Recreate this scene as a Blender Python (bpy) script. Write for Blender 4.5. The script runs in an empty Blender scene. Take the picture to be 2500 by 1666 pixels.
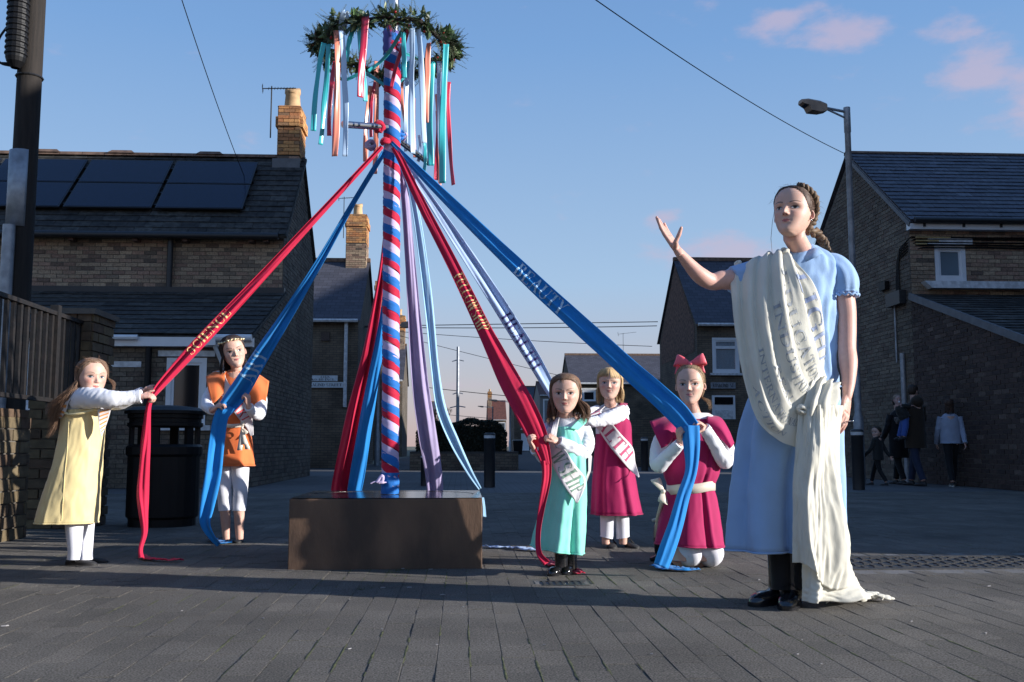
import bpy, bmesh, math, random
from mathutils import Vector, Matrix, noise
R=random.Random(7)
# ---------------------------------------------------------------- camera
F_PX=2400.;CX,CY=1250.,833.;YAW=math.radians(-2.95);PITCH=math.atan(257/2400.);CH=.645
sc=bpy.context.scene
col=sc.collection
cam_d=bpy.data.cameras.new('camera');cam=bpy.data.objects.new('camera',cam_d);col.objects.link(cam)
cam_d.sensor_width=36;cam_d.lens=36*F_PX/2500;cam_d.clip_start=.05;cam_d.clip_end=3000
cam.location=(0,0,CH);cam.rotation_euler=(math.pi/2+PITCH,0,YAW);sc.camera=cam
# ---------------------------------------------------------------- light
SUN_AZ=math.radians(107.5);SUN_EL=math.radians(14)      # azimuth clockwise from +Y
sd=Vector((math.sin(SUN_AZ)*math.cos(SUN_EL),math.cos(SUN_AZ)*math.cos(SUN_EL),math.sin(SUN_EL)))
sun_d=bpy.data.lights.new('sun','SUN');sun_d.energy=4.9;sun_d.angle=math.radians(.6);sun_d.color=(1,.965,.92)
sun=bpy.data.objects.new('sun',sun_d);col.objects.link(sun);sun.rotation_euler=sd.to_track_quat('Z','Y').to_euler()
sc.view_settings.view_transform='Standard'
try: sc.view_settings.look='None'
except Exception: pass
sc.view_settings.exposure=.72;sc.view_settings.gamma=1
sc.cycles.use_denoising=True
sc.cycles.max_bounces=6
w=bpy.data.worlds.new('World');sc.world=w;w.use_nodes=True
nt=w.node_tree;N=nt.nodes;L=nt.links;N.clear()
out=N.new('ShaderNodeOutputWorld');bg=N.new('ShaderNodeBackground');L.new(bg.outputs[0],out.inputs[0])
sky=N.new('ShaderNodeTexSky');sky.sky_type='NISHITA';sky.sun_disc=False;sky.sun_elevation=SUN_EL;sky.sun_rotation=SUN_AZ
sky.air_density=1.0;sky.dust_density=.6;sky.ozone_density=3.0
bg.inputs[1].default_value=.077
tc=N.new('ShaderNodeTexCoord')
def wmath(op,a,b=None,c=None,clamp=False):
    n=N.new('ShaderNodeMath');n.operation=op;n.use_clamp=clamp
    for i,v in enumerate((a,b,c)):
        if v is None: continue
        if isinstance(v,(int,float)): n.inputs[i].default_value=v
        else: L.new(v,n.inputs[i])
    return n.outputs[0]
sep=N.new('ShaderNodeSeparateXYZ');L.new(tc.outputs['Generated'],sep.inputs[0])
# evening air: deeper blue overhead, a dusty pink band over the roofs
tint=N.new('ShaderNodeValToRGB');L.new(wmath('MULTIPLY',sep.outputs[2],1.6),tint.inputs[0])
def ramp(r,stops):
    e=r.color_ramp.elements
    while len(e)<len(stops): e.new(.5)
    for i,(p,c) in enumerate(stops): e[i].position=p;e[i].color=(*c,1)
ramp(tint,[(0,(4.9,3.6,3.7)),(.09,(4.6,4.3,4.8)),(.26,(3.4,4.8,6.7)),(.62,(1.75,3.35,6.2)),(1,(.95,2.1,4.8))])
mixs=N.new('ShaderNodeMix');mixs.data_type='RGBA';mixs.inputs[0].default_value=.8
L.new(sky.outputs[0],mixs.inputs[6]);L.new(tint.outputs[0],mixs.inputs[7])
# thin evening clouds: patches at a few bearings, broken up by stretched noise
mp=N.new('ShaderNodeMapping');mp.inputs['Scale'].default_value=(9,9,20)
L.new(tc.outputs['Generated'],mp.inputs[0])
cn=N.new('ShaderNodeTexNoise');cn.inputs['Scale'].default_value=1.7;cn.inputs['Detail'].default_value=6;cn.inputs['Roughness'].default_value=.55
L.new(mp.outputs[0],cn.inputs['Vector'])
def _dir(px,py):
    x=(px-CX)/F_PX;y=-(py-CY)/F_PX;fy=math.cos(PITCH)-y*math.sin(PITCH);fz=math.sin(PITCH)+y*math.cos(PITCH);c,s_=math.cos(YAW),math.sin(YAW)
    v=Vector((x*c-fy*s_,x*s_+fy*c,fz));return v.normalized()
mask=None
for (px,py,rad,amp) in ((2430,180,.11,1.0),(2330,60,.07,.5),(2050,75,.07,.85),(1890,50,.05,.9),(1960,15,.05,.4),(1760,615,.11,.95),(1880,625,.08,.8),(1615,535,.035,.7),(1120,938,.045,.55),(1060,942,.04,.5),(290,20,.07,.25),(2700,260,.16,.9),(2900,90,.2,.6),(-500,200,.2,.4),(-1200,500,.25,.5)):
    d=_dir(px,py);vm=N.new('ShaderNodeVectorMath');vm.operation='SUBTRACT';L.new(tc.outputs['Generated'],vm.inputs[0]);vm.inputs[1].default_value=d
    v2=N.new('ShaderNodeVectorMath');v2.operation='MULTIPLY';L.new(vm.outputs[0],v2.inputs[0]);v2.inputs[1].default_value=(1,1,2.2)
    ln=N.new('ShaderNodeVectorMath');ln.operation='LENGTH';L.new(v2.outputs[0],ln.inputs[0])
    m=N.new('ShaderNodeMapRange');m.interpolation_type='SMOOTHSTEP';m.inputs[1].default_value=rad;m.inputs[2].default_value=0;m.inputs[3].default_value=0;m.inputs[4].default_value=amp;L.new(ln.outputs['Value'],m.inputs[0])
    mask=m.outputs[0] if mask is None else wmath('MAXIMUM',mask,m.outputs[0])
mr=N.new('ShaderNodeMapRange');mr.interpolation_type='SMOOTHSTEP';mr.inputs[1].default_value=.70;mr.inputs[2].default_value=1.15
L.new(wmath('ADD',wmath('MULTIPLY',mask,.62),wmath('MULTIPLY_ADD',cn.outputs['Fac'],1.5,-.22)),mr.inputs[0])
cl=N.new('ShaderNodeMix');cl.data_type='RGBA';L.new(wmath('MULTIPLY',mr.outputs[0],.62),cl.inputs[0])
L.new(mixs.outputs[2],cl.inputs[6]);cl.inputs[7].default_value=(4.7,3.9,4.9,1)
L.new(cl.outputs[2],bg.inputs[0])
# ---------------------------------------------------------------- helpers
_c,_s=math.cos(YAW),math.sin(YAW);_cp,_sp=math.cos(PITCH),math.sin(PITCH)
def ray(px,py):
    x=(px-CX)/F_PX;y=-(py-CY)/F_PX
    fy=_cp-y*_sp;fz=_sp+y*_cp
    return (x*_c-fy*_s,x*_s+fy*_c,fz)
def at(px,py,Y):
    d=ray(px,py);t=Y/d[1];return Vector((d[0]*t,Y,CH+d[2]*t))
def gnd(px,py,z=0):
    d=ray(px,py);t=(z-CH)/d[2];return Vector((d[0]*t,d[1]*t,z))
def link(name,me,parent=None,mat=None,**props):
    o=bpy.data.objects.new(name,me);col.objects.link(o)
    if mat is not None and me is not None and not me.materials:
        for m in (mat if isinstance(mat,(list,tuple)) else [mat]): me.materials.append(m)
    if parent is not None: o.parent=parent
    for k,v in props.items(): o[k]=v
    return o
def thing(name,label,cat,loc=(0,0,0),group=None):
    o=bpy.data.objects.new(name,None);col.objects.link(o);o.location=loc;o.empty_display_size=.1
    o['label']=label;o['category']=cat
    if group:o['group']=group
    return o
def tag(o,label,cat,group=None):
    o['label']=label;o['category']=cat
    if group:o['group']=group
    return o
def rel(root):
    """parts are modelled in world coordinates and shifted to the thing's origin"""
    return Vector(root.location) if root is not None else Vector((0,0,0))
class MB:
    """collects geometry in world coordinates, links it as one mesh object"""
    def __init__(s): s.v=[];s.f=[];s.m=[];s.rnd=[];s.col=None
    def quad(s,a,b,c,d,m=0):
        i=len(s.v);s.v+= [tuple(a),tuple(b),tuple(c),tuple(d)];s.f.append((i,i+1,i+2,i+3));s.m.append(m)
    def tri(s,a,b,c,m=0):
        i=len(s.v);s.v+= [tuple(a),tuple(b),tuple(c)];s.f.append((i,i+1,i+2));s.m.append(m)
    def hexa(s,p,m=0):
        i=len(s.v);s.v+=[tuple(q) for q in p]
        for q in ((0,3,2,1),(4,5,6,7),(0,1,5,4),(1,2,6,5),(2,3,7,6),(3,0,4,7)): s.f.append(tuple(i+k for k in q));s.m.append(m)
    def box(s,x0,x1,y0,y1,z0,z1,m=0):
        s.hexa([(x0,y0,z0),(x1,y0,z0),(x1,y1,z0),(x0,y1,z0),(x0,y0,z1),(x1,y0,z1),(x1,y1,z1),(x0,y1,z1)],m)
    def obox(s,c,ax,ay,az,m=0):
        """box around c with half-axis vectors"""
        c,ax,ay,az=map(Vector,(c,ax,ay,az))
        s.hexa([c-ax-ay-az,c+ax-ay-az,c+ax+ay-az,c-ax+ay-az,c-ax-ay+az,c+ax-ay+az,c+ax+ay+az,c-ax+ay+az],m)
    def bar(s,a,b,w,h=None,up=(0,0,1),m=0):
        a,b=Vector(a),Vector(b);d=b-a;t=d.normalized();u=Vector(up)
        sx=t.cross(u)
        if sx.length<1e-4: sx=t.cross(Vector((1,0,0)))
        sx.normalize();u=sx.cross(t);h=h or w
        s.obox((a+b)/2,d/2,sx*w/2,u*h/2,m)
    def grid(s,rows,closed=False,m=0,flip=False):
        i0=len(s.v);n=len(rows[0])
        for r in rows: s.v+=[tuple(p) for p in r]
        for a in range(len(rows)-1):
            for b in range(n if closed else n-1):
                b2=(b+1)%n;q=(i0+a*n+b,i0+a*n+b2,i0+(a+1)*n+b2,i0+(a+1)*n+b)
                s.f.append(q[::-1] if flip else q);s.m.append(m)
    def fan(s,ring,c=None,m=0,flip=False):
        c=c or sum((Vector(p) for p in ring),Vector())/len(ring)
        i=len(s.v);s.v+=[tuple(p) for p in ring]+[tuple(c)];n=len(ring)
        for k in range(n):
            q=(i+k,i+(k+1)%n,i+n);s.f.append(q[::-1] if flip else q);s.m.append(m)
    def tube(s,pts,rad,seg=10,caps=True,m=0,fn=None,ref=None):
        pts=[Vector(p) for p in pts];n=len(pts)
        if not isinstance(rad,(list,tuple)): rad=[rad]*n
        rows=[];pn=None
        for i,p in enumerate(pts):
            t=(pts[min(i+1,n-1)]-pts[max(i-1,0)]).normalized()
            if pn is None:
                r=Vector(ref) if ref else (Vector((0,0,1)) if abs(t.z)<.9 else Vector((0,1,0)))
                pn=(r-t*r.dot(t)).normalized()
            else:
                pn=pn-t*pn.dot(t)
                pn=pn.normalized() if pn.length>1e-6 else t.orthogonal().normalized()
            bn=t.cross(pn);ra=rad[i];rx,ry=(ra if isinstance(ra,tuple) else (ra,ra))
            row=[]
            for k in range(seg):
                a=2*math.pi*k/seg;g=1+(fn(i/(n-1),a) if fn else 0)
                row.append(p+(bn*math.cos(a)*rx+pn*math.sin(a)*ry)*g)
            rows.append(row)
        s.grid(rows,True,m)
        if caps: s.fan(rows[0],pts[0],m,True);s.fan(rows[-1],pts[-1],m)
        return rows
    def mesh(s,name,org=Vector((0,0,0)),smooth=False):
        me=bpy.data.meshes.new(name)
        me.from_pydata([(v[0]-org[0],v[1]-org[1],v[2]-org[2]) for v in s.v],[],s.f)
        me.polygons.foreach_set('material_index',s.m)
        if smooth: me.polygons.foreach_set('use_smooth',[True]*len(s.f))
        if s.rnd:
            a=me.attributes.new('rnd','FLOAT','FACE');a.data.foreach_set('value',s.rnd)
        if s.col:
            a=me.color_attributes.new('col','FLOAT_COLOR','POINT')
            a.data.foreach_set('color',[x for c in s.col for x in (c[0],c[1],c[2],1)])
        me.update();return me
    def build(s,name,mat,parent=None,smooth=False,**props):
        me=s.mesh(name,rel(parent_root(parent)),smooth)
        for m in (mat if isinstance(mat,(list,tuple)) else [mat]): me.materials.append(m)
        return link(name,me,parent,**props)
def parent_root(p):
    while p is not None and p.parent is not None: p=p.parent
    return p
def mod_weld(o,d=.0002):
    m=o.modifiers.new('weld','WELD');m.merge_threshold=d
def crom(pts,n):
    """Catmull-Rom through pts (tuples of any length), n samples per span"""
    P=[list(p) for p in pts];out=[]
    P=[[2*a-b for a,b in zip(P[0],P[1])]]+P+[[2*a-b for a,b in zip(P[-1],P[-2])]]
    for i in range(1,len(P)-2):
        for k in range(n):
            t=k/n;t2=t*t;t3=t2*t
            out.append([.5*((2*b)+(-a+c)*t+(2*a-5*b+4*c-d)*t2+(-a+3*b-3*c+d)*t3) for a,b,c,d in zip(P[i-1],P[i],P[i+1],P[i+2])])
    out.append(P[-2]);return out
def lerp(a,b,t): return a+(b-a)*t
def sstep(a,b,x):
    t=max(0,min(1,(x-a)/(b-a)));return t*t*(3-2*t)
def table(xs,ys,x):
    if x<=xs[0]: return ys[0]
    for i in range(1,len(xs)):
        if x<=xs[i]:
            t=(x-xs[i-1])/(xs[i]-xs[i-1]);t=t*t*(3-2*t)*.4+t*.6
            return ys[i-1]+(ys[i]-ys[i-1])*t
    return ys[-1]
# ---------------------------------------------------------------- materials
def newmat(name):
    m=bpy.data.materials.new(name);m.use_nodes=True
    return m,m.node_tree.nodes,m.node_tree.links,m.node_tree.nodes['Principled BSDF']
def _noise(n,l,scale,detail=3,rough=.5,vec=None,coord='Object',stretch=None):
    t=n.new('ShaderNodeTexNoise');t.inputs['Scale'].default_value=scale;t.inputs['Detail'].default_value=detail;t.inputs['Roughness'].default_value=rough
    c=n.new('ShaderNodeTexCoord');o=c.outputs[coord]
    if stretch:
        mp=n.new('ShaderNodeMapping');mp.inputs['Scale'].default_value=stretch;l.new(o,mp.inputs[0]);o=mp.outputs[0]
    l.new(o,t.inputs['Vector']);return t.outputs['Fac']
def mat(name,c,rough=.7,metal=0,var=.15,vs=6,bump=0,bs=60,spec=.5,stretch=None,sheen=0,c2=None,transl=0,coat=0):
    m,n,l,b=newmat(name)
    f=_noise(n,l,vs,4,stretch=stretch)
    r=n.new('ShaderNodeValToRGB');e=r.color_ramp.elements
    lo=c2 or tuple(x*(1-var) for x in c);e[0].color=(*lo,1);e[1].color=(*[min(1,x*(1+var*.6)) for x in c],1);e[0].position=.35;e[1].position=.68
    l.new(f,r.inputs[0]);l.new(r.outputs[0],b.inputs['Base Color'])
    b.inputs['Roughness'].default_value=rough;b.inputs['Metallic'].default_value=metal;b.inputs['Specular IOR Level'].default_value=spec
    if sheen: b.inputs['Sheen Weight'].default_value=sheen
    if coat: b.inputs['Coat Weight'].default_value=coat
    if bump:
        bf=_noise(n,l,bs,3,.6,stretch=stretch);bb=n.new('ShaderNodeBump');bb.inputs['Strength'].default_value=bump;bb.inputs['Distance'].default_value=.01
        l.new(bf,bb.inputs['Height']);l.new(bb.outputs[0],b.inputs['Normal'])
    if transl:
        tr=n.new('ShaderNodeBsdfTranslucent');l.new(r.outputs[0],tr.inputs[0]);mx=n.new('ShaderNodeMixShader');mx.inputs[0].default_value=transl
        l.new(b.outputs[0],mx.inputs[1]);l.new(tr.outputs[0],mx.inputs[2]);l.new(mx.outputs[0],n['Material Output'].inputs[0])
    return m
def piece_mat(name,stops,rough=.85,ns=30,nvar=.35,bump=.35,bs=120,patch=None,spec=.4):
    """per-piece colour: object random (parts) or the rnd face attribute (joined pieces)"""
    m,n,l,b=newmat(name)
    oi=n.new('ShaderNodeObjectInfo');at_=n.new('ShaderNodeAttribute');at_.attribute_name='rnd'
    a=n.new('ShaderNodeMath');a.operation='ADD';l.new(oi.outputs['Random'],a.inputs[0]);l.new(at_.outputs['Fac'],a.inputs[1])
    fr=n.new('ShaderNodeMath');fr.operation='FRACT';l.new(a.outputs[0],fr.inputs[0])
    r=n.new('ShaderNodeValToRGB');e=r.color_ramp.elements
    while len(e)<len(stops): e.new(.5)
    for i,(p,c) in enumerate(stops): e[i].position=p;e[i].color=(*c,1)
    l.new(fr.outputs[0],r.inputs[0])
    tc=n.new('ShaderNodeNewGeometry')
    t=n.new('ShaderNodeTexNoise');t.inputs['Scale'].default_value=ns;t.inputs['Detail'].default_value=5;l.new(tc.outputs['Position'],t.inputs['Vector'])
    t2=n.new('ShaderNodeTexNoise');t2.inputs['Scale'].default_value=patch or .6;t2.inputs['Detail'].default_value=4;l.new(tc.outputs['Position'],t2.inputs['Vector'])
    mr=n.new('ShaderNodeMapRange');mr.inputs[1].default_value=.3;mr.inputs[2].default_value=.7;mr.inputs[3].default_value=1-nvar;mr.inputs[4].default_value=1+nvar*.6;l.new(t.outputs['Fac'],mr.inputs[0])
    mr2=n.new('ShaderNodeMapRange');mr2.inputs[1].default_value=.3;mr2.inputs[2].default_value=.7;mr2.inputs[3].default_value=.68;mr2.inputs[4].default_value=1.2;l.new(t2.outputs['Fac'],mr2.inputs[0])
    mm=n.new('ShaderNodeMath');mm.operation='MULTIPLY';l.new(mr.outputs[0],mm.inputs[0]);l.new(mr2.outputs[0],mm.inputs[1])
    v=n.new('ShaderNodeVectorMath');v.operation='SCALE';l.new(r.outputs[0],v.inputs[0]);l.new(mm.outputs[0],v.inputs['Scale'])
    l.new(v.outputs[0],b.inputs['Base Color']);b.inputs['Roughness'].default_value=rough;b.inputs['Specular IOR Level'].default_value=spec
    t3=n.new('ShaderNodeTexNoise');t3.inputs['Scale'].default_value=bs;t3.inputs['Detail'].default_value=3;l.new(tc.outputs['Position'],t3.inputs['Vector'])
    bb=n.new('ShaderNodeBump');bb.inputs['Strength'].default_value=bump;bb.inputs['Distance'].default_value=.01;l.new(t3.outputs['Fac'],bb.inputs['Height']);l.new(bb.outputs[0],b.inputs['Normal'])
    return m
def fabric(name,c,rough=.75,transl=.12,var=.06,bs=900,bump=.12,sheen=.15,spec=.25):
    """woven cloth: fine thread relief plus soft crumple relief"""
    m,n,l,b=newmat(name)
    f=_noise(n,l,9,3);r=n.new('ShaderNodeValToRGB');e=r.color_ramp.elements
    e[0].color=(*[x*(1-var) for x in c],1);e[1].color=(*[min(1,x*(1+var*.5)) for x in c],1);e[0].position=.35;e[1].position=.65
    l.new(f,r.inputs[0]);l.new(r.outputs[0],b.inputs['Base Color'])
    b.inputs['Roughness'].default_value=rough;b.inputs['Sheen Weight'].default_value=sheen;b.inputs['Specular IOR Level'].default_value=spec
    f1=_noise(n,l,17,5,.6,stretch=(1,1,.45));f2=_noise(n,l,bs,2,.6)
    a=n.new('ShaderNodeMath');a.operation='MULTIPLY_ADD';l.new(f2,a.inputs[0]);a.inputs[1].default_value=.04;l.new(f1,a.inputs[2])
    bb=n.new('ShaderNodeBump');bb.inputs['Strength'].default_value=bump*1.8;bb.inputs['Distance'].default_value=.012;l.new(a.outputs[0],bb.inputs['Height']);l.new(bb.outputs[0],b.inputs['Normal'])
    tr=n.new('ShaderNodeBsdfTranslucent');l.new(r.outputs[0],tr.inputs[0]);l.new(bb.outputs[0],tr.inputs['Normal'])
    mx=n.new('ShaderNodeMixShader');mx.inputs[0].default_value=transl
    l.new(b.outputs[0],mx.inputs[1]);l.new(tr.outputs[0],mx.inputs[2]);l.new(mx.outputs[0],n['Material Output'].inputs[0])
    return m
def vcol_mat(name,rough=.5,sss=.0,bump=0,bs=300,spec=.4):
    m,n,l,b=newmat(name)
    a=n.new('ShaderNodeAttribute');a.attribute_name='col';f=_noise(n,l,45,4)
    mr=n.new('ShaderNodeMapRange');mr.inputs[1].default_value=.3;mr.inputs[2].default_value=.7;mr.inputs[3].default_value=.93;mr.inputs[4].default_value=1.05;l.new(f,mr.inputs[0])
    v=n.new('ShaderNodeVectorMath');v.operation='SCALE';l.new(a.outputs['Color'],v.inputs[0]);l.new(mr.outputs[0],v.inputs['Scale']);l.new(v.outputs[0],b.inputs['Base Color'])
    b.inputs['Roughness'].default_value=rough;b.inputs['Specular IOR Level'].default_value=spec
    if sss: b.inputs['Subsurface Weight'].default_value=sss;b.inputs['Subsurface Scale'].default_value=.006;b.inputs['Subsurface Radius'].default_value=(1,.35,.2)
    if bump:
        bf=_noise(n,l,bs,3,.6);bb=n.new('ShaderNodeBump');bb.inputs['Strength'].default_value=bump;bb.inputs['Distance'].default_value=.004;l.new(bf,bb.inputs['Height']);l.new(bb.outputs[0],b.inputs['Normal'])
    return m
M={}
M['brick']=piece_mat('buff_brick',[(0,(0.322,0.232,0.158)),(.3,(0.413,0.309,0.210)),(.5,(0.270,0.195,0.136)),(.66,(0.359,0.230,0.165)),(.8,(0.233,0.150,0.112)),(.93,(0.110,0.085,0.067)),(1,(0.362,0.275,0.193))],ns=35)
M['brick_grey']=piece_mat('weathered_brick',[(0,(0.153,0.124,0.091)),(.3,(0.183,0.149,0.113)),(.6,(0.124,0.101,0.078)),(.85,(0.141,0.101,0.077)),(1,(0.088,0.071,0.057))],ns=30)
M['brick_sunlit']=piece_mat('sunlit_orange_brick',[(0,(.52,.24,.09)),(.35,(.60,.33,.13)),(.6,(.42,.17,.07)),(.85,(.36,.20,.10)),(1,(.20,.12,.07))],ns=30)  # low sun's orange put into the colour of the chimney-top bricks
M['brick_wall']=piece_mat('garden_brick',[(0,(0.126,0.090,0.048)),(.35,(0.152,0.115,0.063)),(.6,(0.100,0.073,0.045)),(.85,(0.115,0.069,0.042)),(1,(0.073,0.058,0.037))],ns=18)
M['mortar']=mat('mortar',(0.117,0.104,0.088),.95,bump=.3,bs=80)
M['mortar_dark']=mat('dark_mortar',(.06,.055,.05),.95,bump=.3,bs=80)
M['slate']=piece_mat('roof_slate',[(0,(.044,.046,.060)),(.5,(.068,.070,.092)),(.8,(.052,.050,.068)),(1,(.096,.100,.120))],rough=.55,ns=14,nvar=.5,bump=.3,spec=.6)
M['slate_old']=piece_mat('old_slate',[(0,(.028,.027,.025)),(.5,(.042,.039,.035)),(.8,(.052,.049,.043)),(1,(.070,.069,.063))],rough=.8,ns=10,nvar=.6,bump=.4)
M['paver']=piece_mat('paving_block',[(0,(0.165,0.150,0.131)),(.3,(0.193,0.175,0.152)),(.55,(0.155,0.142,0.124)),(.8,(0.183,0.165,0.142)),(1,(0.212,0.191,0.165))],rough=.93,ns=160,nvar=.75,bump=.9,bs=420,patch=1.2,spec=.3)
M['white']=mat('white_upvc',(.72,.73,.75),.35,var=.05)
M['white_old']=mat('weathered_white_paint',(.6,.61,.62),.6,var=.25,vs=12)
M['black_metal']=mat('black_painted_metal',(.02,.02,.022),.45,bump=.1)
M['rust_rail']=mat('worn_railing_paint',(.011,.008,.007),.6,var=.5,vs=20,c2=(.005,.0045,.0045),bump=.3)
M['dark_plastic']=mat('black_plastic',(.006,.006,.007),.5,spec=.25)
M['glass_pale']=mat('painted_reflection_glass',(.16,.21,.25),.08,spec=.9,var=.15,vs=1)  # pale base colour stands in for the sky reflected in the pane
M['galv']=mat('galvanised_steel',(.32,.34,.37),.5,metal=.5,var=.25,vs=9)
M['steel']=mat('stainless_steel',(.55,.56,.58),.22,metal=1,var=.1,vs=3)
M['lead']=mat('lead_flashing',(.12,.125,.135),.6,var=.2)
M['timber']=mat('creosoted_timber',(.018,.013,.010),.85,var=.4,vs=4,stretch=(8,8,.6),bump=.5,bs=30)
M['terracotta']=mat('ridge_terracotta',(.16,.10,.07),.85,var=.4,vs=8,bump=.3)
M['pot']=mat('clay_chimney_pot',(.52,.33,.17),.8,var=.25,vs=6,bump=.2)
M['glass']=mat('window_glass',(.06,.07,.08),.06,spec=.9,var=.1)
M['glass_dark']=mat('dark_window_glass',(.012,.012,.014),.08,spec=.8,var=.1)
M['blind']=mat('grey_net_curtain',(.22,.24,.25),.9,var=.25,vs=3,stretch=(30,30,.3))
M['panel']=mat('solar_cell_glass',(.006,.010,.028),.2,spec=.35,var=.25,vs=14)
M['panel_frame']=mat('black_panel_frame',(.015,.015,.018),.4)

m_,n_,l_,b_=newmat('clear_window_glass');b_.inputs['Base Color'].default_value=(.5,.55,.6,1);b_.inputs['Roughness'].default_value=.04
t_=n_.new('ShaderNodeBsdfTransparent');x_=n_.new('ShaderNodeMixShader');x_.inputs[0].default_value=.78;l_.new(b_.outputs[0],x_.inputs[1]);l_.new(t_.outputs[0],x_.inputs[2]);l_.new(x_.outputs[0],n_['Material Output'].inputs[0]);M['glass_clear']=m_
# ================================================================ ground
g=MB()
NX,NY=40,60
g.quad((-900,-60,-.012),(900,-60,-.012),(900,2200,-.012),(-900,2200,-.012))
m_,n_,l_,b_=newmat('joint_bed')
pos=n_.new('ShaderNodeNewGeometry')
t1=n_.new('ShaderNodeTexNoise');t1.inputs['Scale'].default_value=2.2;t1.inputs['Detail'].default_value=6;l_.new(pos.outputs['Position'],t1.inputs['Vector'])
r1=n_.new('ShaderNodeValToRGB');e=r1.color_ramp.elements;e[0].position=.46;e[0].color=(.085,.08,.07,1);e[1].position=.60;e[1].color=(.11,.115,.05,1);l_.new(t1.outputs['Fac'],r1.inputs[0]);l_.new(r1.outputs[0],b_.inputs['Base Color']);b_.inputs['Roughness'].default_value=.95
M['joint']=m_
ground=g.build('ground',M['joint'],kind='structure')
# brick texture asphalt / setts for the far street
def far_sett():
    m,n,l,b=newmat('far_setts')
    p=n.new('ShaderNodeNewGeometry');br=n.new('ShaderNodeTexBrick')
    mp=n.new('ShaderNodeMapping');mp.inputs['Rotation'].default_value=(0,0,math.pi/2);l.new(p.outputs['Position'],mp.inputs[0]);l.new(mp.outputs[0],br.inputs['Vector'])
    br.inputs['Scale'].default_value=1;br.inputs['Brick Width'].default_value=.2;br.inputs['Row Height'].default_value=.1;br.inputs['Mortar Size'].default_value=.004
    br.inputs['Color1'].default_value=(.085,.083,.085,1);br.inputs['Color2'].default_value=(.11,.106,.105,1);br.inputs['Mortar'].default_value=(.045,.043,.04,1)
    t=n.new('ShaderNodeTexNoise');t.inputs['Scale'].default_value=.5;t.inputs['Detail'].default_value=8;l.new(p.outputs['Position'],t.inputs['Vector'])
    mr=n.new('ShaderNodeMapRange');mr.inputs[1].default_value=.3;mr.inputs[2].default_value=.7;mr.inputs[3].default_value=.72;mr.inputs[4].default_value=1.2;l.new(t.outputs['Fac'],mr.inputs[0])
    v=n.new('ShaderNodeVectorMath');v.operation='SCALE';l.new(br.outputs['Color'],v.inputs[0]);l.new(mr.outputs[0],v.inputs['Scale']);l.new(v.outputs[0],b.inputs['Base Color']);b.inputs['Roughness'].default_value=.9
    return m
M['far_sett']=far_sett()
M['asphalt']=mat('asphalt',(.05,.05,.052),.95,var=.2,vs=3,bump=.5,bs=90)
# flat sheets (far paving, road) a few mm above the ground sheet
pv=MB();pv.quad((-14,13.9,-.004),(16,13.9,-.004),(16,26,-.004),(-14,26,-.004))
pv.build('pavement',M['far_sett'],kind='structure')
rd=MB();rd.v+=[(-60,26,-.006),(60,26,-.006),(60,31,-.006),(8,31,-.006),(8,400,-.006),(-3.2,400,-.006),(-3.2,31,-.006),(-60,31,-.006)];rd.f.append(tuple(range(8)));rd.m.append(0)
rd.build('road',M['asphalt'],kind='structure')
# near paving, block by block: 0.1 x 0.2 m setts in running bond along the street
paving=MB();paving.box(-13,15,-1.5,13.9,-.03,-.0024);pav=paving.build('paving',M['joint'],kind='structure')
sett_me=MB()
def sett_geo(mb,x0,x1,y0,y1,h,tx,ty,rv=None,ch=.0014,low=-.004):
    i=len(mb.v)
    cx,cy=(x0+x1)/2,(y0+y1)/2
    def zz(x,y): return h+tx*(x-cx)+ty*(y-cy)
    c=ch
    P=[(x0,y0,low),(x1,y0,low),(x1,y1,low),(x0,y1,low)]
    T=[(x0+c,y0+c),(x1-c,y0+c),(x1-c,y1-c),(x0+c,y1-c)]
    B=[(x0,y0),(x1,y0),(x1,y1),(x0,y1)]
    mb.v+=P+[(x,y,zz(x,y)-.0007) for x,y in B]+[(x,y,zz(x,y)) for x,y in T]
    for a in range(4):
        b=(a+1)%4
        mb.f.append((i+a,i+b,i+4+b,i+4+a));mb.f.append((i+4+a,i+4+b,i+8+b,i+8+a))
    mb.f.append((i+8,i+9,i+10,i+11))
    mb.m+= [0]*9
    if rv is not None: mb.rnd+=[rv]*9
pr=[]
for ci in range(-120,140):
    x0=ci*.1+.03
    off=(ci%2)*.1+R.uniform(-.006,.006)
    for ri in range(-4,69):
        y0=ri*.2+off
        if y0>13.7 or y0<-1.2: continue
        xc=x0+.05;yc=y0+.1
        # only what the view (with a margin) can see
        if yc<2.0 and (abs(xc)>3.2): continue
        if yc>0 and (xc<-.60*yc-1.2 or xc>.66*yc+1.2): continue
        # manhole, drain, plinth
        if 1.90<xc<3.65 and 5.05<yc<5.87: continue
        if .36<xc<.60 and 4.62<yc<4.82: continue
        if -.86<xc<.07 and 5.4<yc<6.1: continue
        pr.append((x0,y0,xc,yc))
def inview(xc,yc): return yc>2.45 and -.545*yc<xc<.60*yc
vis=sorted([p for p in pr if inview(p[2],p[3])],key=lambda p:p[3])[:300]
vs_=set((p[0],p[1]) for p in vis)
shared=[]
for k in range(8):
    mb=MB();sett_geo(mb,-.0493,.0493,-.0990,.0990,.0,R.uniform(-.008,.008),R.uniform(-.007,.007));me=mb.mesh('paving_block');me.materials.append(M['paver']);shared.append(me)
for (x0,y0,xc,yc) in vis:
    link('paving_block',R.choice(shared),pav).location=(xc,yc,R.uniform(-.0008,.0012))
mb=MB()
for (x0,y0,xc,yc) in pr:
    if (x0,y0) in vs_: continue
    gx=R.uniform(.0003,.0012)
    sett_geo(mb,x0+gx,x0+.1-gx,y0+gx,y0+.2-gx,R.uniform(-.0012,.0016),R.uniform(-.009,.009),R.uniform(-.007,.007),R.random())
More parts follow.
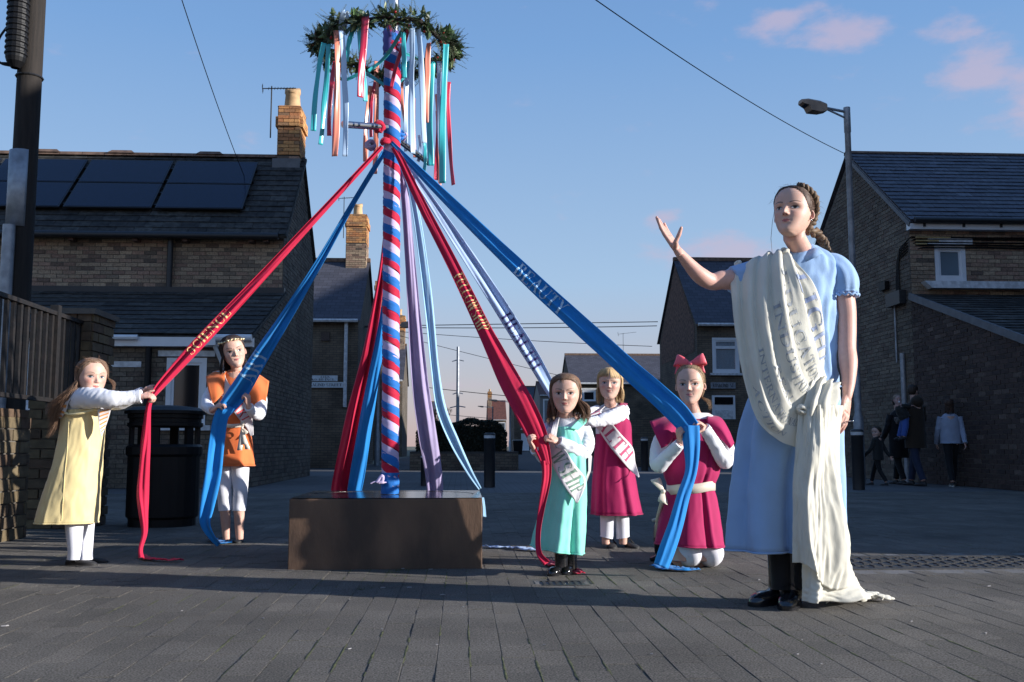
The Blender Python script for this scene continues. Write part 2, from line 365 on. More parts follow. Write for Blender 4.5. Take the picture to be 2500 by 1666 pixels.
mb.build('paving_blocks',M['paver'],pav,kind='stuff')
M['moss']=mat('joint_moss',(.10,.105,.04),.95,var=.5,vs=30,bump=.6,bs=200)
ms=MB();r_=random.Random(9)
for ci in range(-45,60):
    x=ci*.1+.03;y=2.2
    while y<6.8:
        l=r_.uniform(.05,.16);n=noise.noise(Vector((x*1.7+3,y*1.1,2)))
        if n>.02+.04*abs(x+1.2) *0 and r_.random()<.15+1.3*n and -.6*y<x<.66*y:
            w=r_.uniform(.0018,.0042);k=6;rows=[]
            for i in range(k+1):
                t=i/k;ww=w*(.3+math.sin(math.pi*t)**.5)*r_.uniform(.6,1.3);xx=x+r_.uniform(-.001,.001);rows.append([(xx-ww,y+l*t,.0003),(xx,y+l*t,.0011),(xx+ww,y+l*t,.0003)])
            ms.grid(rows)
        y+=l
ms.build('joint_moss',M['moss'],pav,kind='stuff')
# ================================================================ bricks and slates
_bm={}
def brick_mesh(mk):
    if mk not in _bm:
        mb=MB();mb.box(-.5,.5,-.5,.5,-.5,.5);me=mb.mesh('brick');me.materials.append(M[mk]);_bm[mk]=me
    return _bm[mk]
def bricks(wall,o,u,out,width,top,mk='brick',holes=(),bottom=0,nparts=300,bw=.225,bh=.075,proud=.010,prefer=None,depth=.02):
    """courses on a vertical plane: o=origin, u=unit direction along it, out=outward normal, top(u)=height there"""
    o=Vector(o);u=Vector(u);out=Vector(out);org=rel(parent_root(wall))
    L=[]
    nrow=int((9-bottom)/bh)
    for r in range(nrow):
        z0=bottom+r*bh
        if z0>12: break
        x=-(r%2)*bw/2
        any_=False
        while x<width:
            a,b=max(x,0),min(x+bw,width);x+=bw
            if b-a<.04: continue
            # gable clip
            zt=z0+bh
            while b-a>.03 and top(a)<zt: a+=.02
            while b-a>.03 and top(b)<zt: b-=.02
            if b-a<.04: continue
            any_=True
            segs=[(a,b)]
            for (h0,h1,hz0,hz1) in holes:
                if zt>hz0+.01 and z0<hz1-.01:
                    ns=[]
                    for (p,q) in segs:
                        if q<=h0 or p>=h1: ns.append((p,q));continue
                        if p<h0-.03: ns.append((p,h0))
                        if q>h1+.03: ns.append((h1,q))
                    segs=ns
            for (p,q) in segs: L.append((p,q,z0))
        if not any_ and r>3: break
    if prefer: L.sort(key=prefer)
    me=brick_mesh(mk);rest=MB();j=.0055
    ang=math.atan2(u.y,u.x)
    for k,(a,b,z0) in enumerate(L):
        pr_=proud+R.uniform(-.004,.004)
        c=o+u*((a+b)/2)+out*(pr_-depth/2)+Vector((0,0,z0+bh/2))
        if k<nparts:
            ob=link('brick',me,wall);ob.location=c-org;ob.rotation_euler=(0,0,ang);ob.scale=(b-a-2*j,depth,bh-2*j)
        else:
            n0=len(rest.f);rest.obox(c,u*((b-a)/2-j),out*(depth/2),Vector((0,0,bh/2-j)));rest.rnd+=[R.random()]*(len(rest.f)-n0)
    if rest.f: rest.build('brickwork',M[mk],wall,kind='stuff')
def slates(roof,o,u,up,nrm,width,length,mk='slate',sw=.3,ex=.19,nparts=300,trim=None):
    """slates on a roof plane: o eave start, u along the eave, up the slope"""
    o,u,up,nrm=map(Vector,(o,u,up,nrm));org=rel(parent_root(roof))
    base=MB();base.obox((0,0,0),(.5,0,0),(0,.5,0),(0,0,.5));me=base.mesh('slate');me.materials.append(M[mk])
    L=[];nr=int(length/ex)+1
    for r in range(nr):
        x=-(r%2)*sw/2+R.uniform(-.01,.01)
        while x<width:
            a,b=max(x,0),min(x+sw,width);x+=sw
            if b-a<.05: continue
            L.append((a,b,r*ex))
    rest=MB();R.shuffle(L)
    L.sort(key=lambda q:q[2])
    for k,(a,b,s0) in enumerate(L):
        h=min(ex*1.25,length-s0+.02)
        if h<.06: continue
        tilt=.014+R.uniform(-.003,.004)
        c=o+u*((a+b)/2)+up*(s0+h/2)+nrm*(.022+R.uniform(0,.004))
        upt=(up-nrm*(tilt/h*1.2)).normalized();nn=u.cross(upt).normalized()
        sk=R.uniform(-.01,.01);uu=(u+upt*sk).normalized()
        X,Y,Z=uu*(b-a-.006),upt*h,nn*.008
        if k<nparts:
            ob=link('slate',me,roof);ob.matrix_local=Matrix.Translation(c-org)@Matrix((( X.x,Y.x,Z.x,0),(X.y,Y.y,Z.y,0),(X.z,Y.z,Z.z,0),(0,0,0,1)))
        else:
            n0=len(rest.f);rest.obox(c,X/2,Y/2,Z/2);rest.rnd+=[R.random()]*(len(rest.f)-n0)
    if rest.f: rest.build('slates',M[mk],roof,kind='stuff')
def holed(mb,x0,x1,y,z0,z1,holes,rev=.09):
    """wall facing -y with real window openings and reveals"""
    xs=sorted({x0,x1,*[h[0] for h in holes],*[h[1] for h in holes]});zs=sorted({z0,z1,*[h[2] for h in holes],*[h[3] for h in holes]})
    xs=[x for x in xs if x0<=x<=x1];zs=[z for z in zs if z0<=z<=z1]
    for a,b in zip(xs,xs[1:]):
        for c,d in zip(zs,zs[1:]):
            if any(h[0]-1e-6<=a and b<=h[1]+1e-6 and h[2]-1e-6<=c and d<=h[3]+1e-6 for h in holes): continue
            mb.quad((a,y,c),(b,y,c),(b,y,d),(a,y,d))
    for (a,b,c,d) in holes:
        e=y+rev;mb.quad((a,y,c),(a,e,c),(a,e,d),(a,y,d));mb.quad((b,e,c),(b,y,c),(b,y,d),(b,e,d));mb.quad((a,e,d),(b,e,d),(b,y,d),(a,y,d));mb.quad((a,y,c),(b,y,c),(b,e,c),(a,e,c))
def whole(w): return (w[0]-w[2]/2,w[0]+w[2]/2,w[1]-w[3]/2,w[1]+w[3]/2)
def window(parent,c,u,out,w,h,frame=.07,glass='glass',transom=None,sill=True,lintel=None,fm='white',name='window',deep=.06,curtain=False):
    """upvc window in a reveal; c = centre on the wall plane"""
    c,u,out=Vector(c),Vector(u),Vector(out);z=Vector((0,0,1))
    fr=MB();d=deep
    def b(cc,hu,hz,y0,y1): fr.obox(cc+out*((y0+y1)/2),u*hu,out*((y1-y0)/2),z*hz)
    b(c-u*(w/2-frame/2),frame/2,h/2,-d,.012);b(c+u*(w/2-frame/2),frame/2,h/2,-d,.012)
    b(c+z*(h/2-frame/2),w/2-frame,frame/2,-d,.010);b(c-z*(h/2-frame/2),w/2-frame,frame/2,-d,.010)
    # inner sash
    f2=frame*.55;wi,hi=w/2-frame,h/2-frame
    b(c-u*(wi-f2/2),f2/2,hi,-d,-.012);b(c+u*(wi-f2/2),f2/2,hi,-d,-.012);b(c+z*(hi-f2/2),wi-f2,f2/2,-d,-.014);b(c-z*(hi-f2/2),wi-f2,f2/2,-d,-.014)
    if transom is not None: b(c+z*transom,wi-f2,frame*.55,-d,.004)
    win=fr.build(name,M[fm],parent)
    p=MB();p.obox(c-out*(d*.55),u*(wi-f2*.9),out*.004,z*(hi-f2*.9));p.build('pane',M['glass_clear' if curtain else glass],win)
    if curtain:
        q=MB();rows=[]
        for zi in (-1,1):
            rows.append([c+u*((k/60-.5)*2*(wi-f2))+z*(zi*(hi-f2))-out*(d+.015+.012*math.sin(k*1.9)) for k in range(61)])
        q.grid(rows);q.build('curtain',M['blind'],win)
    if sill:
        s=MB();s.obox(c-z*(h/2+.045)+out*.03,u*(w/2+.10),out*.075,z*.04);s.build('sill',M['white_old'],win if False else parent)
    if lintel:
        s=MB();s.obox(c+z*(h/2+.02+lintel/2)+out*.012,u*(w/2+.13),out*.03,z*lintel/2);s.build('lintel',M['white_old'],parent)
    return win
def brick_tex(name,c1,c2,mort,axis):
    """brickwork too far off to build brick by brick"""
    m,n,l,b=newmat(name)
    p=n.new('ShaderNodeNewGeometry');s=n.new('ShaderNodeSeparateXYZ');cb=n.new('ShaderNodeCombineXYZ');l.new(p.outputs['Position'],s.inputs[0])
    l.new(s.outputs[axis],cb.inputs[0]);l.new(s.outputs[2],cb.inputs[1])
    br=n.new('ShaderNodeTexBrick');l.new(cb.outputs[0],br.inputs['Vector']);br.inputs['Scale'].default_value=1;br.inputs['Brick Width'].default_value=.225;br.inputs['Row Height'].default_value=.075;br.inputs['Mortar Size'].default_value=.006
    br.inputs['Color1'].default_value=(*c1,1);br.inputs['Color2'].default_value=(*c2,1);br.inputs['Mortar'].default_value=(*mort,1);br.inputs['Bias'].default_value=-.2
    t=n.new('ShaderNodeTexNoise');t.inputs['Scale'].default_value=1.3;t.inputs['Detail'].default_value=8;l.new(p.outputs['Position'],t.inputs['Vector'])
    mr=n.new('ShaderNodeMapRange');mr.inputs[1].default_value=.3;mr.inputs[2].default_value=.7;mr.inputs[3].default_value=.6;mr.inputs[4].default_value=1.3;l.new(t.outputs['Fac'],mr.inputs[0])
    v=n.new('ShaderNodeVectorMath');v.operation='SCALE';l.new(br.outputs['Color'],v.inputs[0]);l.new(mr.outputs[0],v.inputs['Scale']);l.new(v.outputs[0],b.inputs['Base Color']);b.inputs['Roughness'].default_value=.9
    bb=n.new('ShaderNodeBump');bb.inputs['Strength'].default_value=.5;bb.inputs['Distance'].default_value=.01;bb.invert=True;l.new(br.outputs['Fac'],bb.inputs['Height']);l.new(bb.outputs[0],b.inputs['Normal'])
    return m
M['bt_x']=brick_tex('far_brick_front',(.15,.115,.08),(.10,.075,.055),(.05,.044,.038),0)
M['bt_y']=brick_tex('far_brick_side',(.11,.09,.065),(.08,.06,.048),(.04,.036,.033),1)
M['stone']=mat('rough_stone_infill',(.13,.075,.055),.95,var=.6,vs=9,bump=1,bs=14)
def slate_tex(name,c):
    m,n,l,b=newmat(name)
    p=n.new('ShaderNodeTexCoord');br=n.new('ShaderNodeTexBrick');l.new(p.outputs['UV'],br.inputs['Vector']);br.inputs['Scale'].default_value=1;br.inputs['Brick Width'].default_value=.3;br.inputs['Row Height'].default_value=.19;br.inputs['Mortar Size'].default_value=.008
    br.inputs['Color1'].default_value=(*c,1);br.inputs['Color2'].default_value=(*[x*1.5 for x in c],1);br.inputs['Mortar'].default_value=(*[x*.4 for x in c],1);l.new(br.outputs['Color'],b.inputs['Base Color']);b.inputs['Roughness'].default_value=.7
    bb=n.new('ShaderNodeBump');bb.inputs['Strength'].default_value=.6;bb.inputs['Distance'].default_value=.015;bb.invert=True;l.new(br.outputs['Fac'],bb.inputs['Height']);l.new(bb.outputs[0],b.inputs['Normal'])
    return m
M['slate_far']=slate_tex('far_slate',(.045,.045,.058))
M['tile_far']=slate_tex('far_red_tile',(.09,.032,.022))
def uvquad(mb_name,quads,matn,parent,**kw):
    """flat panels with metric UVs (u along the first edge, v up)"""
    mb=MB()
    for q in quads: mb.quad(*q)
    o=mb.build(mb_name,matn,parent,**kw);me=o.data;uv=me.uv_layers.new(name='UVMap')
    for i,q in enumerate(quads):
        q=[Vector(p) for p in q];u=(q[1]-q[0]).normalized();n=(q[1]-q[0]).cross(q[3]-q[0]).normalized();v=n.cross(u)
        for k in range(4): uv.data[i*4+k].uv=((q[k]-q[0]).dot(u),(q[k]-q[0]).dot(v))
    return o
def aerial(parent,base,h,yaw,s=1,els=9,mast=True):
    """Yagi TV aerial: mast, boom, elements, reflector"""
    mb=MB();base=Vector(base);top=base+Vector((0,0,h))
    if mast: mb.tube([base,top+Vector((0,0,.05))],.014,6)
    d=Vector((math.cos(yaw),math.sin(yaw),.12)).normalized();c=Vector((-d.y,d.x,0)).normalized()
    a=top-d*.35*s;b=top+d*.95*s
    mb.tube([a,b],.011,6)
    for k in range(els):
        p=a+(b-a)*((k+2)/(els+2));r=(.16-.006*k)*s
        mb.tube([p-c*r,p+c*r],.006,5)
    up=d.cross(c)
    for q in (-.12,-.05,.05,.12): mb.tube([a+up*q*s-c*.2*s,a+up*q*s+c*.2*s],.006,5)
    mb.tube([a-up*.14*s,a+up*.14*s],.008,5)
    return mb.build('aerial',M['black_metal'],parent)
def chimney(parent,x0,x1,y0,y1,z0,z1,mk='brick',topk='brick_sunlit',pot=True,parts=0,far=False,pots=1,potw=.15):
    """stack with oversailing courses and clay pots"""
    core=MB();core.box(x0+.012,x1-.012,y0+.012,y1-.012,z0,z1)
    st=core.build('chimney',M['mortar_dark'],parent)
    zt=z1-.42
    for (mk_,a,b_,pr_) in ((mk,z0,zt-.6,.0),(topk,zt-.6,zt,.0),(topk,zt,zt+.225,.03),(topk,zt+.225,z1,.0)):
        mbx=MB();z=a;r=0
        while z<b_-.03:
            for (ox,oy,ux,uy,w,nx,ny) in ((x0,y0,1,0,x1-x0,0,-1),(x1,y0,0,1,y1-y0,1,0),(x0,y0,0,1,y1-y0,-1,0)):
                x=-(r%2)*.1125
                while x<w:
                    p,q=max(x,0),min(x+.225,w);x+=.225
                    if q-p<.04: continue
                    c=Vector((ox+ux*(p+q)/2+nx*pr_,oy+uy*(p+q)/2+ny*pr_,z+.0375))
                    n0=len(mbx.f)
                    mbx.obox(c,(ux*((q-p)/2-.005)+abs(nx)*.012+(abs(ux)*0),uy*((q-p)/2-.005)+abs(ny)*.012,0) if False else Vector((ux,uy,0))*((q-p)/2-.005),Vector((nx,ny,0))*(.014+pr_*.5),(0,0,.032))
                    mbx.rnd+=[R.random()]*(len(mbx.f)-n0)
            z+=.075;r+=1
        if mbx.f: mbx.build('brickwork',M[mk_],st,kind='stuff')
    fl=MB();cx,cy=(x0+x1)/2,(y0+y1)/2
    fl.hexa([(x0-.02,y0-.02,z1),(x1+.02,y0-.02,z1),(x1+.02,y1+.02,z1),(x0-.02,y1+.02,z1),(cx-.15,cy-.15,z1+.1),(cx+.15,cy-.15,z1+.1),(cx+.15,cy+.15,z1+.1),(cx-.15,cy+.15,z1+.1)])
    fl.build('flaunching',M['mortar'],parent)
    for k in range(pots):
        px_=cx+(k-(pots-1)/2)*.34
        p=MB();zz=z1+.08;rows=[]
        for (dz,r) in ((0,potw*1.15),(.30,potw*1.0),(.33,potw*1.12),(.38,potw*1.1)):
            rows.append([(px_+r*math.cos(a*math.pi/8),cy+r*math.sin(a*math.pi/8),zz+dz+(.055*abs(math.cos(a*math.pi/8*1.0))**2 if dz>.35 else 0)) for a in range(16)])
        rows.append([(px_+potw*.8*math.cos(a*math.pi/8),cy+potw*.8*math.sin(a*math.pi/8),zz+.1) for a in range(16)])
        p.grid(rows,True);p.build('chimney_pot',M['pot'],parent,smooth=True)
    return st
# ================================================================ left house with solar panels
XL=-3.34;YF=18.3;ZE=4.62;YR=20.2;ZR=6.5;YB=22.1;XW=-13.2
hl=thing('brick_house','buff brick house on the left with solar panels on its slate roof','house',(XL,YF,0))
wb=MB()  # mortar backing: front and gable
wb.quad((XW,YF,0),(XL,YF,0),(XL,YF,ZE),(XW,YF,ZE))
wf=wb.build('front_wall',M['mortar'],hl)
bricks(wf,(XW,YF,2.9),(1,0,0),(0,-1,0),XL-XW,lambda u:ZE-2.9,'brick',prefer=lambda q:-q[0])
gb=MB();g0=[(XL,YF,0),(XL,YB,0),(XL,YB,ZE),(XL,YR,ZR),(XL,YF,ZE)]
i=len(gb.v);gb.v+=g0;gb.f.append(tuple(range(5)));gb.m.append(0)
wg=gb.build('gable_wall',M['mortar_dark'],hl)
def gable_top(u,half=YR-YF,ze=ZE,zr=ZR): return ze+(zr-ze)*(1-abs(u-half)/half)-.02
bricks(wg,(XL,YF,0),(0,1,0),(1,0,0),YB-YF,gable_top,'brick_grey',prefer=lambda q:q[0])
# roof
upv=Vector((0,YR-YF+.25,(ZR-ZE)*1.13)).normalized();rl=math.hypot(YR-YF+.22,ZR-ZE+.22);nv=Vector((1,0,0)).cross(upv)
ov=Vector((XW,YF-.22,ZE-.10))
rb=MB();rb.obox(ov+Vector(((XL-XW)/2+.04,0,0))+upv*rl/2-nv*.03,((XL-XW)/2+.05,0,0),upv*rl/2,nv*.03)
rb.quad((XW,YR,ZR+.1),(XL+.06,YR,ZR+.1),(XL+.06,YB+.2,ZE-.1),(XW,YB+.2,ZE-.1))
roofL=rb.build('roof',M['slate_old'],hl)
slates(roofL,ov+Vector((2.2,0,0)),(1,0,0),upv,nv,XL-XW-2.2+.07,rl,'slate_old',sw=.33,ex=.2)
rt=MB();x=XW
ztop=(ov+upv*rl).z;ytop=(ov+upv*rl).y
while x<XL-.5:
    hx=x+.45;a=[(math.cos(t)*.13,math.sin(t)*.10) for t in (0,.7,1.57,2.44,3.14)]
    rt.grid([[(xx,ytop+p,ztop-.02+q) for p,q in a] for xx in (x+.004,hx-.004)]);x+=.45
rt.build('ridge_tiles',M['terracotta'],hl)
for px in (118,300,515):
    p=at(px,376,YR);vb=MB();vb.hexa([(p.x-.28,ytop-.14,ztop+.03),(p.x+.28,ytop-.14,ztop+.03),(p.x+.28,ytop+.14,ztop+.03),(p.x-.28,ytop+.14,ztop+.03),(p.x-.2,ytop-.08,ztop+.10),(p.x+.2,ytop-.08,ztop+.10),(p.x+.2,ytop+.08,ztop+.10),(p.x-.2,ytop+.08,ztop+.10)]);vb.build('ridge_vent',M['terracotta'],hl)
# solar panels
for cI,xr in enumerate((-4.15,-5.85,-7.55,-9.25,-10.95)):
    for rI in range(2):
        s0=.72+rI*.93;base=ov+upv*s0;c=Vector((xr-.83,base.y,base.z))+upv*.45+nv*.12
        pb=MB();pb.obox(c,(.815,0,0),upv*.45,nv*.018);pn_=pb.build('solar_panel',M['panel_frame'],hl)
        gl=MB();gl.obox(c+nv*.019,(.79,0,0),upv*.425,nv*.003);gl.build('panel_glass',M['panel'],pn_)
rr=MB()
for s0 in (.9,1.35,1.85,2.3): rr.obox(ov+Vector(((-4.0-XW)/2,0,0))+upv*s0+nv*.07,((-4.3-XW)/2,0,0),upv*.02,nv*.03)
rr.build('mounting_rail',M['panel_frame'],hl)
# gutter, brackets, pipe
gt=MB();gt.tube([(XW,YF-.26,ZE-.12),(XL-.05,YF-.26,ZE-.12)],.065,10);gt.build('gutter',M['black_metal'],hl,smooth=True)
for px in (40,185,340,460,620,655):
    p=at(px,556,YF);cb_=MB();cb_.box(p.x-.045,p.x+.045,YF-.22,YF-.011,ZE-.22,ZE-.06);cb_.build('gutter_bracket',M['stone'],hl)
p=at(420,600,YF);dp=MB();dp.tube([(p.x,YF-.1,ZE-.1),(p.x,YF-.1,3.45)],.055,10);dp.build('downpipe',M['black_metal'],hl,smooth=True)
chimney(hl,-3.80,-3.36,YR-.30,YR+.40,5.9,7.62,'brick')
lf=MB();lf.box(-3.9,-3.34,YR-.33,YR-.28,6.2,6.52);lf.build('lead_flashing',M['lead'],hl)
aerial(hl,(-3.95,YR-.32,6.95),1.05,.25,.52)
# lean-to
YL=15.6;ZL=2.36;ZT=3.42
wpx=at(454,955,YL)
WIN=(at(405,955,YL).x,at(503,955,YL).x,at(450,1038,YL).z,at(450,874,YL).z)
VX0=at(60,900,YL).x;VX1=at(162,900,YL).x;VZ0=at(110,1000,YL).z;VZ1=at(110,822,YL).z
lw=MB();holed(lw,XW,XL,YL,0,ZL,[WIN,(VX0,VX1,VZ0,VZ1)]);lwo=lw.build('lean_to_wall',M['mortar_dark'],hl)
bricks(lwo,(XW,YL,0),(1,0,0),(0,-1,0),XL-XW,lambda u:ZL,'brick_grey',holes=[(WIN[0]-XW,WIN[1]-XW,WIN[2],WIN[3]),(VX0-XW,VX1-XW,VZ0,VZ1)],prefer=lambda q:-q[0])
lg=MB();lg.v+=[(XL,YL,0),(XL,YF,0),(XL,YF,ZT),(XL,YL,ZL)];lg.f.append((0,1,2,3));lg.m.append(0)
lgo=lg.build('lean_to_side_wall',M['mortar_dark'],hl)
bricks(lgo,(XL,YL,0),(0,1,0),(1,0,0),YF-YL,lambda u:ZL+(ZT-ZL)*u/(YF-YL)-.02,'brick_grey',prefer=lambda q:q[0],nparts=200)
window(hl,((WIN[0]+WIN[1])/2,YL,(WIN[2]+WIN[3])/2),(1,0,0),(0,-1,0),WIN[1]-WIN[0],WIN[3]-WIN[2],.075,'glass_dark',lintel=.09)
vw=window(hl,((VX0+VX1)/2,YL,(VZ0+VZ1)/2),(1,0,0),(0,-1,0),VX1-VX0,VZ1-VZ0,.06,'glass')
bl=MB()
zz=VZ0+.08
while zz<VZ1-.08: bl.obox(((VX0+VX1)/2,YL+.018,zz),((VX1-VX0)/2-.07,0,0),(0,.006,.004),(0,-.004,.026));zz+=.06
bl.build('blind_slats',M['white'],vw,kind='stuff')
lup=Vector((0,YF-YL+.2,ZT-ZL+.08)).normalized();lrl=math.hypot(YF-YL+.18,ZT-ZL+.08);lnv=Vector((1,0,0)).cross(lup)
lo=Vector((XW,YL-.18,ZL+.0))
lr=MB();lr.obox(lo+Vector(((XL-XW)/2+.03,0,0))+lup*lrl/2-lnv*.03,((XL-XW)/2+.05,0,0),lup*lrl/2,lnv*.03)
lro=lr.build('lean_to_roof',M['slate_old'],hl)
slates(lro,lo+Vector((3,0,0)),(1,0,0),lup,lnv,XL-XW-3+.07,lrl,'slate_old',sw=.4,ex=.3,nparts=120)
fb=MB();fb.box(XW,XL+.06,YF-.16,YF-.015,ZT-.02,ZT+.14);fb.build('flashing_board',M['black_metal'],hl)
fa=MB();fa.box(-6.5,XL+.08,YL-.17,YL-.015,ZL-.17,ZL-.02);fa.build('fascia',M['white'],hl)
gt=MB();gt.tube([(-4.05,YL-.23,ZL-.04),(XL+.08,YL-.23,ZL-.04)],.055,10);gt.tube([(-5.6,YL-.23,ZL-.04),(-5.0,YL-.23,ZL-.04)],.04,8);gt.box(-3.95,-3.80,YL-.28,YL-.18,ZL-.16,ZL+.02);gt.build('gutter',M['white'],hl,smooth=False)
p=at(366,900,YL);dp=MB();dp.tube([(p.x,YL-.09,ZL-.18),(p.x,YL-.09,0)],.05,10);dp.build('downpipe',M['dark_plastic'],hl,smooth=True)
p=at(545,900,YL);dp=MB();dp.tube([(p.x-.1,YL-.2,ZL-.15),(p.x,YL-.09,ZL-.42),(p.x,YL-.09,0)],.035,10);dp.build('downpipe',M['white_old'],hl,smooth=True)
p=at(308,890,YL);q=MB();q.box(p.x-.24,p.x+.24,YL-.03,YL-.012,p.z-.045,p.z+.045);q.build('vent_cover',M['white_old'],hl)
# ================================================================ right house
XR=8.15;RF=17.25;RE=4.72;RR=19.85;RZ=6.68;RB=22.45;XE=17.5
hr=thing('brick_house','brick house at the right edge with blue slate roof and small white upper window','house',(XR,RF,0))
RW=(at(2282,640,RF).x,at(2357,640,RF).x,at(2320,688,RF).z,at(2320,600,RF).z)
w1=MB();holed(w1,XR,XE,RF,0,RE,[RW]);w1o=w1.build('front_wall',M['mortar'],hr)
bricks(w1o,(XR,RF,2.7),(1,0,0),(0,-1,0),4.0,lambda u:RE-2.7,'brick',holes=[(RW[0]-XR,RW[1]-XR,RW[2]-2.7,RW[3]-2.7)],prefer=lambda q:q[0])
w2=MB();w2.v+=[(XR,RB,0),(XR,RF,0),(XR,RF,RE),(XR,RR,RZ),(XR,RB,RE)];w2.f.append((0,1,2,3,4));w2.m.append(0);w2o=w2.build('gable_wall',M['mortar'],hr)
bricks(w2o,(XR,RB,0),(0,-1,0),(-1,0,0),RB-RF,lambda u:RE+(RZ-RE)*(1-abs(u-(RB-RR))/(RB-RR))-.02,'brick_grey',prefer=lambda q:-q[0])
up2=Vector((0,RR-RF+.22,(RZ-RE)*1.08)).normalized();rl2=math.hypot(RR-RF+.2,RZ-RE+.18);nv2=Vector((1,0,0)).cross(up2)
ov2=Vector((XR-.06,RF-.2,RE-.02))
r2=MB();r2.obox(ov2+Vector(((XE-XR)/2,0,0))+up2*rl2/2-nv2*.03,((XE-XR)/2,0,0),up2*rl2/2,nv2*.03)
zt2=(ov2+up2*rl2).z;yt2=(ov2+up2*rl2).y
r2.quad((XE,yt2,zt2-.02),(XR-.06,yt2,zt2-.02),(XR-.06,RB+.2,RE-.1),(XE,RB+.2,RE-.1))
r2o=r2.build('roof',M['slate'],hr)
slates(r2o,ov2,(1,0,0),up2,nv2,3.9,rl2,'slate',sw=.28,ex=.19)
rt=MB();x=XR-.06
while x<XR+5:
    a=[(math.cos(t)*.11,math.sin(t)*.08) for t in (0,.7,1.57,2.44,3.14)]
    rt.grid([[(xx,yt2+p,zt2-.03+q) for p,q in a] for xx in (x+.004,x+.446)]);x+=.45
rt.build('ridge_tiles',M['terracotta'],hr)
vg=MB();vg.obox(ov2+Vector((.02,0,0))+up2*rl2/2-nv2*.07,(.03,0,0),up2*rl2/2,nv2*.04);vg.build('verge',M['lead'],hr)
fa=MB();fa.box(XR-.05,XR+5,RF-.17,RF-.015,RE-.16,RE-.02);fa.build('fascia',M['white'],hr)
gt=MB();gt.tube([(XR,RF-.24,RE-.01),(XR+5,RF-.24,RE-.01)],.055,8);gt.build('gutter',M['black_metal'],hr,smooth=True)
for px in (2245,2340,2430): p=at(px,545,RF);bk=MB();bk.box(p.x-.02,p.x+.02,RF-.2,RF-.172,RE-.12,RE-.03);bk.build('gutter_bracket',M['black_metal'],hr)
window(hr,((RW[0]+RW[1])/2,RF,(RW[2]+RW[3])/2),(1,0,0),(0,-1,0),RW[1]-RW[0],RW[3]-RW[2],.075,'glass_pale',lintel=.10)
# cables along the wall
for k in range(5):
    zc=RE-.28-.05*k;mb=MB();mb.tube([(XR+.02+.05*k,RF-.03-.005*k,zc),(XR+1.5,RF-.035,zc+R.uniform(-.02,.02)),(XR+5,RF-.035,zc+R.uniform(-.03,.03))],.013,5)
    mb.tube([(XR+.02+.05*k,RF-.03,zc),(XR-.02,RF+.05,zc-.05),(XR-.03,RF+.35+.03*k,zc-.15),(XR-.03,RF+.42+.03*k,zc-.5),(XR-.03,RF+.42+.03*k,3.4)],.011,5)
    mb.build('cable',M['dark_plastic'],hr)
for k in range(3):
    mb=MB();zc=RE-.29-.06*k;mb.tube([(XR+.1,RF-.05,zc),(XR+(1.0-.3*k)*.75,RF-.05,zc)],.014,6);mb.build('cable_sleeve',mat('yellowed_sleeve%d'%k,(.5,.38,.18),.6),hr)
def wall_box(name,px0,px1,py0,py1,mt,d=.16):
    # on the gable wall plane x=XR
    def ax(px,py):
        dd=ray(px,py);t=XR/dd[0];return Vector((XR,dd[1]*t,CH+dd[2]*t))
    a=ax(px0,py1);b=ax(px1,py0);y0,y1=sorted((a.y,b.y));mb=MB();mb.box(XR-d,XR-.012,y0,y1,min(a.z,b.z),max(a.z,b.z));return mb.build(name,mt,hr)
wall_box('meter_box',2180,2213,708,752,M['black_metal'],.14)
wall_box('junction_box',2157,2172,686,712,M['dark_plastic'],.1)
mb=MB();yb_=17.9
for (a,b) in ((3.3,1.1),):
    mb.tube([(XR-.03,yb_,3.3),(XR-.03,yb_,2.2)],.02,6);mb.tube([(XR-.05,17.62,2.35),(XR-.05,17.62,0)],.05,8)
mb.build('conduit',M['galv'],hr,smooth=True)
# low extension towards the camera
EY=13.9;EZ0=3.32;EZ1=2.72
def ax(px,py):
    dd=ray(px,py);t=XR/dd[0];return Vector((XR,dd[1]*t,CH+dd[2]*t))
v0,v1=ax(2228,722),ax(2466,811)
sl=(v0.z-v1.z)/(v0.y-v1.y)
ez=lambda y: v0.z-(v0.y-y)*sl
EY=12.2
e1=MB();e1.v+=[(XR,RF,0),(XR,EY,0),(XR,EY,ez(EY)),(XR,RF,ez(RF))];e1.f.append((0,1,2,3));e1.m.append(0);e1.quad((XR,EY,0),(XR+4,EY,0),(XR+4,EY,ez(EY)),(XR,EY,ez(EY)))
e1o=e1.build('extension_wall',M['mortar'],hr)
M['brick_dark']=piece_mat('dark_engineering_brick',[(0,(.055,.035,.03)),(.4,(.08,.05,.04)),(.8,(.045,.03,.027)),(1,(.14,.10,.08))],ns=30)
bricks(e1o,(XR,RF,0),(0,-1,0),(-1,0,0),RF-EY,lambda u:ez(RF-u)-.03,'brick_dark',prefer=lambda q:q[0])
eu=Vector((0,1,sl)).normalized();er=MB()
yA=EY-.2;le=(RF-yA)/eu.y
en=Vector((1,0,0)).cross(eu)
er.obox(Vector((XR+2.5,yA,ez(yA)))+eu*le/2-en*.02,(2.55,0,0),eu*le/2,en*.03)
ero=er.build('extension_roof',M['slate_old'],hr)
slates(ero,Vector((XR-.05,yA,ez(yA))),(1,0,0),eu,en,5,le,'slate_old',sw=.3,ex=.22,nparts=120)
bb_=MB();bb_.obox(Vector((XR-.04,yA,ez(yA)))+eu*le/2-en*.02,(.02,0,0),eu*le/2,en*.06);bb_.build('bargeboard',M['lead'],hr)
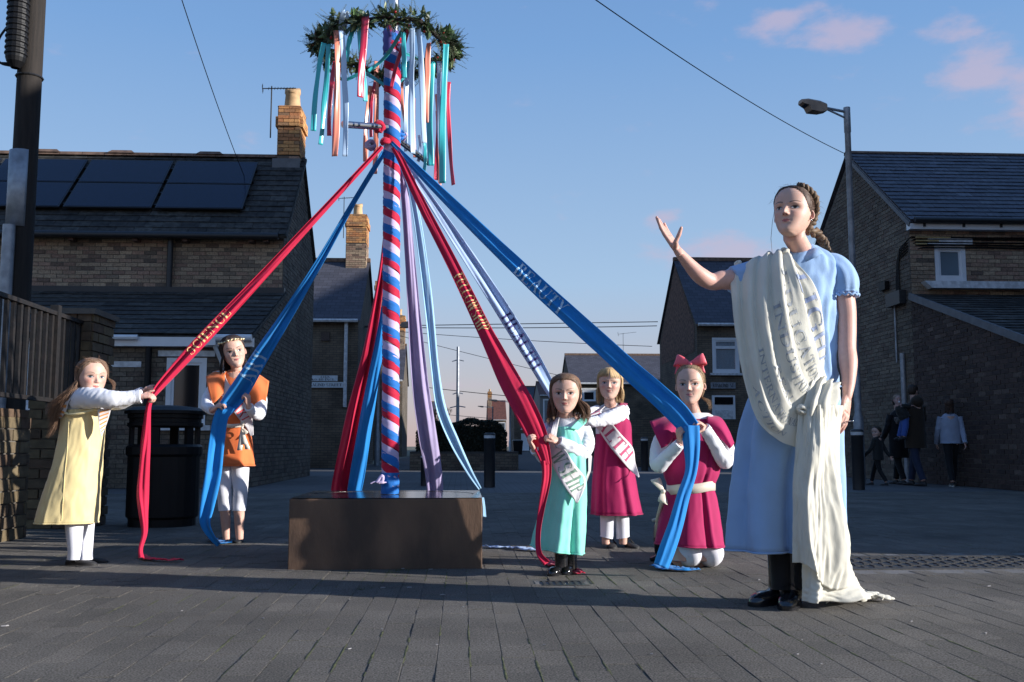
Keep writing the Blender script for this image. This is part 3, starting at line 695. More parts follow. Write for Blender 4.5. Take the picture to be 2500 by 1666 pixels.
up_=MB();p=at(2262,705,RF);up_.hexa([(p.x,RF-.22,p.z-.02),(XR+5,RF-.22,p.z-.02),(XR+5,RF-.02,p.z-.02),(p.x,RF-.02,p.z-.02),(p.x-.12,RF-.2,p.z+.11),(XR+5,RF-.2,p.z+.11),(XR+5,RF-.02,p.z+.11),(p.x-.12,RF-.02,p.z+.11)]);up_.build('canopy_fascia',M['white_old'],hr)
# ================================================================ houses further off
def far_house(label,x0,x1,y0,y1,ze,zr,side='right',walls=('bt_x','bt_y'),roof='slate_far',wins=(),chim=(),gable_top=None,extras=None,ridge='x'):
    h=thing('terraced_house',label,'house',(x0,y0,0))
    ym=(y0+y1)/2
    w=MB();holed(w,x0,x1,y0,0,ze,[whole(q) for q in wins])
    w.build('wall',M[walls[0]],h)
    for xx,fl in ((x0,0),(x1,1)):
        g=MB();g.v+=[(xx,y0,0),(xx,y1,0),(xx,y1,ze),(xx,ym,zr),(xx,y0,ze)];g.f.append((0,1,2,3,4) if fl else (4,3,2,1,0));g.m.append(0);g.build('gable_wall',M[walls[1]],h)
    uvquad('roof',[[(x0-.08,y0-.2,ze-.05),(x1+.08,y0-.2,ze-.05),(x1+.08,ym,zr+.1),(x0-.08,ym,zr+.1)],[(x1+.08,y1+.2,ze-.05),(x0-.08,y1+.2,ze-.05),(x0-.08,ym,zr+.1),(x1+.08,ym,zr+.1)]],M[roof],h)
    rg=MB();rg.box(x0-.08,x1+.08,ym-.1,ym+.1,zr+.05,zr+.19);rg.build('ridge',M['terracotta'],h)
    gu=MB();gu.tube([(x0,y0-.24,ze-.06),(x1,y0-.24,ze-.06)],.06,6);gu.build('gutter',M['white_old'],h)
    for (wx,wz,ww,wh,kw) in wins: window(h,(wx,y0,wz),(1,0,0),(0,-1,0),ww,wh,.09,**kw)
    for c in chim: chimney(h,*c)
    return h
# second house on the left side of the street, with the street signs
ax2=at(873,900,32).x
h2=far_house('narrow brick house on the left with street name signs on its front wall',-14,ax2,32,38,4.75,7.15,chim=[(ax2-.75,ax2-.05,34.6,35.5,6.6,8.85)])
aerial(h2,(ax2-.85,34.6,8.0),1.45,.2,.55);
dp=MB();p=at(846,800,32);dp.tube([(p.x,31.9,4.7),(p.x,31.9,1.9)],.06,8);dp.build('downpipe',M['white_old'],h2)
q=MB();p=at(795,822,32);q.box(p.x-.14,p.x+.14,31.94,31.99,p.z-.14,p.z+.14);q.build('vent',M['brick_dark'],h2)
q=MB();p0=at(772,1005,32);p1=at(812,1075,32);q.box(p0.x,p1.x,31.93,31.98,p1.z,p0.z);q.build('dark_opening',M['dark_plastic'],h2)  # flat black panel standing in for the darkness of an open doorway
yw=MB();yw.box(ax2-3.2,ax2+.3,29.5,29.7,0,1.75);ywo=yw.build('yard_wall',M['bt_x'],None);tag(ywo,'low dark brick yard wall below the street name signs','wall')
h3=far_house('far brick terrace end beyond the maypole with an orange chimney',-12,-3.55,46,52,4.8,7.2,chim=[(-4.3,-3.6,48.6,49.4,6.6,8.8)])
h4=far_house('farthest brick terrace end on the left side of the street',-12,-3.7,62,68,4.8,7.2,chim=[(-4.5,-3.75,64.6,65.4,6.6,9.2)])
# middle right house
mx=at(1703,900,34).x
pw=at(1742,875,34)
h5=far_house('brick house behind the kneeling girl with a net-curtained window above a white door',mx,mx+12,34,40.5,4.95,7.75,
   wins=[(at(1772,868,34).x,at(1772,868,34).z,at(1806,868,34).x-at(1740,868,34).x,at(1772,822,34).z-at(1772,908,34).z,dict(glass='glass',transom=.28,curtain=True))])
st=MB();st.v+=[(mx-.012,34.4,4.0),(mx-.012,40.1,4.0),(mx-.012,40.2,4.9),(mx-.012,37.25,7.6),(mx-.012,34.3,4.9)];st.f.append((4,3,2,1,0));st.m.append(0);st.build('stone_gable',M['stone'],h5)
d0=at(1737,966,34);d1=at(1795,1060,34);dm=MB();dm.box(d0.x,d1.x,33.90,33.985,.0,d0.z);dr=dm.build('door',M['white'],h5)
q=MB();q.box(d0.x+.08,d1.x-.08,33.885,33.898,d0.z-.32,d0.z-.06);q.build('fanlight',M['glass_dark'],dr)
q=MB();q.box(d0.x+.1,d1.x-.1,33.885,33.898,.3,d0.z-.52);q.build('door_panel',M['white_old'],dr)
h6=far_house('dark slate terrace house behind the fair-haired girl, with a small white window',at(1395,900,65).x,at(1395,900,65).x+7.5,65,72,4.85,6.95,
   wins=[(at(1438,967,65).x,at(1438,967,65).z,.9,.75,dict(glass='glass_dark',lintel=.12))])
h6b=far_house('far terrace house with a red tiled roof beside the dark slate one',at(1395,900,65).x+7.58,at(1395,900,65).x+19,65,72,4.85,6.95,roof='tile_far')
aerial(h6b,(at(1540,880,65).x,68,7),1.5,0,1.0)
M['render']=mat('grey_render',(.2,.19,.18),.9,var=.15,vs=1)
h7=far_house('grey rendered far house between the red banner and the little girl',at(1318,960,95).x,at(1400,960,95).x,95,103,5.6,7.0,walls=('render','render'),roof='tile_far',wins=[(at(1336,985,95).x,3.9,.8,2.6,dict(glass='blind'))])
h8=far_house('far terrace with an orange ridge and white door left of the red banner',at(1255,960,125).x,at(1318,960,125).x+2,125,134,5.6,8.4,roof='slate_far',wins=[(at(1282,1035,125).x,3.6,1.0,1.6,dict(glass='glass_dark')),(at(1282,1090,125).x,1.2,1.0,2.1,dict(glass='white'))])
h9=far_house('distant low red-roofed terrace with an orange chimney at the street end',at(1192,960,170).x,at(1236,960,170).x,170,180,5.2,8.6,roof='tile_far',chim=[(at(1192,960,170).x,at(1192,960,170).x+.7,173,174,7,10.2)],wins=[(at(1224,1042,170).x,4,1.4,1.5,dict(glass='glass'))])
h10=far_house('distant terrace past the hedge at the far end on the left',at(1040,960,150).x,at(1060,960,150).x,150,160,5,7.5)
# unseen buildings added off to the right to block the sun and shade the street
def shade_house(label,x0,x1,y0,y1,ze,zr):
    ob=thing('shade_block',label,'house',(x0,y0,0));ym=(y0+y1)/2
    w=MB();w.box(x0,x1,y0,y1,0,ze);w.build('wall',M['bt_y'],ob)
    w=MB();a,b=x0-.2,x1+.2
    w.v+=[(a,y0-.2,ze-.05),(b,y0-.2,ze-.05),(b,ym,zr),(a,ym,zr),(a,y1+.2,ze-.05),(b,y1+.2,ze-.05)];w.f+=[(0,1,2,3),(3,2,5,4),(0,3,4),(1,5,2)];w.m+=[0]*4;w.build('roof',M['slate'],ob)
    n=max(2,int((y1-y0)/2.6))
    for k in range(n):
        for z in (1.6,4.4): window(ob,(x0-.065,y0+(k+.5)*(y1-y0)/n,z),(0,1,0),(-1,0,0),.9,1.2,.08,'glass')
shade_house('unseen brick block added on the right to cast shade, nearest the camera',9.6,17,3.7,11.6,6.4,9.1)
shade_house('taller unseen brick block added behind the low extension to cast shade',17.6,24,6,17.0,11.3,13.3)
shade_house('long unseen brick block added across the side street to cast shade',25,33,18.6,37,11.5,15)
shade_house('lower unseen brick block added up the side street to cast shade',27,33,39,62,8.5,11)
shade_house('second long unseen brick block added further up the street to cast shade',30,38,66,140,14,19)
# ================================================================ lettering
def _arc(cx,cy,rx,ry,a0,a1,w0,w1,n=12):
    """stroke along an ellipse; w0 thin (top/bottom), w1 thick (sides)"""
    out=[];prev=None
    for k in range(n+1):
        a=math.radians(a0+(a1-a0)*k/n);th=w0+(w1-w0)*abs(math.cos(a))**1.5
        c,s=math.cos(a),math.sin(a);o=(cx+(rx)*c,cy+(ry)*s);i=(cx+(rx-th)*c,cy+(ry-w0)*s if ry>w0 else cy)
        if prev: out.append((prev[0],o,i,prev[1]))
        prev=(o,i)
    return out
def _bar(x0,y0,x1,y1,w):
    dx,dy=x1-x0,y1-y0;l=math.hypot(dx,dy);nx,ny=-dy/l*w/2,dx/l*w/2
    return [((x0-nx,y0-ny),(x1-nx,y1-ny),(x1+nx,y1+ny),(x0+nx,y0+ny))]
def glyph(ch,T=.15,t=.045,serif=True):
    """letter as quads in a cell of height 1; returns (quads, width)"""
    S=lambda x,w=.13,ys=(0,1):[q for y in ys for q in _bar(x-w,y+(t/2 if y==0 else -t/2),x+w,y+(t/2 if y==0 else -t/2),t)] if serif else []
    V=lambda x,y0=0,y1=1,w=T:_bar(x,y0,x,y1,w);H=lambda x0,x1,y,w=t:_bar(x0,y,x1,y,w)
    E_=lambda x,y,d:_bar(x,y,x,y+d,t) if serif else []
    c=ch
    if c=='I': return V(.13)+S(.13),.30
    if c=='L': return V(.13)+S(.13)+H(.1,.56,t/2)+E_(.56,0,.24),.62
    if c=='E': return V(.13)+S(.13)+H(.1,.56,t/2)+H(.1,.54,1-t/2)+H(.1,.44,.52)+E_(.56,0,.24)+E_(.54,1,-.22)+E_(.44,.42,.2),.64
    if c=='F': return V(.13)+S(.13)+H(.1,.54,1-t/2)+H(.1,.44,.52)+E_(.54,1,-.22)+E_(.44,.42,.2),.60
    if c=='T': return V(.31)+S(.31,ys=(0,))+H(.02,.60,1-t/2)+E_(.03,1,-.24)+E_(.59,1,-.24),.66
    if c=='H': return V(.13)+V(.62)+S(.13)+S(.62)+H(.13,.62,.52),.78
    if c=='N': return V(.1,w=t)+V(.62,w=t)+_bar(.10,.96,.62,.05,T)+S(.08,ys=(1,))+S(.1,ys=(0,))+S(.62,ys=(1,)),.74
    if c=='A': return _bar(.10,0,.36,.98,t)+_bar(.60,0,.34,1,T)+H(.19,.52,.34)+S(.10,.1,(0,))+S(.61,.12,(0,)),.74
    if c=='V': return _bar(.34,0,.08,1,T)+_bar(.34,0,.60,1,t)+S(.08,.12,(1,))+S(.6,.1,(1,)),.7
    if c=='Y': return _bar(.34,.45,.08,1,T)+_bar(.34,.45,.60,1,t)+V(.34,0,.5)+S(.34,ys=(0,))+S(.08,.11,(1,))+S(.6,.1,(1,)),.7
    if c=='W': return _bar(.27,0,.07,1,T)+_bar(.27,0,.45,.95,t)+_bar(.66,0,.46,1,T)+_bar(.66,0,.86,1,t)+S(.07,.1,(1,))+S(.86,.1,(1,)),.96
    if c=='O': return _arc(.39,.5,.37,.51,0,360,t,T,20),.80
    if c=='C': return _arc(.39,.5,.37,.51,48,312,t,T,16)+E_(.63,.87,-.18)+E_(.63,.13,.12),.70
    if c=='G': return _arc(.39,.5,.37,.51,48,312,t,T,16)+E_(.63,.87,-.18)+V(.62,.1,.45,T*.9)+S(.62,.12,(.45+t/2,)),.76
    if c=='D': return V(.13)+_arc(.25,.5,.45,.5,-90,90,t,T,12)+H(.0,.3,t/2)+H(.0,.3,1-t/2),.76
    if c=='P': return V(.13)+S(.13)+_arc(.28,.74,.29,.26,-90,90,t,T,10)+H(.0,.3,1-t/2)+H(.13,.3,.50),.62
    if c=='R': return V(.13)+S(.13)+_arc(.28,.75,.28,.25,-90,90,t,T,10)+H(.0,.3,1-t/2)+H(.13,.3,.52)+_bar(.34,.52,.64,0,T)+S(.64,.08,(0,)),.72
    if c=='B': return V(.13)+_arc(.28,.76,.26,.24,-90,90,t,T,10)+_arc(.28,.27,.32,.27,-90,90,t,T,10)+H(.0,.3,1-t/2)+H(.0,.3,t/2)+H(.13,.3,.53),.66
    if c=='U': return V(.13,.3)+V(.60,.3,w=t)+_arc(.365,.32,.30,.32,180,360,t,T*.8,10)+S(.13,ys=(1,))+S(.60,.11,(1,)),.74
    if c=='S': return _arc(.28,.74,.24,.26,40,270,t,T*.9,12)+_arc(.28,.26,.26,.26,90,-140,t,T*.9,12)+E_(.47,.92,-.16)+E_(.07,.08,.16),.58
    if c=='6': return _arc(.27,.3,.25,.30,0,360,t,T,14)+_arc(.37,.45,.36,.53,100,200,t,T,8),.58
    if c=='8': return _arc(.27,.74,.2,.24,0,360,t,T,14)+_arc(.27,.27,.24,.27,0,360,t,T,14),.56
    if c=='0': return _arc(.29,.5,.27,.51,0,360,t,T,18),.62
    if c=='-': return H(.05,.3,.45,t*1.8),.36
    if c=='.': return _bar(.1,.0,.1,.14,.14),.24
    return [],.34
def text_quads(s,gap=.06,**kw):
    x=0;out=[]
    for ch in s:
        q,w=glyph(ch,**kw);out+=[tuple((px+x,py) for px,py in qq) for qq in q];x+=w+gap
    return out,x-gap
def letters(mb,s,fn,sub=.12,**kw):
    """lay text through fn(x in 0..1 along, y in 0..1 across)->point; quads subdivided so they follow the cloth"""
    qs,W=text_quads(s,**kw)
    for q in qs:
        (ax,ay),(bx,by),(cx,cy),(dx,dy)=q
        n=max(1,int(max(math.hypot(bx-ax,by-ay),math.hypot(cx-dx,cy-dy))/sub));m=max(1,int(max(math.hypot(dx-ax,dy-ay),math.hypot(cx-bx,cy-by))/sub))
        rows=[]
        for j in range(m+1):
            v=j/m;row=[]
            for i in range(n+1):
                u=i/n;x=(ax*(1-u)+bx*u)*(1-v)+(dx*(1-u)+cx*u)*v;y=(ay*(1-u)+by*u)*(1-v)+(dy*(1-u)+cy*u)*v
                row.append(fn(x/W,y))
            rows.append(row)
        mb.grid(rows)
def flat_text(name,s,o,u,up,width,h,mt,parent,serif=True,T=.15,t=.045):
    o,u,up=Vector(o),Vector(u),Vector(up);mb=MB()
    letters(mb,s,lambda x,y:o+u*(x*width)+up*(y*h),.5,serif=serif,T=T,t=t)
    return mb.build(name,mt,parent)
# street signs
M['sign_white']=mat('sign_white',(.62,.66,.68),.5,var=.12,vs=9)
M['ink']=mat('sign_black_lettering',(.015,.015,.02),.6)
sg=thing('street_sign','white number plate reading EVEN 60-80 INCL above the street name','sign',(ax2-2,31.95,2.9))
p0,p1=at(752,917,31.95),at(824,931,31.95);q=MB();q.box(p0.x,p1.x,31.93,31.97,p1.z,p0.z);q.build('plate',M['sign_white'],sg)
hh=p0.z-p1.z
flat_text('lettering','EVEN',(at(783,917,31.92).x,31.925,p1.z+hh*.55),(1,0,0),(0,0,1),.29,hh*.38,M['ink'],sg)
flat_text('lettering','60-80 INCL.',(at(762,917,31.92).x,31.925,p1.z+hh*.08),(1,0,0),(0,0,1),.76,hh*.38,M['ink'],sg)
sg=thing('street_sign','long white street name plate reading ROSALIND STREET on the dark brick wall','sign',(ax2-2,31.95,2.7))
p0,p1=at(738,933,31.95),at(839,947,31.95);q=MB();q.box(p0.x,p1.x,31.93,31.97,p1.z,p0.z);q.build('plate',M['sign_white'],sg)
hh=p0.z-p1.z
flat_text('lettering','ROSALIND STREET',(p0.x+.06,31.925,p1.z+hh*.25),(1,0,0),(0,0,1),p1.x-p0.x-.12,hh*.5,M['ink'],sg)
sg=thing('street_sign','dark-edged street name plate reading ROSALIND ST above the white door','sign',(mx+1,33.95,3))
p0,p1=at(1735,934,33.95),at(1796,949,33.95);q=MB();q.box(p0.x,p1.x,33.94,33.985,p1.z,p0.z);q.build('plate',M['galv'],sg)
hh=p0.z-p1.z
flat_text('lettering','ROSALIND. ST',(p0.x+.07,33.93,p1.z+hh*.2),(1,0,0),(0,0,1),p1.x-p0.x-.14,hh*.6,M['ink'],sg,serif=False,T=.16,t=.14)
# ================================================================ street furniture
def lathe(mb,c,prof,seg=20,m=0):
    rows=[[(c[0]+r*math.cos(2*math.pi*k/seg),c[1]+r*math.sin(2*math.pi*k/seg),c[2]+z) for k in range(seg)] for r,z in prof]
    mb.grid(rows,True,m);mb.fan(rows[-1],(c[0],c[1],c[2]+prof[-1][1]),m)
def bollard(px,pyb,pyt,wpx,label,lit=True):
    p=gnd(px,pyb);d=p.length/1.0;r=wpx*math.hypot(p.x,p.y)/F_PX/2;h=at(px,pyt,p.y).z
    t=thing('bollard',label,'bollard',p,'black bollards along the paving edge')
    b=MB();lathe(b,p,[(r,0),(r,h*.86),(r*1.05,h*.865),(r*1.05,h*.9)]);b.build('post',M['black_metal'],t,smooth=True)
    c=MB();q=p+Vector((0,0,h*.90));lathe(c,q,[(r*1.02,0),(r*1.02,h*.055)]);c.build('white_band',M['white_old'],t,smooth=True)
    c=MB();lathe(c,p+Vector((0,0,h*.955)),[(r*1.06,0),(r*1.02,h*.03),(r*.7,h*.045)]);c.build('cap',M['black_metal'],t,smooth=True)
bollard(1195,1190,1057,27,'black bollard with a white band standing before the hedge')
bollard(1040,1186,1110,26,'black bollard half hidden behind the lilac ribbon')
bollard(1574,1150,1068,17,'slim black bollard between the girl in the magenta dress and the kneeling girl')
bollard(2097,1196,1048,27,'black bollard with a white band behind the woman in blue')
# lamp post (right)
def lamp_post(label,base,h,r,armdir,arm,head,hd=.16):
    t=thing('street_lamp',label,'street lamp',base);b=MB();base=Vector(base)
    lathe(b,base,[(r*1.5,0),(r*1.5,1.1),(r,1.2),(r*.92,h-.45),(r*1.05,h-.44),(r*1.05,h)],14);b.build('column',M['galv'],t,smooth=True)
    a=MB();d=Vector(armdir).normalized();top=base+Vector((0,0,h-.08))
    a.tube([top-Vector((0,0,.12)),top+d*arm+Vector((0,0,.04))],.018,8);a.tube([top,top+d*arm+Vector((0,0,.05))],.026,8);a.build('arm',M['galv'],t,smooth=True)
    hb=MB();c=top+d*arm+Vector((0,0,.05));s=Vector((-d.y,d.x,0));u=Vector((0,0,1))
    rows=[]
    for (l,w,zt,zb) in ((0,.08,.06,-.07),(.12,hd*.8,.10,-.10),(.30,hd,.115,-.085),(head*.75,hd,.12,.0),(head,hd*.7,.11,.05)):
        cc=c+d*l;rows.append([cc-s*w+u*zb,cc+s*w+u*zb,cc+s*w+u*(zt-.03),cc+s*w*.7+u*zt,cc-s*w*.7+u*zt,cc-s*w+u*(zt-.03)])
    hb.grid(rows,True);hb.fan(rows[0],None,0,True);hb.fan(rows[-1]);hb.build('lamp_head',M['lamp'],t)
    gl=MB();gl.obox(c+d*head*.62+u*-.015,d*head*.27+u*.045,s*hd*.8,u*.01);gl.build('lens',M['glass_dark'],t)
M['lamp']=mat('lamp_housing',(.34,.24,.17),.5,var=.2)
bp=at(2092,1050,16.2);bp.z=0
tp=at(2060,263,16.2)
lamp_post('tall street lamp rising behind the woman in front of the right-hand house',(at(2075,700,16.2).x+.06,16.2,0),tp.z,.055,(-1,-.12,0),.40,.46,.11)
l2=at(965,792,33);l2x=at(925,800,33)
lamp_post('street lamp mostly hidden behind the striped maypole, its head over the side street',(l2x.x,33,0),at(925,792,33).z+.0,.06,(1,-.1,.0),.75,.55)
for (px,pyt,Y,lab) in ((1245,978,95,'distant street lamp with its head above the hedge, the taller one'),(1203,993,130,'distant street lamp over the hedge, the smaller one')):
    q=at(px,pyt,Y);lamp_post(lab,(q.x,Y,0),q.z,.09,(-1,0,0),1.2,.8,.2)
# telegraph mast with cross arms behind the hedge
tb=at(1117,1060,60);tt=at(1117,847,60)
tm=thing('telegraph_pole','thin grey pole with three pairs of cross arms rising behind the hedge','utility pole',(tb.x,60,0))
b=MB();lathe(b,(tb.x,60,0),[(.11,0),(.085,tt.z)],10);b.build('pole',M['galv'],tm,smooth=True)
for py,wpx in ((880,29),(960,25),(993,38)):
    z=at(1117,py,60).z;hw=wpx*60/F_PX/2;b=MB();b.tube([(tb.x-hw,60,z-.08),(tb.x,60,z+.04)],.035,6);b.tube([(tb.x,60,z+.04),(tb.x+hw,60,z-.04)],.035,6);b.build('cross_arm',M['galv'],tm)
# overhead wires
def wire(label,a,b,sag,r=.008,n=24):
    a,b=Vector(a),Vector(b);mb=MB();pts=[]
    for k in range(n+1):
        t=k/n;p=a.lerp(b,t);p.z-=sag*4*t*(1-t);pts.append(p)
    mb.tube(pts,r,4);tag(mb.build('overhead_wire',M['dark_plastic'],None),label,'wire')
wire('overhead wire dropping from the top of the sky to the solar panel roof',at(440,-12,13),at(600,440,19.6),.08,.007)
wire('overhead wire running from the top of the sky to the right-hand house gable',at(1440,-10,11),at(2068,378,19.9),.12,.009)
wire('upper of the two dark wires crossing the street behind the maypole',at(880,797,34),at(1606,786,34.5),-.0,.014)
wire('lower of the two dark wires crossing the street behind the maypole',at(880,799,34),at(1604,796,34.5),.05,.014)
wire('thin wire slanting down towards the far roofs on the right, highest of three',at(975,810,44),at(1592,846,40),.06,.012)
wire('thin wire slanting down towards the far roofs on the right, middle of three',at(975,820,60),at(1400,925,64),.05,.016)
wire('wire crossing low over the hedge past the telegraph pole',at(1040,946,60),at(1250,968,60),.02,.02)
wire('lowest faint wire over the hedge running to the distant red roof',at(1040,1008,90),at(1200,1022,110),.02,.025)
# hedge on its brick planter wall
hp=[gnd(1000,1148),gnd(1253,1146)];HY=hp[0].y
pl=thing('brick_planter','low brick planter wall across the street end, under the dark hedge','wall',(hp[0].x,HY,0))
b=MB();b.box(hp[0].x,hp[1].x+.1,HY,HY+1.6,0,.5);plw=b.build('wall',M['mortar_dark'],pl)
bricks(plw,(hp[0].x,HY,0),(1,0,0),(0,-1,0),hp[1].x-hp[0].x+.1,lambda u:.5,'brick_grey',nparts=160)
M['leaf_dark']=mat('hedge_leaf',(.016,.022,.012),.8,var=.5,vs=3)
hg=MB();r_=random.Random(3)
x0,x1=at(1015,1060,HY).x,at(1238,1060,HY).x
for k in range(17000):
    x=r_.uniform(x0,x1);e=min(x-x0,x1-x);top=1.32+.05*math.sin(x*3)+.04*math.sin(x*7.3)-max(0,.45-e)**1.6*1.1
    u=r_.random()
    if u<.45: y=HY+.1+r_.random()**2*.12;z=.45+(top-.45)*r_.random()
    elif u<.8: y=HY+.1+r_.random()*1.3;z=top-r_.random()**2*.1+r_.uniform(-.02,.05)
    else: y=HY+.1+r_.random()*1.3;z=.45+(top-.5)*r_.random()
    s=r_.uniform(.018,.045);d=Vector((r_.gauss(0,1),r_.gauss(0,1),r_.gauss(0,1))).normalized();e2=d.orthogonal().normalized();e3=d.cross(e2)
    p=Vector((x,y,z));hg.quad(p-e2*s,p-e3*s*.5,p+e2*s,p+e3*s*.5)
hgo=thing('hedge','long dark clipped hedge growing on the low brick planter wall','hedge',(x0,HY,.4));hg.build('foliage',M['leaf_dark'],hgo)
b=MB();b.box(x0+.15,x1-.15,HY+.2,HY+1.3,.45,1.2);b.build('dense_core',M['leaf_dark'],hgo)
# bare little tree past the hedge
bt=at(1085,1040,48);tr=thing('bare_tree','small bare winter tree showing above the hedge beside the pale ribbon','tree',(bt.x,48,0))
def twig(mb,p,d,l,r,dep):
    q=p+d*l;mb.tube([p,q],[r,r*.65],4,caps=False)
    if dep==0: return
    for _ in range(3): twig(mb,q,(d+Vector((r_.uniform(-.6,.6),r_.uniform(-.6,.6),r_.uniform(-.1,.5)))).normalized(),l*.72,r*.62,dep-1)
b=MB();twig(b,Vector((bt.x,48,0)),Vector((0,0,1)),1.0,.06,0);b.build('trunk',M['timber'],tr)
b=MB()
for k in range(4): twig(b,Vector((bt.x,48,1.0)),Vector((r_.uniform(-.7,.7),0,1)).normalized(),.55,.03,4)
b.build('crown',M['timber'],tr)
# wheelie bin and distant car shapes down the street
wb_=gnd(1264,1112);wbt=thing('wheelie_bin','black wheelie bin standing in front of the far houses','bin',wb_)
b=MB();s=.36;b.hexa([(wb_.x-s*.8,wb_.y-.3,.05),(wb_.x+s*.8,wb_.y-.3,.05),(wb_.x+s*.8,wb_.y+.3,.05),(wb_.x-s*.8,wb_.y+.3,.05),(wb_.x-s,wb_.y-.4,1.0),(wb_.x+s,wb_.y-.4,1.0),(wb_.x+s,wb_.y+.4,1.0),(wb_.x-s,wb_.y+.4,1.0)]);b.build('body',M['dark_plastic'],wbt)
b=MB();b.hexa([(wb_.x-s-.04,wb_.y-.45,1.0),(wb_.x+s+.04,wb_.y-.45,1.0),(wb_.x+s+.04,wb_.y+.45,1.04),(wb_.x-s-.04,wb_.y+.45,1.04),(wb_.x-s+.05,wb_.y-.4,1.07),(wb_.x+s-.05,wb_.y-.4,1.07),(wb_.x+s-.05,wb_.y+.4,1.12),(wb_.x-s+.05,wb_.y+.4,1.12)]);b.build('lid',M['dark_plastic'],wbt)
# dark yard wall and bits to the right of the far terrace
yw=MB();a=at(1592,1060,31.5);c=at(1840,1040,31.5);yw.box(a.x-.9,c.x+1,31.4,31.62,0,at(1740,1024,31.5).z)
tag(yw.build('yard_wall',M['bt_x'],None),'dark yard wall below the white door of the house behind the kneeling girl','wall')
yw=MB();a=at(1440,1010,58);yw.box(a.x-2,a.x+4.4,58,58.2,0,3.3);uw=yw.build('outbuilding_wall',M['bt_x'],None)
tag(uw,'dark single-storey outbuilding wall in front of the slate terrace','wall')
# ================================================================ utility pole (left)
pc=at(45,690,11.8);ptop=at(75,60,11.8);UX=pc.x+.0
up=thing('utility_pole','dark timber utility pole at the left edge with a metal sheath','utility pole',(UX,11.8,0))
b=MB();rows=[]
for k in range(30):
    z=8.2*k/29;rr=.150-.002*z;rows.append([(UX+rr*math.cos(a*math.pi/12)*(1+.02*noise.noise(Vector((a,z*.5,0)))),11.8+rr*math.sin(a*math.pi/12),z) for a in range(24)])
b.grid(rows,True);b.build('pole',M['timber'],up,smooth=True)
z0=at(45,558,11.8).z;z1=at(45,372,11.8).z
b=MB();b.grid([[(UX-.02+.155*math.cos(a),11.8+.165*math.sin(a),z) for a in [math.radians(x) for x in range(165,316,10)]] for z in (z0,(z0+z1)/2,z1)]);sh=b.build('metal_sheath',M['galv'],up,smooth=True)
mm=sh.modifiers.new('s','SOLIDIFY');mm.thickness=.006
b=MB();b.tube([(UX-.06,11.62,0),(UX-.06,11.62,z0)],.07,12);b.build('conduit',M['galv'],up,smooth=True)
cb=MB();zb=at(45,160,11.8).z;p=at(48,80,11.6)
lathe(cb,(p.x-.02,11.58,zb),[(.05,-.12),(.1,-.05),(.115,0),(.115,1.6),(.08,1.7)],16)
for k in range(22): lathe(cb,(p.x-.02,11.58,zb+.03+k*.07),[(.115,0),(.128,.012),(.128,.03),(.115,.042)],16)
cb.build('cable_box',M['dark_plastic'],up,smooth=False)
b=MB();b.tube(crom([(p.x-.1,11.58,zb+.45),(p.x-.22,11.55,zb+.2),(p.x-.2,11.55,zb-.05),(p.x-.05,11.58,zb-.1)],6),.014,6);b.tube([(UX-2.5,11.6,at(0,166,11.8).z),(UX,11.66,at(48,166,11.8).z)],.012,6);b.build('cable',M['dark_plastic'],up)
b=MB();b.tube([(UX+.15*math.cos(a),11.8+.15*math.sin(a),zb-.15) for a in [k*math.pi/8 for k in range(17)]],.012,5);b.build('strap',M['black_metal'],up)
# ================================================================ garden wall, pier, railings (left)
WX=-3.08
gw=thing('garden_wall','low buff brick garden wall under the railings at the left edge','wall',(WX,4,0))
b=MB();b.box(WX-.4,WX-.012,2.5,7.25,0,.845);gwo=b.build('wall_core',M['mortar'],gw)
bricks(gwo,(WX-.012,2.5,0),(0,1,0),(1,0,0),4.75,lambda u:.85,'brick_wall',nparts=300,bw=.235,bh=.085,proud=.012,prefer=lambda q:-q[0],depth=.03)
b=MB();
y=2.5
while y<7.2: b.box(WX-.42,WX+.004,y+.005,min(y+.225,7.25)-.005,.845,.90);y+=.235
b.build('coping_bricks',M['brick_wall'],gw,kind='stuff')
pr_=thing('brick_pier','square mossy brick pier at the end of the railings behind the girl in yellow','pier',(-3.4,8.05,0))
b=MB();b.box(-3.42,-2.97,8.0,8.48,0,1.70);po=b.build('pier_core',M['mortar'],pr_)
bricks(po,(-3.43,7.99,0),(1,0,0),(0,-1,0),.47,lambda u:1.72,'brick_wall',nparts=60,bw=.235,bh=.078,depth=.03)
bricks(po,(-2.96,7.99,0),(0,1,0),(1,0,0),.5,lambda u:1.72,'brick_wall',nparts=60,bw=.235,bh=.078,depth=.03)
b=MB();b.box(-3.46,-2.93,7.96,8.52,1.70,1.745);b.build('cap',M['mortar'],pr_)
rl=thing('railing','rusty dark steel railing panel standing on the garden wall','railing',(WX-.2,6,.9))
RX=WX+.03
b=MB();b.bar((RX,2.4,1.68),(RX,8.0,1.63),.05,.03);b.build('top_rail',M['rust_rail'],rl)
b=MB();b.bar((RX,2.4,.99),(RX,8.0,.985),.045,.03);b.build('bottom_rail',M['rust_rail'],rl)
y=2.5;k=0
while y<7.98:
    bb2=MB()
    thick=.032 if k%1==0 else .02
    bb2.box(RX-.012,RX+.012,y-thick/2,y+thick/2,1.0,1.64);bb2.build('bar',M['rust_rail'],rl);y+=.105;k+=1
for yy in (3.4,5.4,7.5):
    bb2=MB();bb2.box(RX-.03,RX+.03,yy-.03,yy+.03,.88,1.70);bb2.build('post',M['rust_rail'],rl)
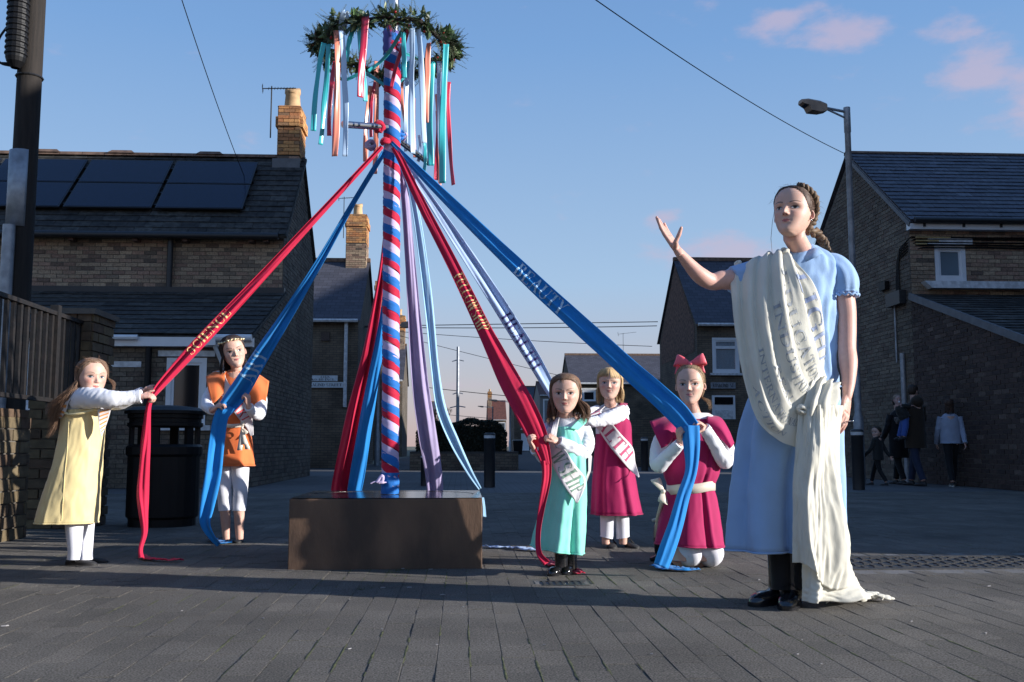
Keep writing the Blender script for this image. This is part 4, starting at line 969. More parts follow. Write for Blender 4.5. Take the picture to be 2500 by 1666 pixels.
# ================================================================ litter bin
bp=gnd(395,1283);bn=thing('litter_bin','black round litter bin with a wide hood between the two girls on the left','bin',(bp.x,bp.y,0))
hB=.97;r=.285
b=MB();lathe(b,(bp.x,bp.y,0),[(r*.93,.0),(r*.93,.06),(r,.08),(r,.56),(r*1.06,.58),(r*1.06,.64),(r*1.0,.66)],28);b.build('body',M['dark_plastic'],bn,smooth=False)
b=MB()
for k in range(6):
    b=MB();a=math.pi/6+k*math.pi/3;b.obox((bp.x+r*.93*math.cos(a),bp.y+r*.93*math.sin(a),.73),(.035*math.sin(a),-.035*math.cos(a),0),(.015*math.cos(a),.015*math.sin(a),0),(0,0,.085));b.build('hood_post',M['dark_plastic'],bn)
b=MB();lathe(b,(bp.x,bp.y,.80),[(r*1.0,0),(r*1.05,.01),(r*1.05,.035),(r*1.0,.04),(r*1.0,.07),(r*1.05,.075),(r*1.05,.105),(r*1.14,.11),(r*1.14,.135),(r*.9,.165),(r*.4,.18)],28);b.build('hood',M['dark_plastic'],bn,smooth=False)
# ================================================================ manhole, drain
M['iron']=mat('cast_iron',(.06,.057,.055),.6,metal=.3,var=.3,vs=20,bump=.3)
M['concrete']=mat('concrete',(.17,.16,.15),.9,var=.2,vs=5,bump=.5,bs=90)
mh=thing('manhole_cover','cast iron manhole cover with raised lugs set in the paving behind the woman','manhole cover',(2.77,5.46,0))
b=MB();b.box(1.85,3.7,5.0,5.92,-.01,-.001);b.build('surround',M['concrete'],mh)
b=MB()
for (x0,x1,y0,y1) in ((2.05,3.5,5.15,5.2),(2.05,3.5,5.72,5.77),(2.05,2.1,5.2,5.72),(3.45,3.5,5.2,5.72)): b.box(x0,x1,y0,y1,-.004,.006)
b.box(2.1,3.45,5.2,5.72,-.008,.000);b.build('frame',M['iron'],mh)
b=MB()
for i in range(17):
    for j in range(7):
        x=2.16+i*.077;y=5.25+j*.07
        if (i+j)%2: b.box(x-.028,x+.028,y-.012,y+.012,.0,.006)
        else: b.box(x-.012,x+.012,y-.026,y+.026,.0,.006)
b.build('raised_lugs',M['iron'],mh,kind='stuff')
dr=thing('drain_grate','small rusty drain cover in the paving in front of the girl in mint','drain',(.48,4.72,0))
b=MB();b.box(.355,.605,4.615,4.825,-.01,-.001);b.build('surround',M['concrete'],dr)
b=MB()
for k in range(7): b.box(.39+k*.03,.405+k*.03,4.65,4.79,-.004,.003)
b.box(.38,.60,4.64,4.65,-.004,.004);b.box(.38,.60,4.79,4.80,-.004,.004);b.build('bars',M['iron'],dr)
# weeds in the joints, litter
M['grass']=mat('weed_blade',(.085,.10,.03),.8,var=.4,vs=8)
wd=MB();r_=random.Random(5)
def tuft(x,y,n,s):
    for k in range(n):
        a=r_.uniform(0,6.28);l=s*r_.uniform(.4,1);p=Vector((x+r_.gauss(0,s*.7),y+r_.gauss(0,s*.25),-.004));d=Vector((math.cos(a)*.8,math.sin(a)*.8,r_.uniform(.3,1))).normalized();e=d.cross(Vector((0,0,1))).normalized()*.0015
        wd.tri(p-e,p+e,p+d*l)
for (px,py,n,s) in ((960,1400,60,.03),(975,1393,40,.03),(985,1408,30,.03),(1080,1412,30,.02),(880,1440,50,.02),(1010,1440,20,.015),(1330,1412,30,.02),(905,1436,30,.02),(870,1437,20,.02),(935,1424,26,.02),(1140,1425,20,.02)): p=gnd(px,py);tuft(p.x,p.y,n,s)
for k in range(420):
    ci=r_.randint(-26,30);x=ci*.1+.03;y=r_.uniform(2.4,5.6);ok=noise.noise(Vector((x*1.6,y*1.2,5)))
    if ok>.04: tuft(x,y,10,.010)
tag(wd.build('weeds',M['grass'],None),'weeds and moss growing in the paving joints','weeds');bpy.data.objects['weeds']['kind']='stuff'
lt=MB()
for k in range(60):
    y=r_.uniform(2.5,7.5);x=r_.uniform(-.5,.6)*y;s=r_.uniform(.002,.005);p=Vector((x,y,.003));lt.obox(p,(s,r_.uniform(-s,s),0),(0,s*.7,0),(0,0,s*.3))
for px,py in ((1240,1307),(480,1303),(350,1363),(985,1388),(935,1435),(1000,1434),(1080,1452),(12,1528),(1052,1390),(2415,1431)): p=gnd(px,py,.004);lt.obox(p,(.008,.002,0),(.003,.005,0),(0,0,.002))
lo_=lt.build('gravel_crumbs',mat('pale_crumbs',(.26,.25,.25),.8),None,kind='stuff');lo_['label']='pale grit and paper scraps scattered over the paving';lo_['category']='litter'
# ================================================================ plinth and maypole
M['corten']=mat('weathered_steel_plate',(.14,.082,.05),.55,metal=.15,var=.35,vs=3.2,c2=(.055,.034,.024),bump=.25,bs=40,stretch=(1.2,1.2,.5))
M['corten_top']=mat('polished_dark_steel',(.17,.165,.165),.16,metal=.9,var=.2,vs=3)
BX0,BX1,BY0,BY1,BZ=-.905,.115,5.31,6.20,.372
pl=thing('steel_plinth','low rust-brown steel box with a polished top that the maypole stands on','plinth',((BX0+BX1)/2,5.75,0))
b=MB();b.box(BX0,BX1,BY0,BY1,-.01,BZ-.004);bo=b.build('box',M['corten'],pl);bv=bo.modifiers.new('b','BEVEL');bv.width=.004;bv.segments=2
b=MB();cx,cy=(BX0+BX1)/2,(BY0+BY1)/2
ring=[(cx+.47*math.cos(a),cy+.40*math.sin(a),BZ) for a in [k*2*math.pi/64+math.pi/4 for k in range(64)]]
def sq(a):
    c,s=math.cos(a),math.sin(a);k=1/max(abs(c),abs(s));return (cx+(BX1-BX0)/2*c*k,cy+(BY1-BY0)/2*s*k,BZ)
outr=[sq(k*2*math.pi/64+math.pi/4) for k in range(64)]
b.grid([outr,ring],True,flip=False);b.grid([ring,[(x,y,BZ-.003) for x,y,z in ring]],True)
b.build('top_plate',M['corten_top'],pl)
b=MB();b.fan([(cx+.463*math.cos(a),cy+.393*math.sin(a),BZ-.0015) for a in [k*2*math.pi/64 for k in range(64)]]);b.build('round_inset',M['corten_top'],pl)
PX,PY=at(953,1160,5.75).x,5.75
mp_=thing('maypole','striped maypole wound with blue, red and lilac cloth on the steel plinth','maypole',(PX,PY,BZ))
PR=.048;ZT_=4.6;lean=(at(951,400,PY).x-PX)/2.2
def pc_(z): return Vector((PX+lean*(z-BZ)*.6,PY,z))
b=MB();rows=[]
for k in range(2): rows.append([pc_(BZ if k==0 else ZT_)+Vector((PR*.86*math.cos(a*math.pi/16),PR*.86*math.sin(a*math.pi/16),0)) for a in range(32)])
b.grid(rows,True);b.build('steel_shaft',M['steel'],mp_,smooth=True)
C={}
C['red']=fabric('crimson_cloth',(.52,.012,.05));C['blue']=fabric('royal_blue_cloth',(.018,.16,.52));C['lilac']=fabric('pale_lilac_cloth',(.58,.48,.72))
PER=.149;ZW=at(950,62,PY).z
def helix(mt,ph,wd_,rr,z0,z1,nm='cloth_winding'):
    mb=MB();n=int((z1-z0)/PER*40);rows=[]
    for i in range(n+1):
        a=-2*math.pi*i/40;zc=z0+PER*i/40;row=[]
        for j in range(7):
            v=j/6;z=zc+ph*PER+(v-.5)*wd_*PER+.006*math.sin(i*.11+ph*9)
            wr=.0012*math.sin(v*17+i*.21)+.0010*math.sin(v*29-i*.5)+ (.0016 if .1<v<.9 else 0)
            row.append(pc_(z)+Vector(((rr+wr)*math.cos(a),(rr+wr)*math.sin(a),0)))
        rows.append(row)
    mb.grid(rows);return mb.build(nm,mt,mp_,smooth=True)
helix(C['lilac'],0,.50,PR,BZ+.05,ZW-.14);helix(C['red'],.40,.36,PR+.0012,BZ+.05,ZW-.13);helix(C['blue'],.72,.38,PR+.0018,BZ+.05,ZW-.12)
b=MB();rows=[]
for k in range(12):
    z=BZ+.001+k*.011;rr=PR+.004+.002*math.sin(k*1.3)
    rows.append([pc_(z)+Vector(((rr+.0015*math.sin(a*1.7+k))*math.cos(a*math.pi/16),(rr+.0015*math.sin(a*1.7+k))*math.sin(a*math.pi/16),0)) for a in range(32)])
b.grid(rows,True);b.build('cloth_foot',C['blue'],mp_,smooth=True)
b=MB();k0=pc_(.44)+Vector((-.05,-.05,0))
b.tube(crom([k0+Vector(q) for q in ((.03,0,0),(0,-.015,.0),(-.03,-.02,.005),(-.055,-.02,-.005))],4),[(.008,.004)]*2+[(.012,.008)]*5+[(.006,.004)]*6,8)
b.tube(crom([k0+Vector(q) for q in ((-.02,-.02,0),(.0,-.02,.03),(.012,-.02,.035),(.01,-.02,.01),(-.01,-.02,0))],4),.010,8);b.build('knot',C['lilac'],mp_,smooth=True)
# upper lilac/purple wrap around the shaft
C['purple']=fabric('purple_cloth',(.14,.12,.38))
zA,zB=at(940,120,PY).z,at(940,80,PY).z
b=MB();rows=[]
for k in range(16):
    z=lerp(zA-.03,zB,k/15);rows.append([pc_(z)+Vector((-.006+(PR+.003+.003*math.sin(k*1.1+a*.6))*math.cos(a*math.pi/16),(PR+.003)*math.sin(a*math.pi/16),0)) for a in range(32)])
b.grid(rows,True);b.build('purple_wrap',C['purple'],mp_,smooth=True)
# pegs
def peg(a,b_,r,nm='peg'):
    mb=MB();mb.tube([a,b_],r,18);o=mb.build(nm,M['steel'],mp_,smooth=False);return o
zp=at(950,312,PY).z;ctr=pc_(zp)
pa=at(838,304,5.45);peg(ctr,pa,.020)
pb=at(1043,360,5.72);peg(pc_(at(950,330,PY).z),Vector((pb.x,6.05,pb.z+.0)),.018)
ze=at(945,50,5.45);peg(pc_(ze.z+.04),ze,.021)
# cloth knots where the bands are tied
def blob(mb,c,r,n=3,seed=0):
    rr=random.Random(seed)
    for k in range(n):
        d=Vector((rr.gauss(0,1),rr.gauss(0,1),rr.gauss(0,1))).normalized();e=d.orthogonal().normalized();f=d.cross(e);q=[]
        for i in range(14):
            a=i*2*math.pi/13;q.append(c+(e*math.cos(a)+f*math.sin(a))*r*(1+.1*rr.random())+d*r*.25*math.sin(a*2))
        mb.tube(q,r*.45,8)
for c_,px,py,Y,r,k in (('red',925,310,5.68,.028,1),('blue',975,330,5.8,.026,2),('lilac',985,335,5.82,.022,5),('lilac',905,355,5.78,.024,3),('red',940,345,5.69,.022,4),('red',973,110,5.75,.030,6),('lilac',978,115,5.72,.016,7)):
    mb=MB();blob(mb,at(px,py,Y),r,3,k);mb.build('cloth_knot',C[c_],mp_,smooth=True)
# ---------------------------------------------------------------- cloth bands
SUNV=sd
def band(name,path,mt,parent=None,n=10,m=14,folds=2.5,fa=.12,twist=None,seed=0,lit=None):
    """cloth band through path rows (px,py,Y,width_px[,turn]); returns (object, surface function)"""
    rr=random.Random(seed);pts=[];ws=[];tw=[]
    for q in path:
        p=at(q[0],q[1],q[2]);pts.append(p);ws.append(q[3]*p.y/F_PX);tw.append(q[4] if len(q)>4 else 0)
    rows=crom([(*p,w_,t_) for p,w_,t_ in zip(pts,ws,tw)],n)
    P=[Vector(r[:3]) for r in rows];W=[max(.004,r[3]) for r in rows];TW=[r[4] for r in rows];G=[];ph=rr.random()*6
    Lc=0
    for i,p in enumerate(P):
        t=(P[min(i+1,len(P)-1)]-P[max(i-1,0)]).normalized()
        if i: Lc+=(P[i]-P[i-1]).length
        view=(p-Vector((0,0,CH))).normalized();a=t.cross(view).normalized()
        if a.x<0: a=-a
        nn=a.cross(t).normalized()
        if nn.dot(view)>0: nn=-nn
        if TW[i]:
            ca,sa=math.cos(TW[i]),math.sin(TW[i]);a,nn=a*ca+nn*sa,nn*ca-a*sa
        row=[]
        for j in range(m+1):
            v=j/m-.5
            d=W[i]*fa*(math.sin(v*folds*6.28+ph+.5*math.sin(Lc*2.3))+.45*math.sin(v*folds*13+ph*2+Lc*3))
            d+=W[i]*(.07*noise.noise(Vector((v*5+seed,Lc*3.1,seed)))+.045*(.3-abs(noise.noise(Vector((v*9,Lc*2.2,seed+4)))*2)))
            row.append(p+a*(v*W[i]*(1+.05*noise.noise(Vector((Lc*4,v,seed)))))+nn*d)
        G.append(row)
    mb=MB();mb.grid(G);o=mb.build(name,mt,parent,smooth=True)
    so=o.modifiers.new('t','SOLIDIFY');so.thickness=.0016;so.offset=0
    ln=[0]
    for i in range(1,len(P)): ln.append(ln[-1]+(P[i]-P[i-1]).length)
    def surf(u,v,off=.003):
        """u: metres along, v: 0..1 across"""
        i=0
        while i<len(ln)-2 and ln[i+1]<u: i+=1
        f=min(1,max(0,(u-ln[i])/(ln[i+1]-ln[i]+1e-9)));x=min(max(v,0),.9999)*m;j=int(x);g=x-j
        A=G[i][j].lerp(G[i][j+1],g);B=G[i+1][j].lerp(G[i+1][j+1],g);q=A.lerp(B,f)
        nrm=(G[i][j+1]-G[i][j]).cross(G[i+1][j]-G[i][j]).normalized();vv=(q-Vector((0,0,CH)))
        if nrm.dot(vv)>0: nrm=-nrm
        return q+nrm*off
    def u_at(px,py):
        best=(1e9,0)
        for i,p in enumerate(P):
            d=p-Vector((0,0,CH));x=d.x*_c+d.y*_s;yy=-d.x*_s+d.y*_c;zc=yy*_cp+d.z*_sp;up_=-yy*_sp+d.z*_cp
            X=CX+F_PX*x/zc;Y_=CY-F_PX*up_/zc;e=(X-px)**2+(Y_-py)**2
            if e<best[0]: best=(e,ln[i])
        return best[1]
    return o,surf,u_at
def band_text(s,o,surf,u0,u1,v0,v1,mt,**kw):
    mb=MB();letters(mb,s,lambda x,y:surf(u0+(u1-u0)*x,v0+(v1-v0)*y,.0045),.07,**kw);return mb.build('lettering',mt,o)
M['gold']=mat('yellow_print',(.82,.55,.24),.7);M['pale_print']=mat('pale_blue_print',(.30,.50,.72),.7);M['white_print']=mat('white_blue_print',(.45,.66,.85),.7);M['navy']=mat('navy_print',(.035,.03,.14),.7)
C['rib_red']=fabric('red_banner_cloth',(.60,.015,.065),transl=.2);C['rib_blue']=fabric('blue_banner_cloth',(.018,.25,.66),transl=.2)
C['rib_pale']=fabric('pale_blue_banner_cloth',(.47,.62,.88),transl=.2);C['rib_lilac']=fabric('lilac_banner_cloth',(.44,.37,.58),transl=.2);C['rib_sky']=fabric('sky_banner_cloth',(.40,.66,.88),transl=.2)
def held(label,path,mt,**kw):
    o,s,u=band('banner_ribbon',path,C[mt],None,**kw);tag(o,label,'ribbon','long cloth bands running from the maypole');return o,s,u
o,s,u=held('long red cloth band lettered SCIENCE held by the girl in yellow',[(933,358,5.70,10),(905,388,5.69,11),(700,610,5.64,18),(560,760,5.60,26),(470,855,5.56,28),(395,938,5.52,20),(374,966,5.50,11)],'rib_red',folds=1.2,fa=.22,seed=1)
band_text('SCIENCE',o,s,u(462,865),u(560,755),.72,.12,M['gold'])
band('tail',[(370,972,5.49,10),(362,1000,5.49,12),(357,1060,5.48,20),(351,1120,5.47,26,.5),(346,1195,5.46,30,.4),(350,1250,5.44,22),(354,1300,5.42,14,-.3),(345,1340,5.40,12,-.6),(347,1362,5.38,14,-.5)],C['rib_red'],o,folds=1,fa=.18,seed=3)
def floor_band(name,pts,w,mt,parent,h=.006,label=None):
    mb=MB();rows=[];c=crom(pts,8);seed_=pts[0][0]*.1
    P=[gnd(q[0],q[1],h) for q in c]
    for i,p in enumerate(P):
        t=(P[min(i+1,len(P)-1)]-P[max(i-1,0)]).normalized();a=Vector((-t.y,t.x,0)).normalized()
        if len(c[i])>2: ww=c[i][2]
        else: ww=w
        rows.append([p+a*((k/8-.5)*ww)+Vector((0,0,.022*abs(noise.noise(Vector((k*.35,i*.22,seed_)))) +.012*abs(noise.noise(Vector((k*.9,i*.6,seed_+3)))))) for k in range(9)])
    mb.grid(rows);q=mb.build(name,mt,parent,smooth=True);so=q.modifiers.new('t','SOLIDIFY');so.thickness=.002;return q
floor_band('tail_end',[(346,1356,.05),(360,1366,.05),(400,1370,.045),(445,1371,.04)],.05,C['rib_red'],o)
o,s,u=held('long blue cloth band lettered ART held by the girl in orange',[(938,372,5.72,12),(922,398,5.73,12),(860,500,5.86,13),(780,640,6.02,19),(700,770,6.18,29),(630,880,6.33,40),(580,960,6.42,46),(545,1005,6.44,36)],'rib_blue',folds=1.1,fa=.16,seed=5)
band_text('ART',o,s,u(603,940),u(643,862),.95,.06,M['pale_print'])
band('tail',[(560,990,6.43,30),(540,1020,6.42,34),(530,1080,6.41,36),(520,1160,6.39,38),(505,1240,6.36,34,.3),(502,1278,6.34,30,.6),(518,1310,6.33,24,.9),(535,1330,6.33,20,1)],C['rib_blue'],o,folds=.8,fa=.12,seed=6)
floor_band('tail_end',[(520,1318,.08),(540,1326,.09),(560,1325,.08)],.08,C['rib_blue'],o)
o,s,u=held('long red cloth band lettered FELLOWSHIP held by the girl in mint',[(960,358,5.70,13),(983,400,5.66,18),(1030,500,5.55,24),(1110,655,5.38,29),(1180,800,5.20,36),(1207,855,5.13,43),(1243,928,5.03,53),(1278,994,4.93,56),(1307,1055,4.90,52),(1325,1100,4.88,36),(1335,1135,4.87,24)],'rib_red',folds=1.6,fa=.07,seed=8)
band_text('FELLOWSHIP',o,s,u(1118,665),u(1183,806),.06,.94,M['gold'])
band('tail',[(1334,1125,4.87,24),(1334,1170,4.87,22),(1322,1240,4.86,17,.4),(1314,1300,4.84,14,.6),(1316,1350,4.80,14,.3),(1335,1376,4.78,16)],C['rib_red'],o,folds=1,fa=.15,seed=9)
floor_band('tail_end',[(1330,1368,.05),(1350,1381,.07),(1372,1384,.06),(1395,1394,.05),(1418,1402,.05)],.05,C['rib_red'],o)
o,s,u=held('long pale blue cloth band lettered HEALTH passing behind the girl in mint',[(965,372,5.78,12),(1010,430,5.82,16),(1105,570,5.92,28),(1205,722,6.02,36),(1295,866,6.1,36),(1350,960,6.14,28),(1395,1030,6.16,20)],'rib_pale',folds=1.1,fa=.12,seed=10)
band_text('HEALTH',o,s,u(1228,765),u(1314,905),.14,.86,M['navy'])
o,s,u=held('broad blue cloth band lettered BEAUTY held by the kneeling girl',[(955,348,5.70,10),(1000,395,5.67,17),(1105,499,5.58,29),(1280,668,5.43,41),(1400,779,5.32,46),(1480,851,5.24,48),(1540,905,5.19,50),(1600,958,5.13,53),(1650,1005,5.09,56),(1686,1048,5.06,48)],'rib_blue',folds=1.5,fa=.06,seed=12)
band_text('BEAUTY',o,s,u(1262,640),u(1376,766),.1,.92,M['white_print'])
band('tail',[(1684,1040,5.05,46),(1688,1090,5.03,40),(1686,1150,5.01,30,.2),(1668,1210,4.98,32,.1),(1650,1280,4.95,36),(1630,1340,4.93,40,-.1),(1615,1384,4.92,38,-.3)],C['rib_blue'],o,folds=.9,fa=.14,seed=13)
floor_band('tail_end',[(1612,1385,.13),(1640,1391,.10),(1680,1393,.06),(1706,1392,.04)],.05,C['rib_blue'],o)
held('lilac cloth band hanging from the maypole behind the plinth',[(965,380,5.80,12),(985,450,5.84,18),(1000,620,5.93,24),(1012,780,6.02,32),(1025,930,6.12,40),(1043,1060,6.25,44),(1058,1150,6.36,42),(1064,1215,6.42,38)],'rib_lilac',folds=1.4,fa=.14,seed=14)
o,s,u=held('narrow sky-blue cloth band running from the maypole over the corner of the plinth',[(968,385,5.79,10),(1000,450,5.80,16),(1022,560,5.84,20),(1046,740,5.92,22),(1062,900,5.98,20),(1078,1000,6.02,24),(1110,1080,6.08,24),(1145,1150,6.12,16),(1172,1194,6.15,8)],'rib_sky',folds=1.1,fa=.12,seed=15)
band('tail',[(1178,1215,6.1,7),(1181,1240,6.05,8),(1182,1262,6.0,10)],C['rib_sky'],o,folds=1,fa=.1,seed=16)
held('red cloth band hanging behind the maypole on its left side',[(942,560,5.83,8),(930,680,5.90,16),(902,850,6.05,28),(868,1010,6.22,42),(848,1110,6.32,46),(835,1180,6.40,48),(832,1215,6.42,50)],'rib_red',folds=1.3,fa=.2,seed=17)
held('blue cloth band hanging beside the red one on the left of the maypole',[(944,700,5.88,8),(928,830,5.98,22),(905,960,6.10,30),(885,1080,6.22,34),(872,1160,6.32,36),(862,1215,6.38,34)],'rib_blue',folds=1,fa=.15,seed=18)
fb_=floor_band('crumpled_cloth',[(1182,1336,.05),(1215,1338,.06),(1250,1339,.05),(1285,1343,.08),(1310,1345,.06),(1340,1347,.03)],.05,C['rib_pale'],None);tag(fb_,'pale blue cloth end lying crumpled on the paving right of the plinth','cloth')
# ---------------------------------------------------------------- wreath
wz=at(945,100,PY).z;WC=Vector((at(944,100,PY).x,PY,wz-.045));WRx,WRy=.405,.40
wr=thing('hanging_wreath','round evergreen and berry wreath hung on the maypole with satin ribbons in many colours','wreath',WC)
M['ivy']=mat('ivy_leaf',(.06,.11,.045),.4,var=.6,vs=15,c2=(.015,.035,.015));M['fir']=mat('fir_sprig',(.055,.075,.03),.7,var=.5,vs=15);M['varieg']=mat('variegated_leaf',(.22,.26,.13),.5,var=.4)
M['berry']=mat('red_berry',(.45,.015,.02),.3);M['cone']=mat('pine_cone',(.10,.045,.02),.8,var=.4)
r_=random.Random(21)
def wp(a,dr=0,dz=0):
    q=noise.noise(Vector((math.cos(a)*2.2,math.sin(a)*2.2,4)));return WC+Vector(((WRx+dr+.05*q)*math.cos(a),(WRy+dr+.05*q)*math.sin(a),dz+.012*math.sin(a*3)+.04*noise.noise(Vector((math.cos(a)*3,math.sin(a)*3,9)))))
b=MB();b.tube([wp(k*2*math.pi/48) for k in range(49)],.014,8,caps=False);b.build('hoop',M['timber'],wr,smooth=True)
def leaf(mb,p,d,l,wd_,bend=.15,shape=0):
    d=d.normalized();s=d.orthogonal().normalized();s=(s*math.cos(bend*9)+d.cross(s)*math.sin(bend*9));nn=d.cross(s)
    if shape==0: prof=[(0,.1),(.2,.8),(.45,1),(.75,.6),(1,0.02)]
    elif shape==1: prof=[(0,.15),(.12,.9),(.22,.45),(.4,1.0),(.55,.5),(.75,.45),(1,.02)]
    else: prof=[(0,.15),(1,.05)]
    rows=[[p+d*l*t-s*wd_*w_+nn*l*bend*t*t,p+d*l*t+nn*(l*bend*t*t-wd_*.25*w_),p+d*l*t+s*wd_*w_+nn*l*bend*t*t] for t,w_ in prof]
    mb.grid(rows)
L1,L2,L3,CN=MB(),MB(),MB(),MB()
for k in range(2100):
    a=r_.uniform(0,2*math.pi)
    if noise.noise(Vector((math.cos(a)*5,math.sin(a)*5,1)))<-.12 and r_.random()<.7: continue
    an=r_.uniform(0,2*math.pi);rad=r_.uniform(.0,.04);o_=wp(a)
    er=Vector((math.cos(a),math.sin(a),0));p=o_+er*rad*math.cos(an)+Vector((0,0,rad*math.sin(an)))
    d=(er*math.cos(an)+Vector((0,0,math.sin(an)))*.9+Vector((-math.sin(a),math.cos(a),0))*r_.gauss(0,.9)).normalized()
    t=r_.random()
    if t<.38: leaf(L1,p,d,r_.uniform(.035,.07),r_.uniform(.012,.024),r_.uniform(-.3,.3),1)
    elif t<.55: leaf(L3,p,d,r_.uniform(.03,.055),r_.uniform(.006,.012),r_.uniform(-.3,.3),0)
    else:
        l=r_.uniform(.05,.11);q=p+d*l;L2.tube([p,q],[.0016,.0008],3,caps=False);e=d.orthogonal().normalized();f=d.cross(e)
        for j in range(9):
            s=j/9;base=p.lerp(q,s)
            for sg_ in (-1,1):
                dd=(d*.7+e*sg_*.8+f*r_.uniform(-.4,.4)).normalized();L2.tri(base-d*.0015,base+d*.0015,base+dd*(.028-.018*s))
L1.build('ivy_leaves',M['ivy'],wr,kind='stuff');L2.build('fir_sprigs',M['fir'],wr,kind='stuff');L3.build('variegated_leaves',M['varieg'],wr,kind='stuff')
# individually visible big leaves
for px,py,Y,l,w_ in ((1090,98,5.62,.09,.028),(780,82,5.62,.06,.026),(828,48,5.5,.045,.02),(1042,62,5.5,.05,.02)):
    mb=MB();leaf(mb,at(px,py,Y),Vector((.1,0,1)),l,w_,.2,0);mb.build('large_leaf',M['ivy'],wr)
def uvs(mb,c,r,n=8,m=6):
    rows=[[(c[0]+r*math.sin(math.pi*j/m)*math.cos(2*math.pi*i/n),c[1]+r*math.sin(math.pi*j/m)*math.sin(2*math.pi*i/n),c[2]+r*math.cos(math.pi*j/m)) for i in range(n)] for j in range(m+1)]
    mb.grid(rows,True)
be=MB()
for a0 in (1.2,2.1,2.9,3.5,3.9,4.4,4.9,5.3,5.7,.2,.7):
    for k in range(5): uvs(be,wp(a0+r_.uniform(-.05,.05),r_.uniform(-.03,.03),r_.uniform(-.05,.04)),.008)
be.build('berries',M['berry'],wr,kind='stuff',smooth=True)
for a0 in (3.35,3.6,2.7):
    c=wp(a0,.02,-.02);mb=MB();uvs(mb,c,.016,8,6)
    for k in range(40):
        d=Vector((r_.gauss(0,1),r_.gauss(0,1),r_.gauss(0,1))).normalized();leaf(mb,c+d*.012,d,.014,.006,.3,0)
    mb.build('pine_cone',M['cone'],wr)
S={}
def satin(n,c): S[n]=mat('satin_'+n,c,.32,var=.05,spec=.6,sheen=.2,coat=.15)
satin('teal',(.03,.42,.46));satin('coral',(.78,.25,.16));satin('pale',(.45,.60,.80));satin('crimson',(.50,.01,.05))
def hang(cn,x0,y0,x1,y1,Y,wpx,sw=.0,tw=.55,seed=0):
    rr=random.Random(seed);k=5;path=[]
    for i in range(k+1):
        t=i/k;path.append((x0+(x1-x0)*t+sw*math.sin(t*3.1)*10+rr.uniform(-1,1),y0+(y1-y0)*t,Y,wpx*rr.uniform(.85,1.05),tw*math.sin(t*4+seed)*.9+rr.uniform(-.15,.15)))
    o,_,_=band('satin_ribbon',path,S[cn],wr,folds=.5,fa=.05,m=6,seed=seed);o['label']={'teal':'teal','coral':'coral pink','pale':'pale blue','crimson':'crimson'}[cn]+' satin ribbon'
for k,a in enumerate([('teal',790,105,766,320,5.42,13),('teal',803,108,782,354,5.50,13),('crimson',818,150,803,332,5.72,11),('coral',822,75,818,382,5.40,15),('crimson',820,200,815,382,5.45,13),('pale',833,75,842,382,5.36,14),('teal',865,65,845,150,5.40,14),('teal',875,45,893,248,5.38,13),
    ('crimson',893,40,880,238,5.33,20),('coral',905,210,893,395,6.05,13),('coral',920,150,914,425,6.1,14),('crimson',915,200,907,335,6.05,8),('teal',985,80,987,190,5.4,13),('pale',1006,70,1008,375,5.38,15),('pale',1022,70,1036,350,5.40,15),('coral',1046,105,1040,300,5.5,14),
    ('pale',995,165,990,370,6.05,11),('coral',984,175,988,300,6.1,8),('teal',1057,150,1052,405,5.75,17),('pale',1072,150,1080,420,5.8,12),('crimson',1068,270,1064,440,5.9,13),('coral',1066,230,1074,455,5.9,9),('teal',1088,108,1079,448,5.50,17),('crimson',1094,200,1107,452,5.75,12),
    ('teal',1036,350,1034,425,5.95,9),('coral',1010,240,1013,385,6.0,8),('pale',1023,330,1020,395,6.0,9)]):
    hang(*a,sw=R.uniform(-.6,.6),seed=k)
band('satin_ribbon',[(833,140,5.6,6),(830,90,5.45,10,.6),(838,36,5.36,14),(848,38,5.37,10,.8),(840,80,5.42,8)],S['pale'],wr,folds=.5,fa=.05,m=6,seed=40)['0' if 0 else 0]['label']='pale blue satin ribbon'
for k,pth in enumerate([[(898,175,5.6,8),(930,150,5.6,9,.8),(955,120,5.55,9),(985,70,5.42,10)],[(802,170,5.9,7),(840,195,5.95,8),(890,180,5.95,8),(950,212,5.9,8),(985,190,5.9,7),(1000,150,5.95,6)],[(992,132,6.05,7),(1010,140,6.1,7),(1030,150,6.1,7)]]):
    band('satin_ribbon',pth,S['teal'],wr,folds=.5,fa=.1,m=6,seed=50+k)[0]['label']='teal satin ribbon'
band('satin_ribbon',[(1000,60,5.5,10),(985,110,5.62,11,.5),(968,160,5.68,12,.9),(955,215,5.69,8)],S['crimson'],wr,folds=.5,fa=.1,m=6,seed=60)[0]['label']='crimson satin ribbon'
# ================================================================ people toolkit
M['skin']=vcol_mat('skin',.5,sss=.12,bump=.05,spec=.35)
M['hair']=vcol_mat('hair',.6,spec=.35)
M['eye']=vcol_mat('eye_surface',.22,spec=.3)
WHITE=fabric('white_cotton',(.78,.79,.84),transl=.1,bump=.12)
def remesh(mb,voxel,smooth=4):
    me=mb.mesh('tmp');o=bpy.data.objects.new('tmp',me);col.objects.link(o)
    r=o.modifiers.new('r','REMESH');r.mode='VOXEL';r.voxel_size=voxel;r.use_smooth_shade=True
    s=o.modifiers.new('s','SMOOTH');s.factor=.5;s.iterations=smooth
    dg=bpy.context.evaluated_depsgraph_get();e=o.evaluated_get(dg);m2=e.to_mesh()
    v=[tuple(x.co) for x in m2.vertices];f=[tuple(p.vertices) for p in m2.polygons]
    e.to_mesh_clear();bpy.data.objects.remove(o);bpy.data.meshes.remove(me)
    return v,f
ZS=[-.50,-.48,-.44,-.38,-.30,-.20,-.10,.0,.12,.25,.35,.42,.47,.50]
WS=[.0,.095,.148,.205,.252,.295,.325,.338,.345,.335,.29,.23,.14,.0]
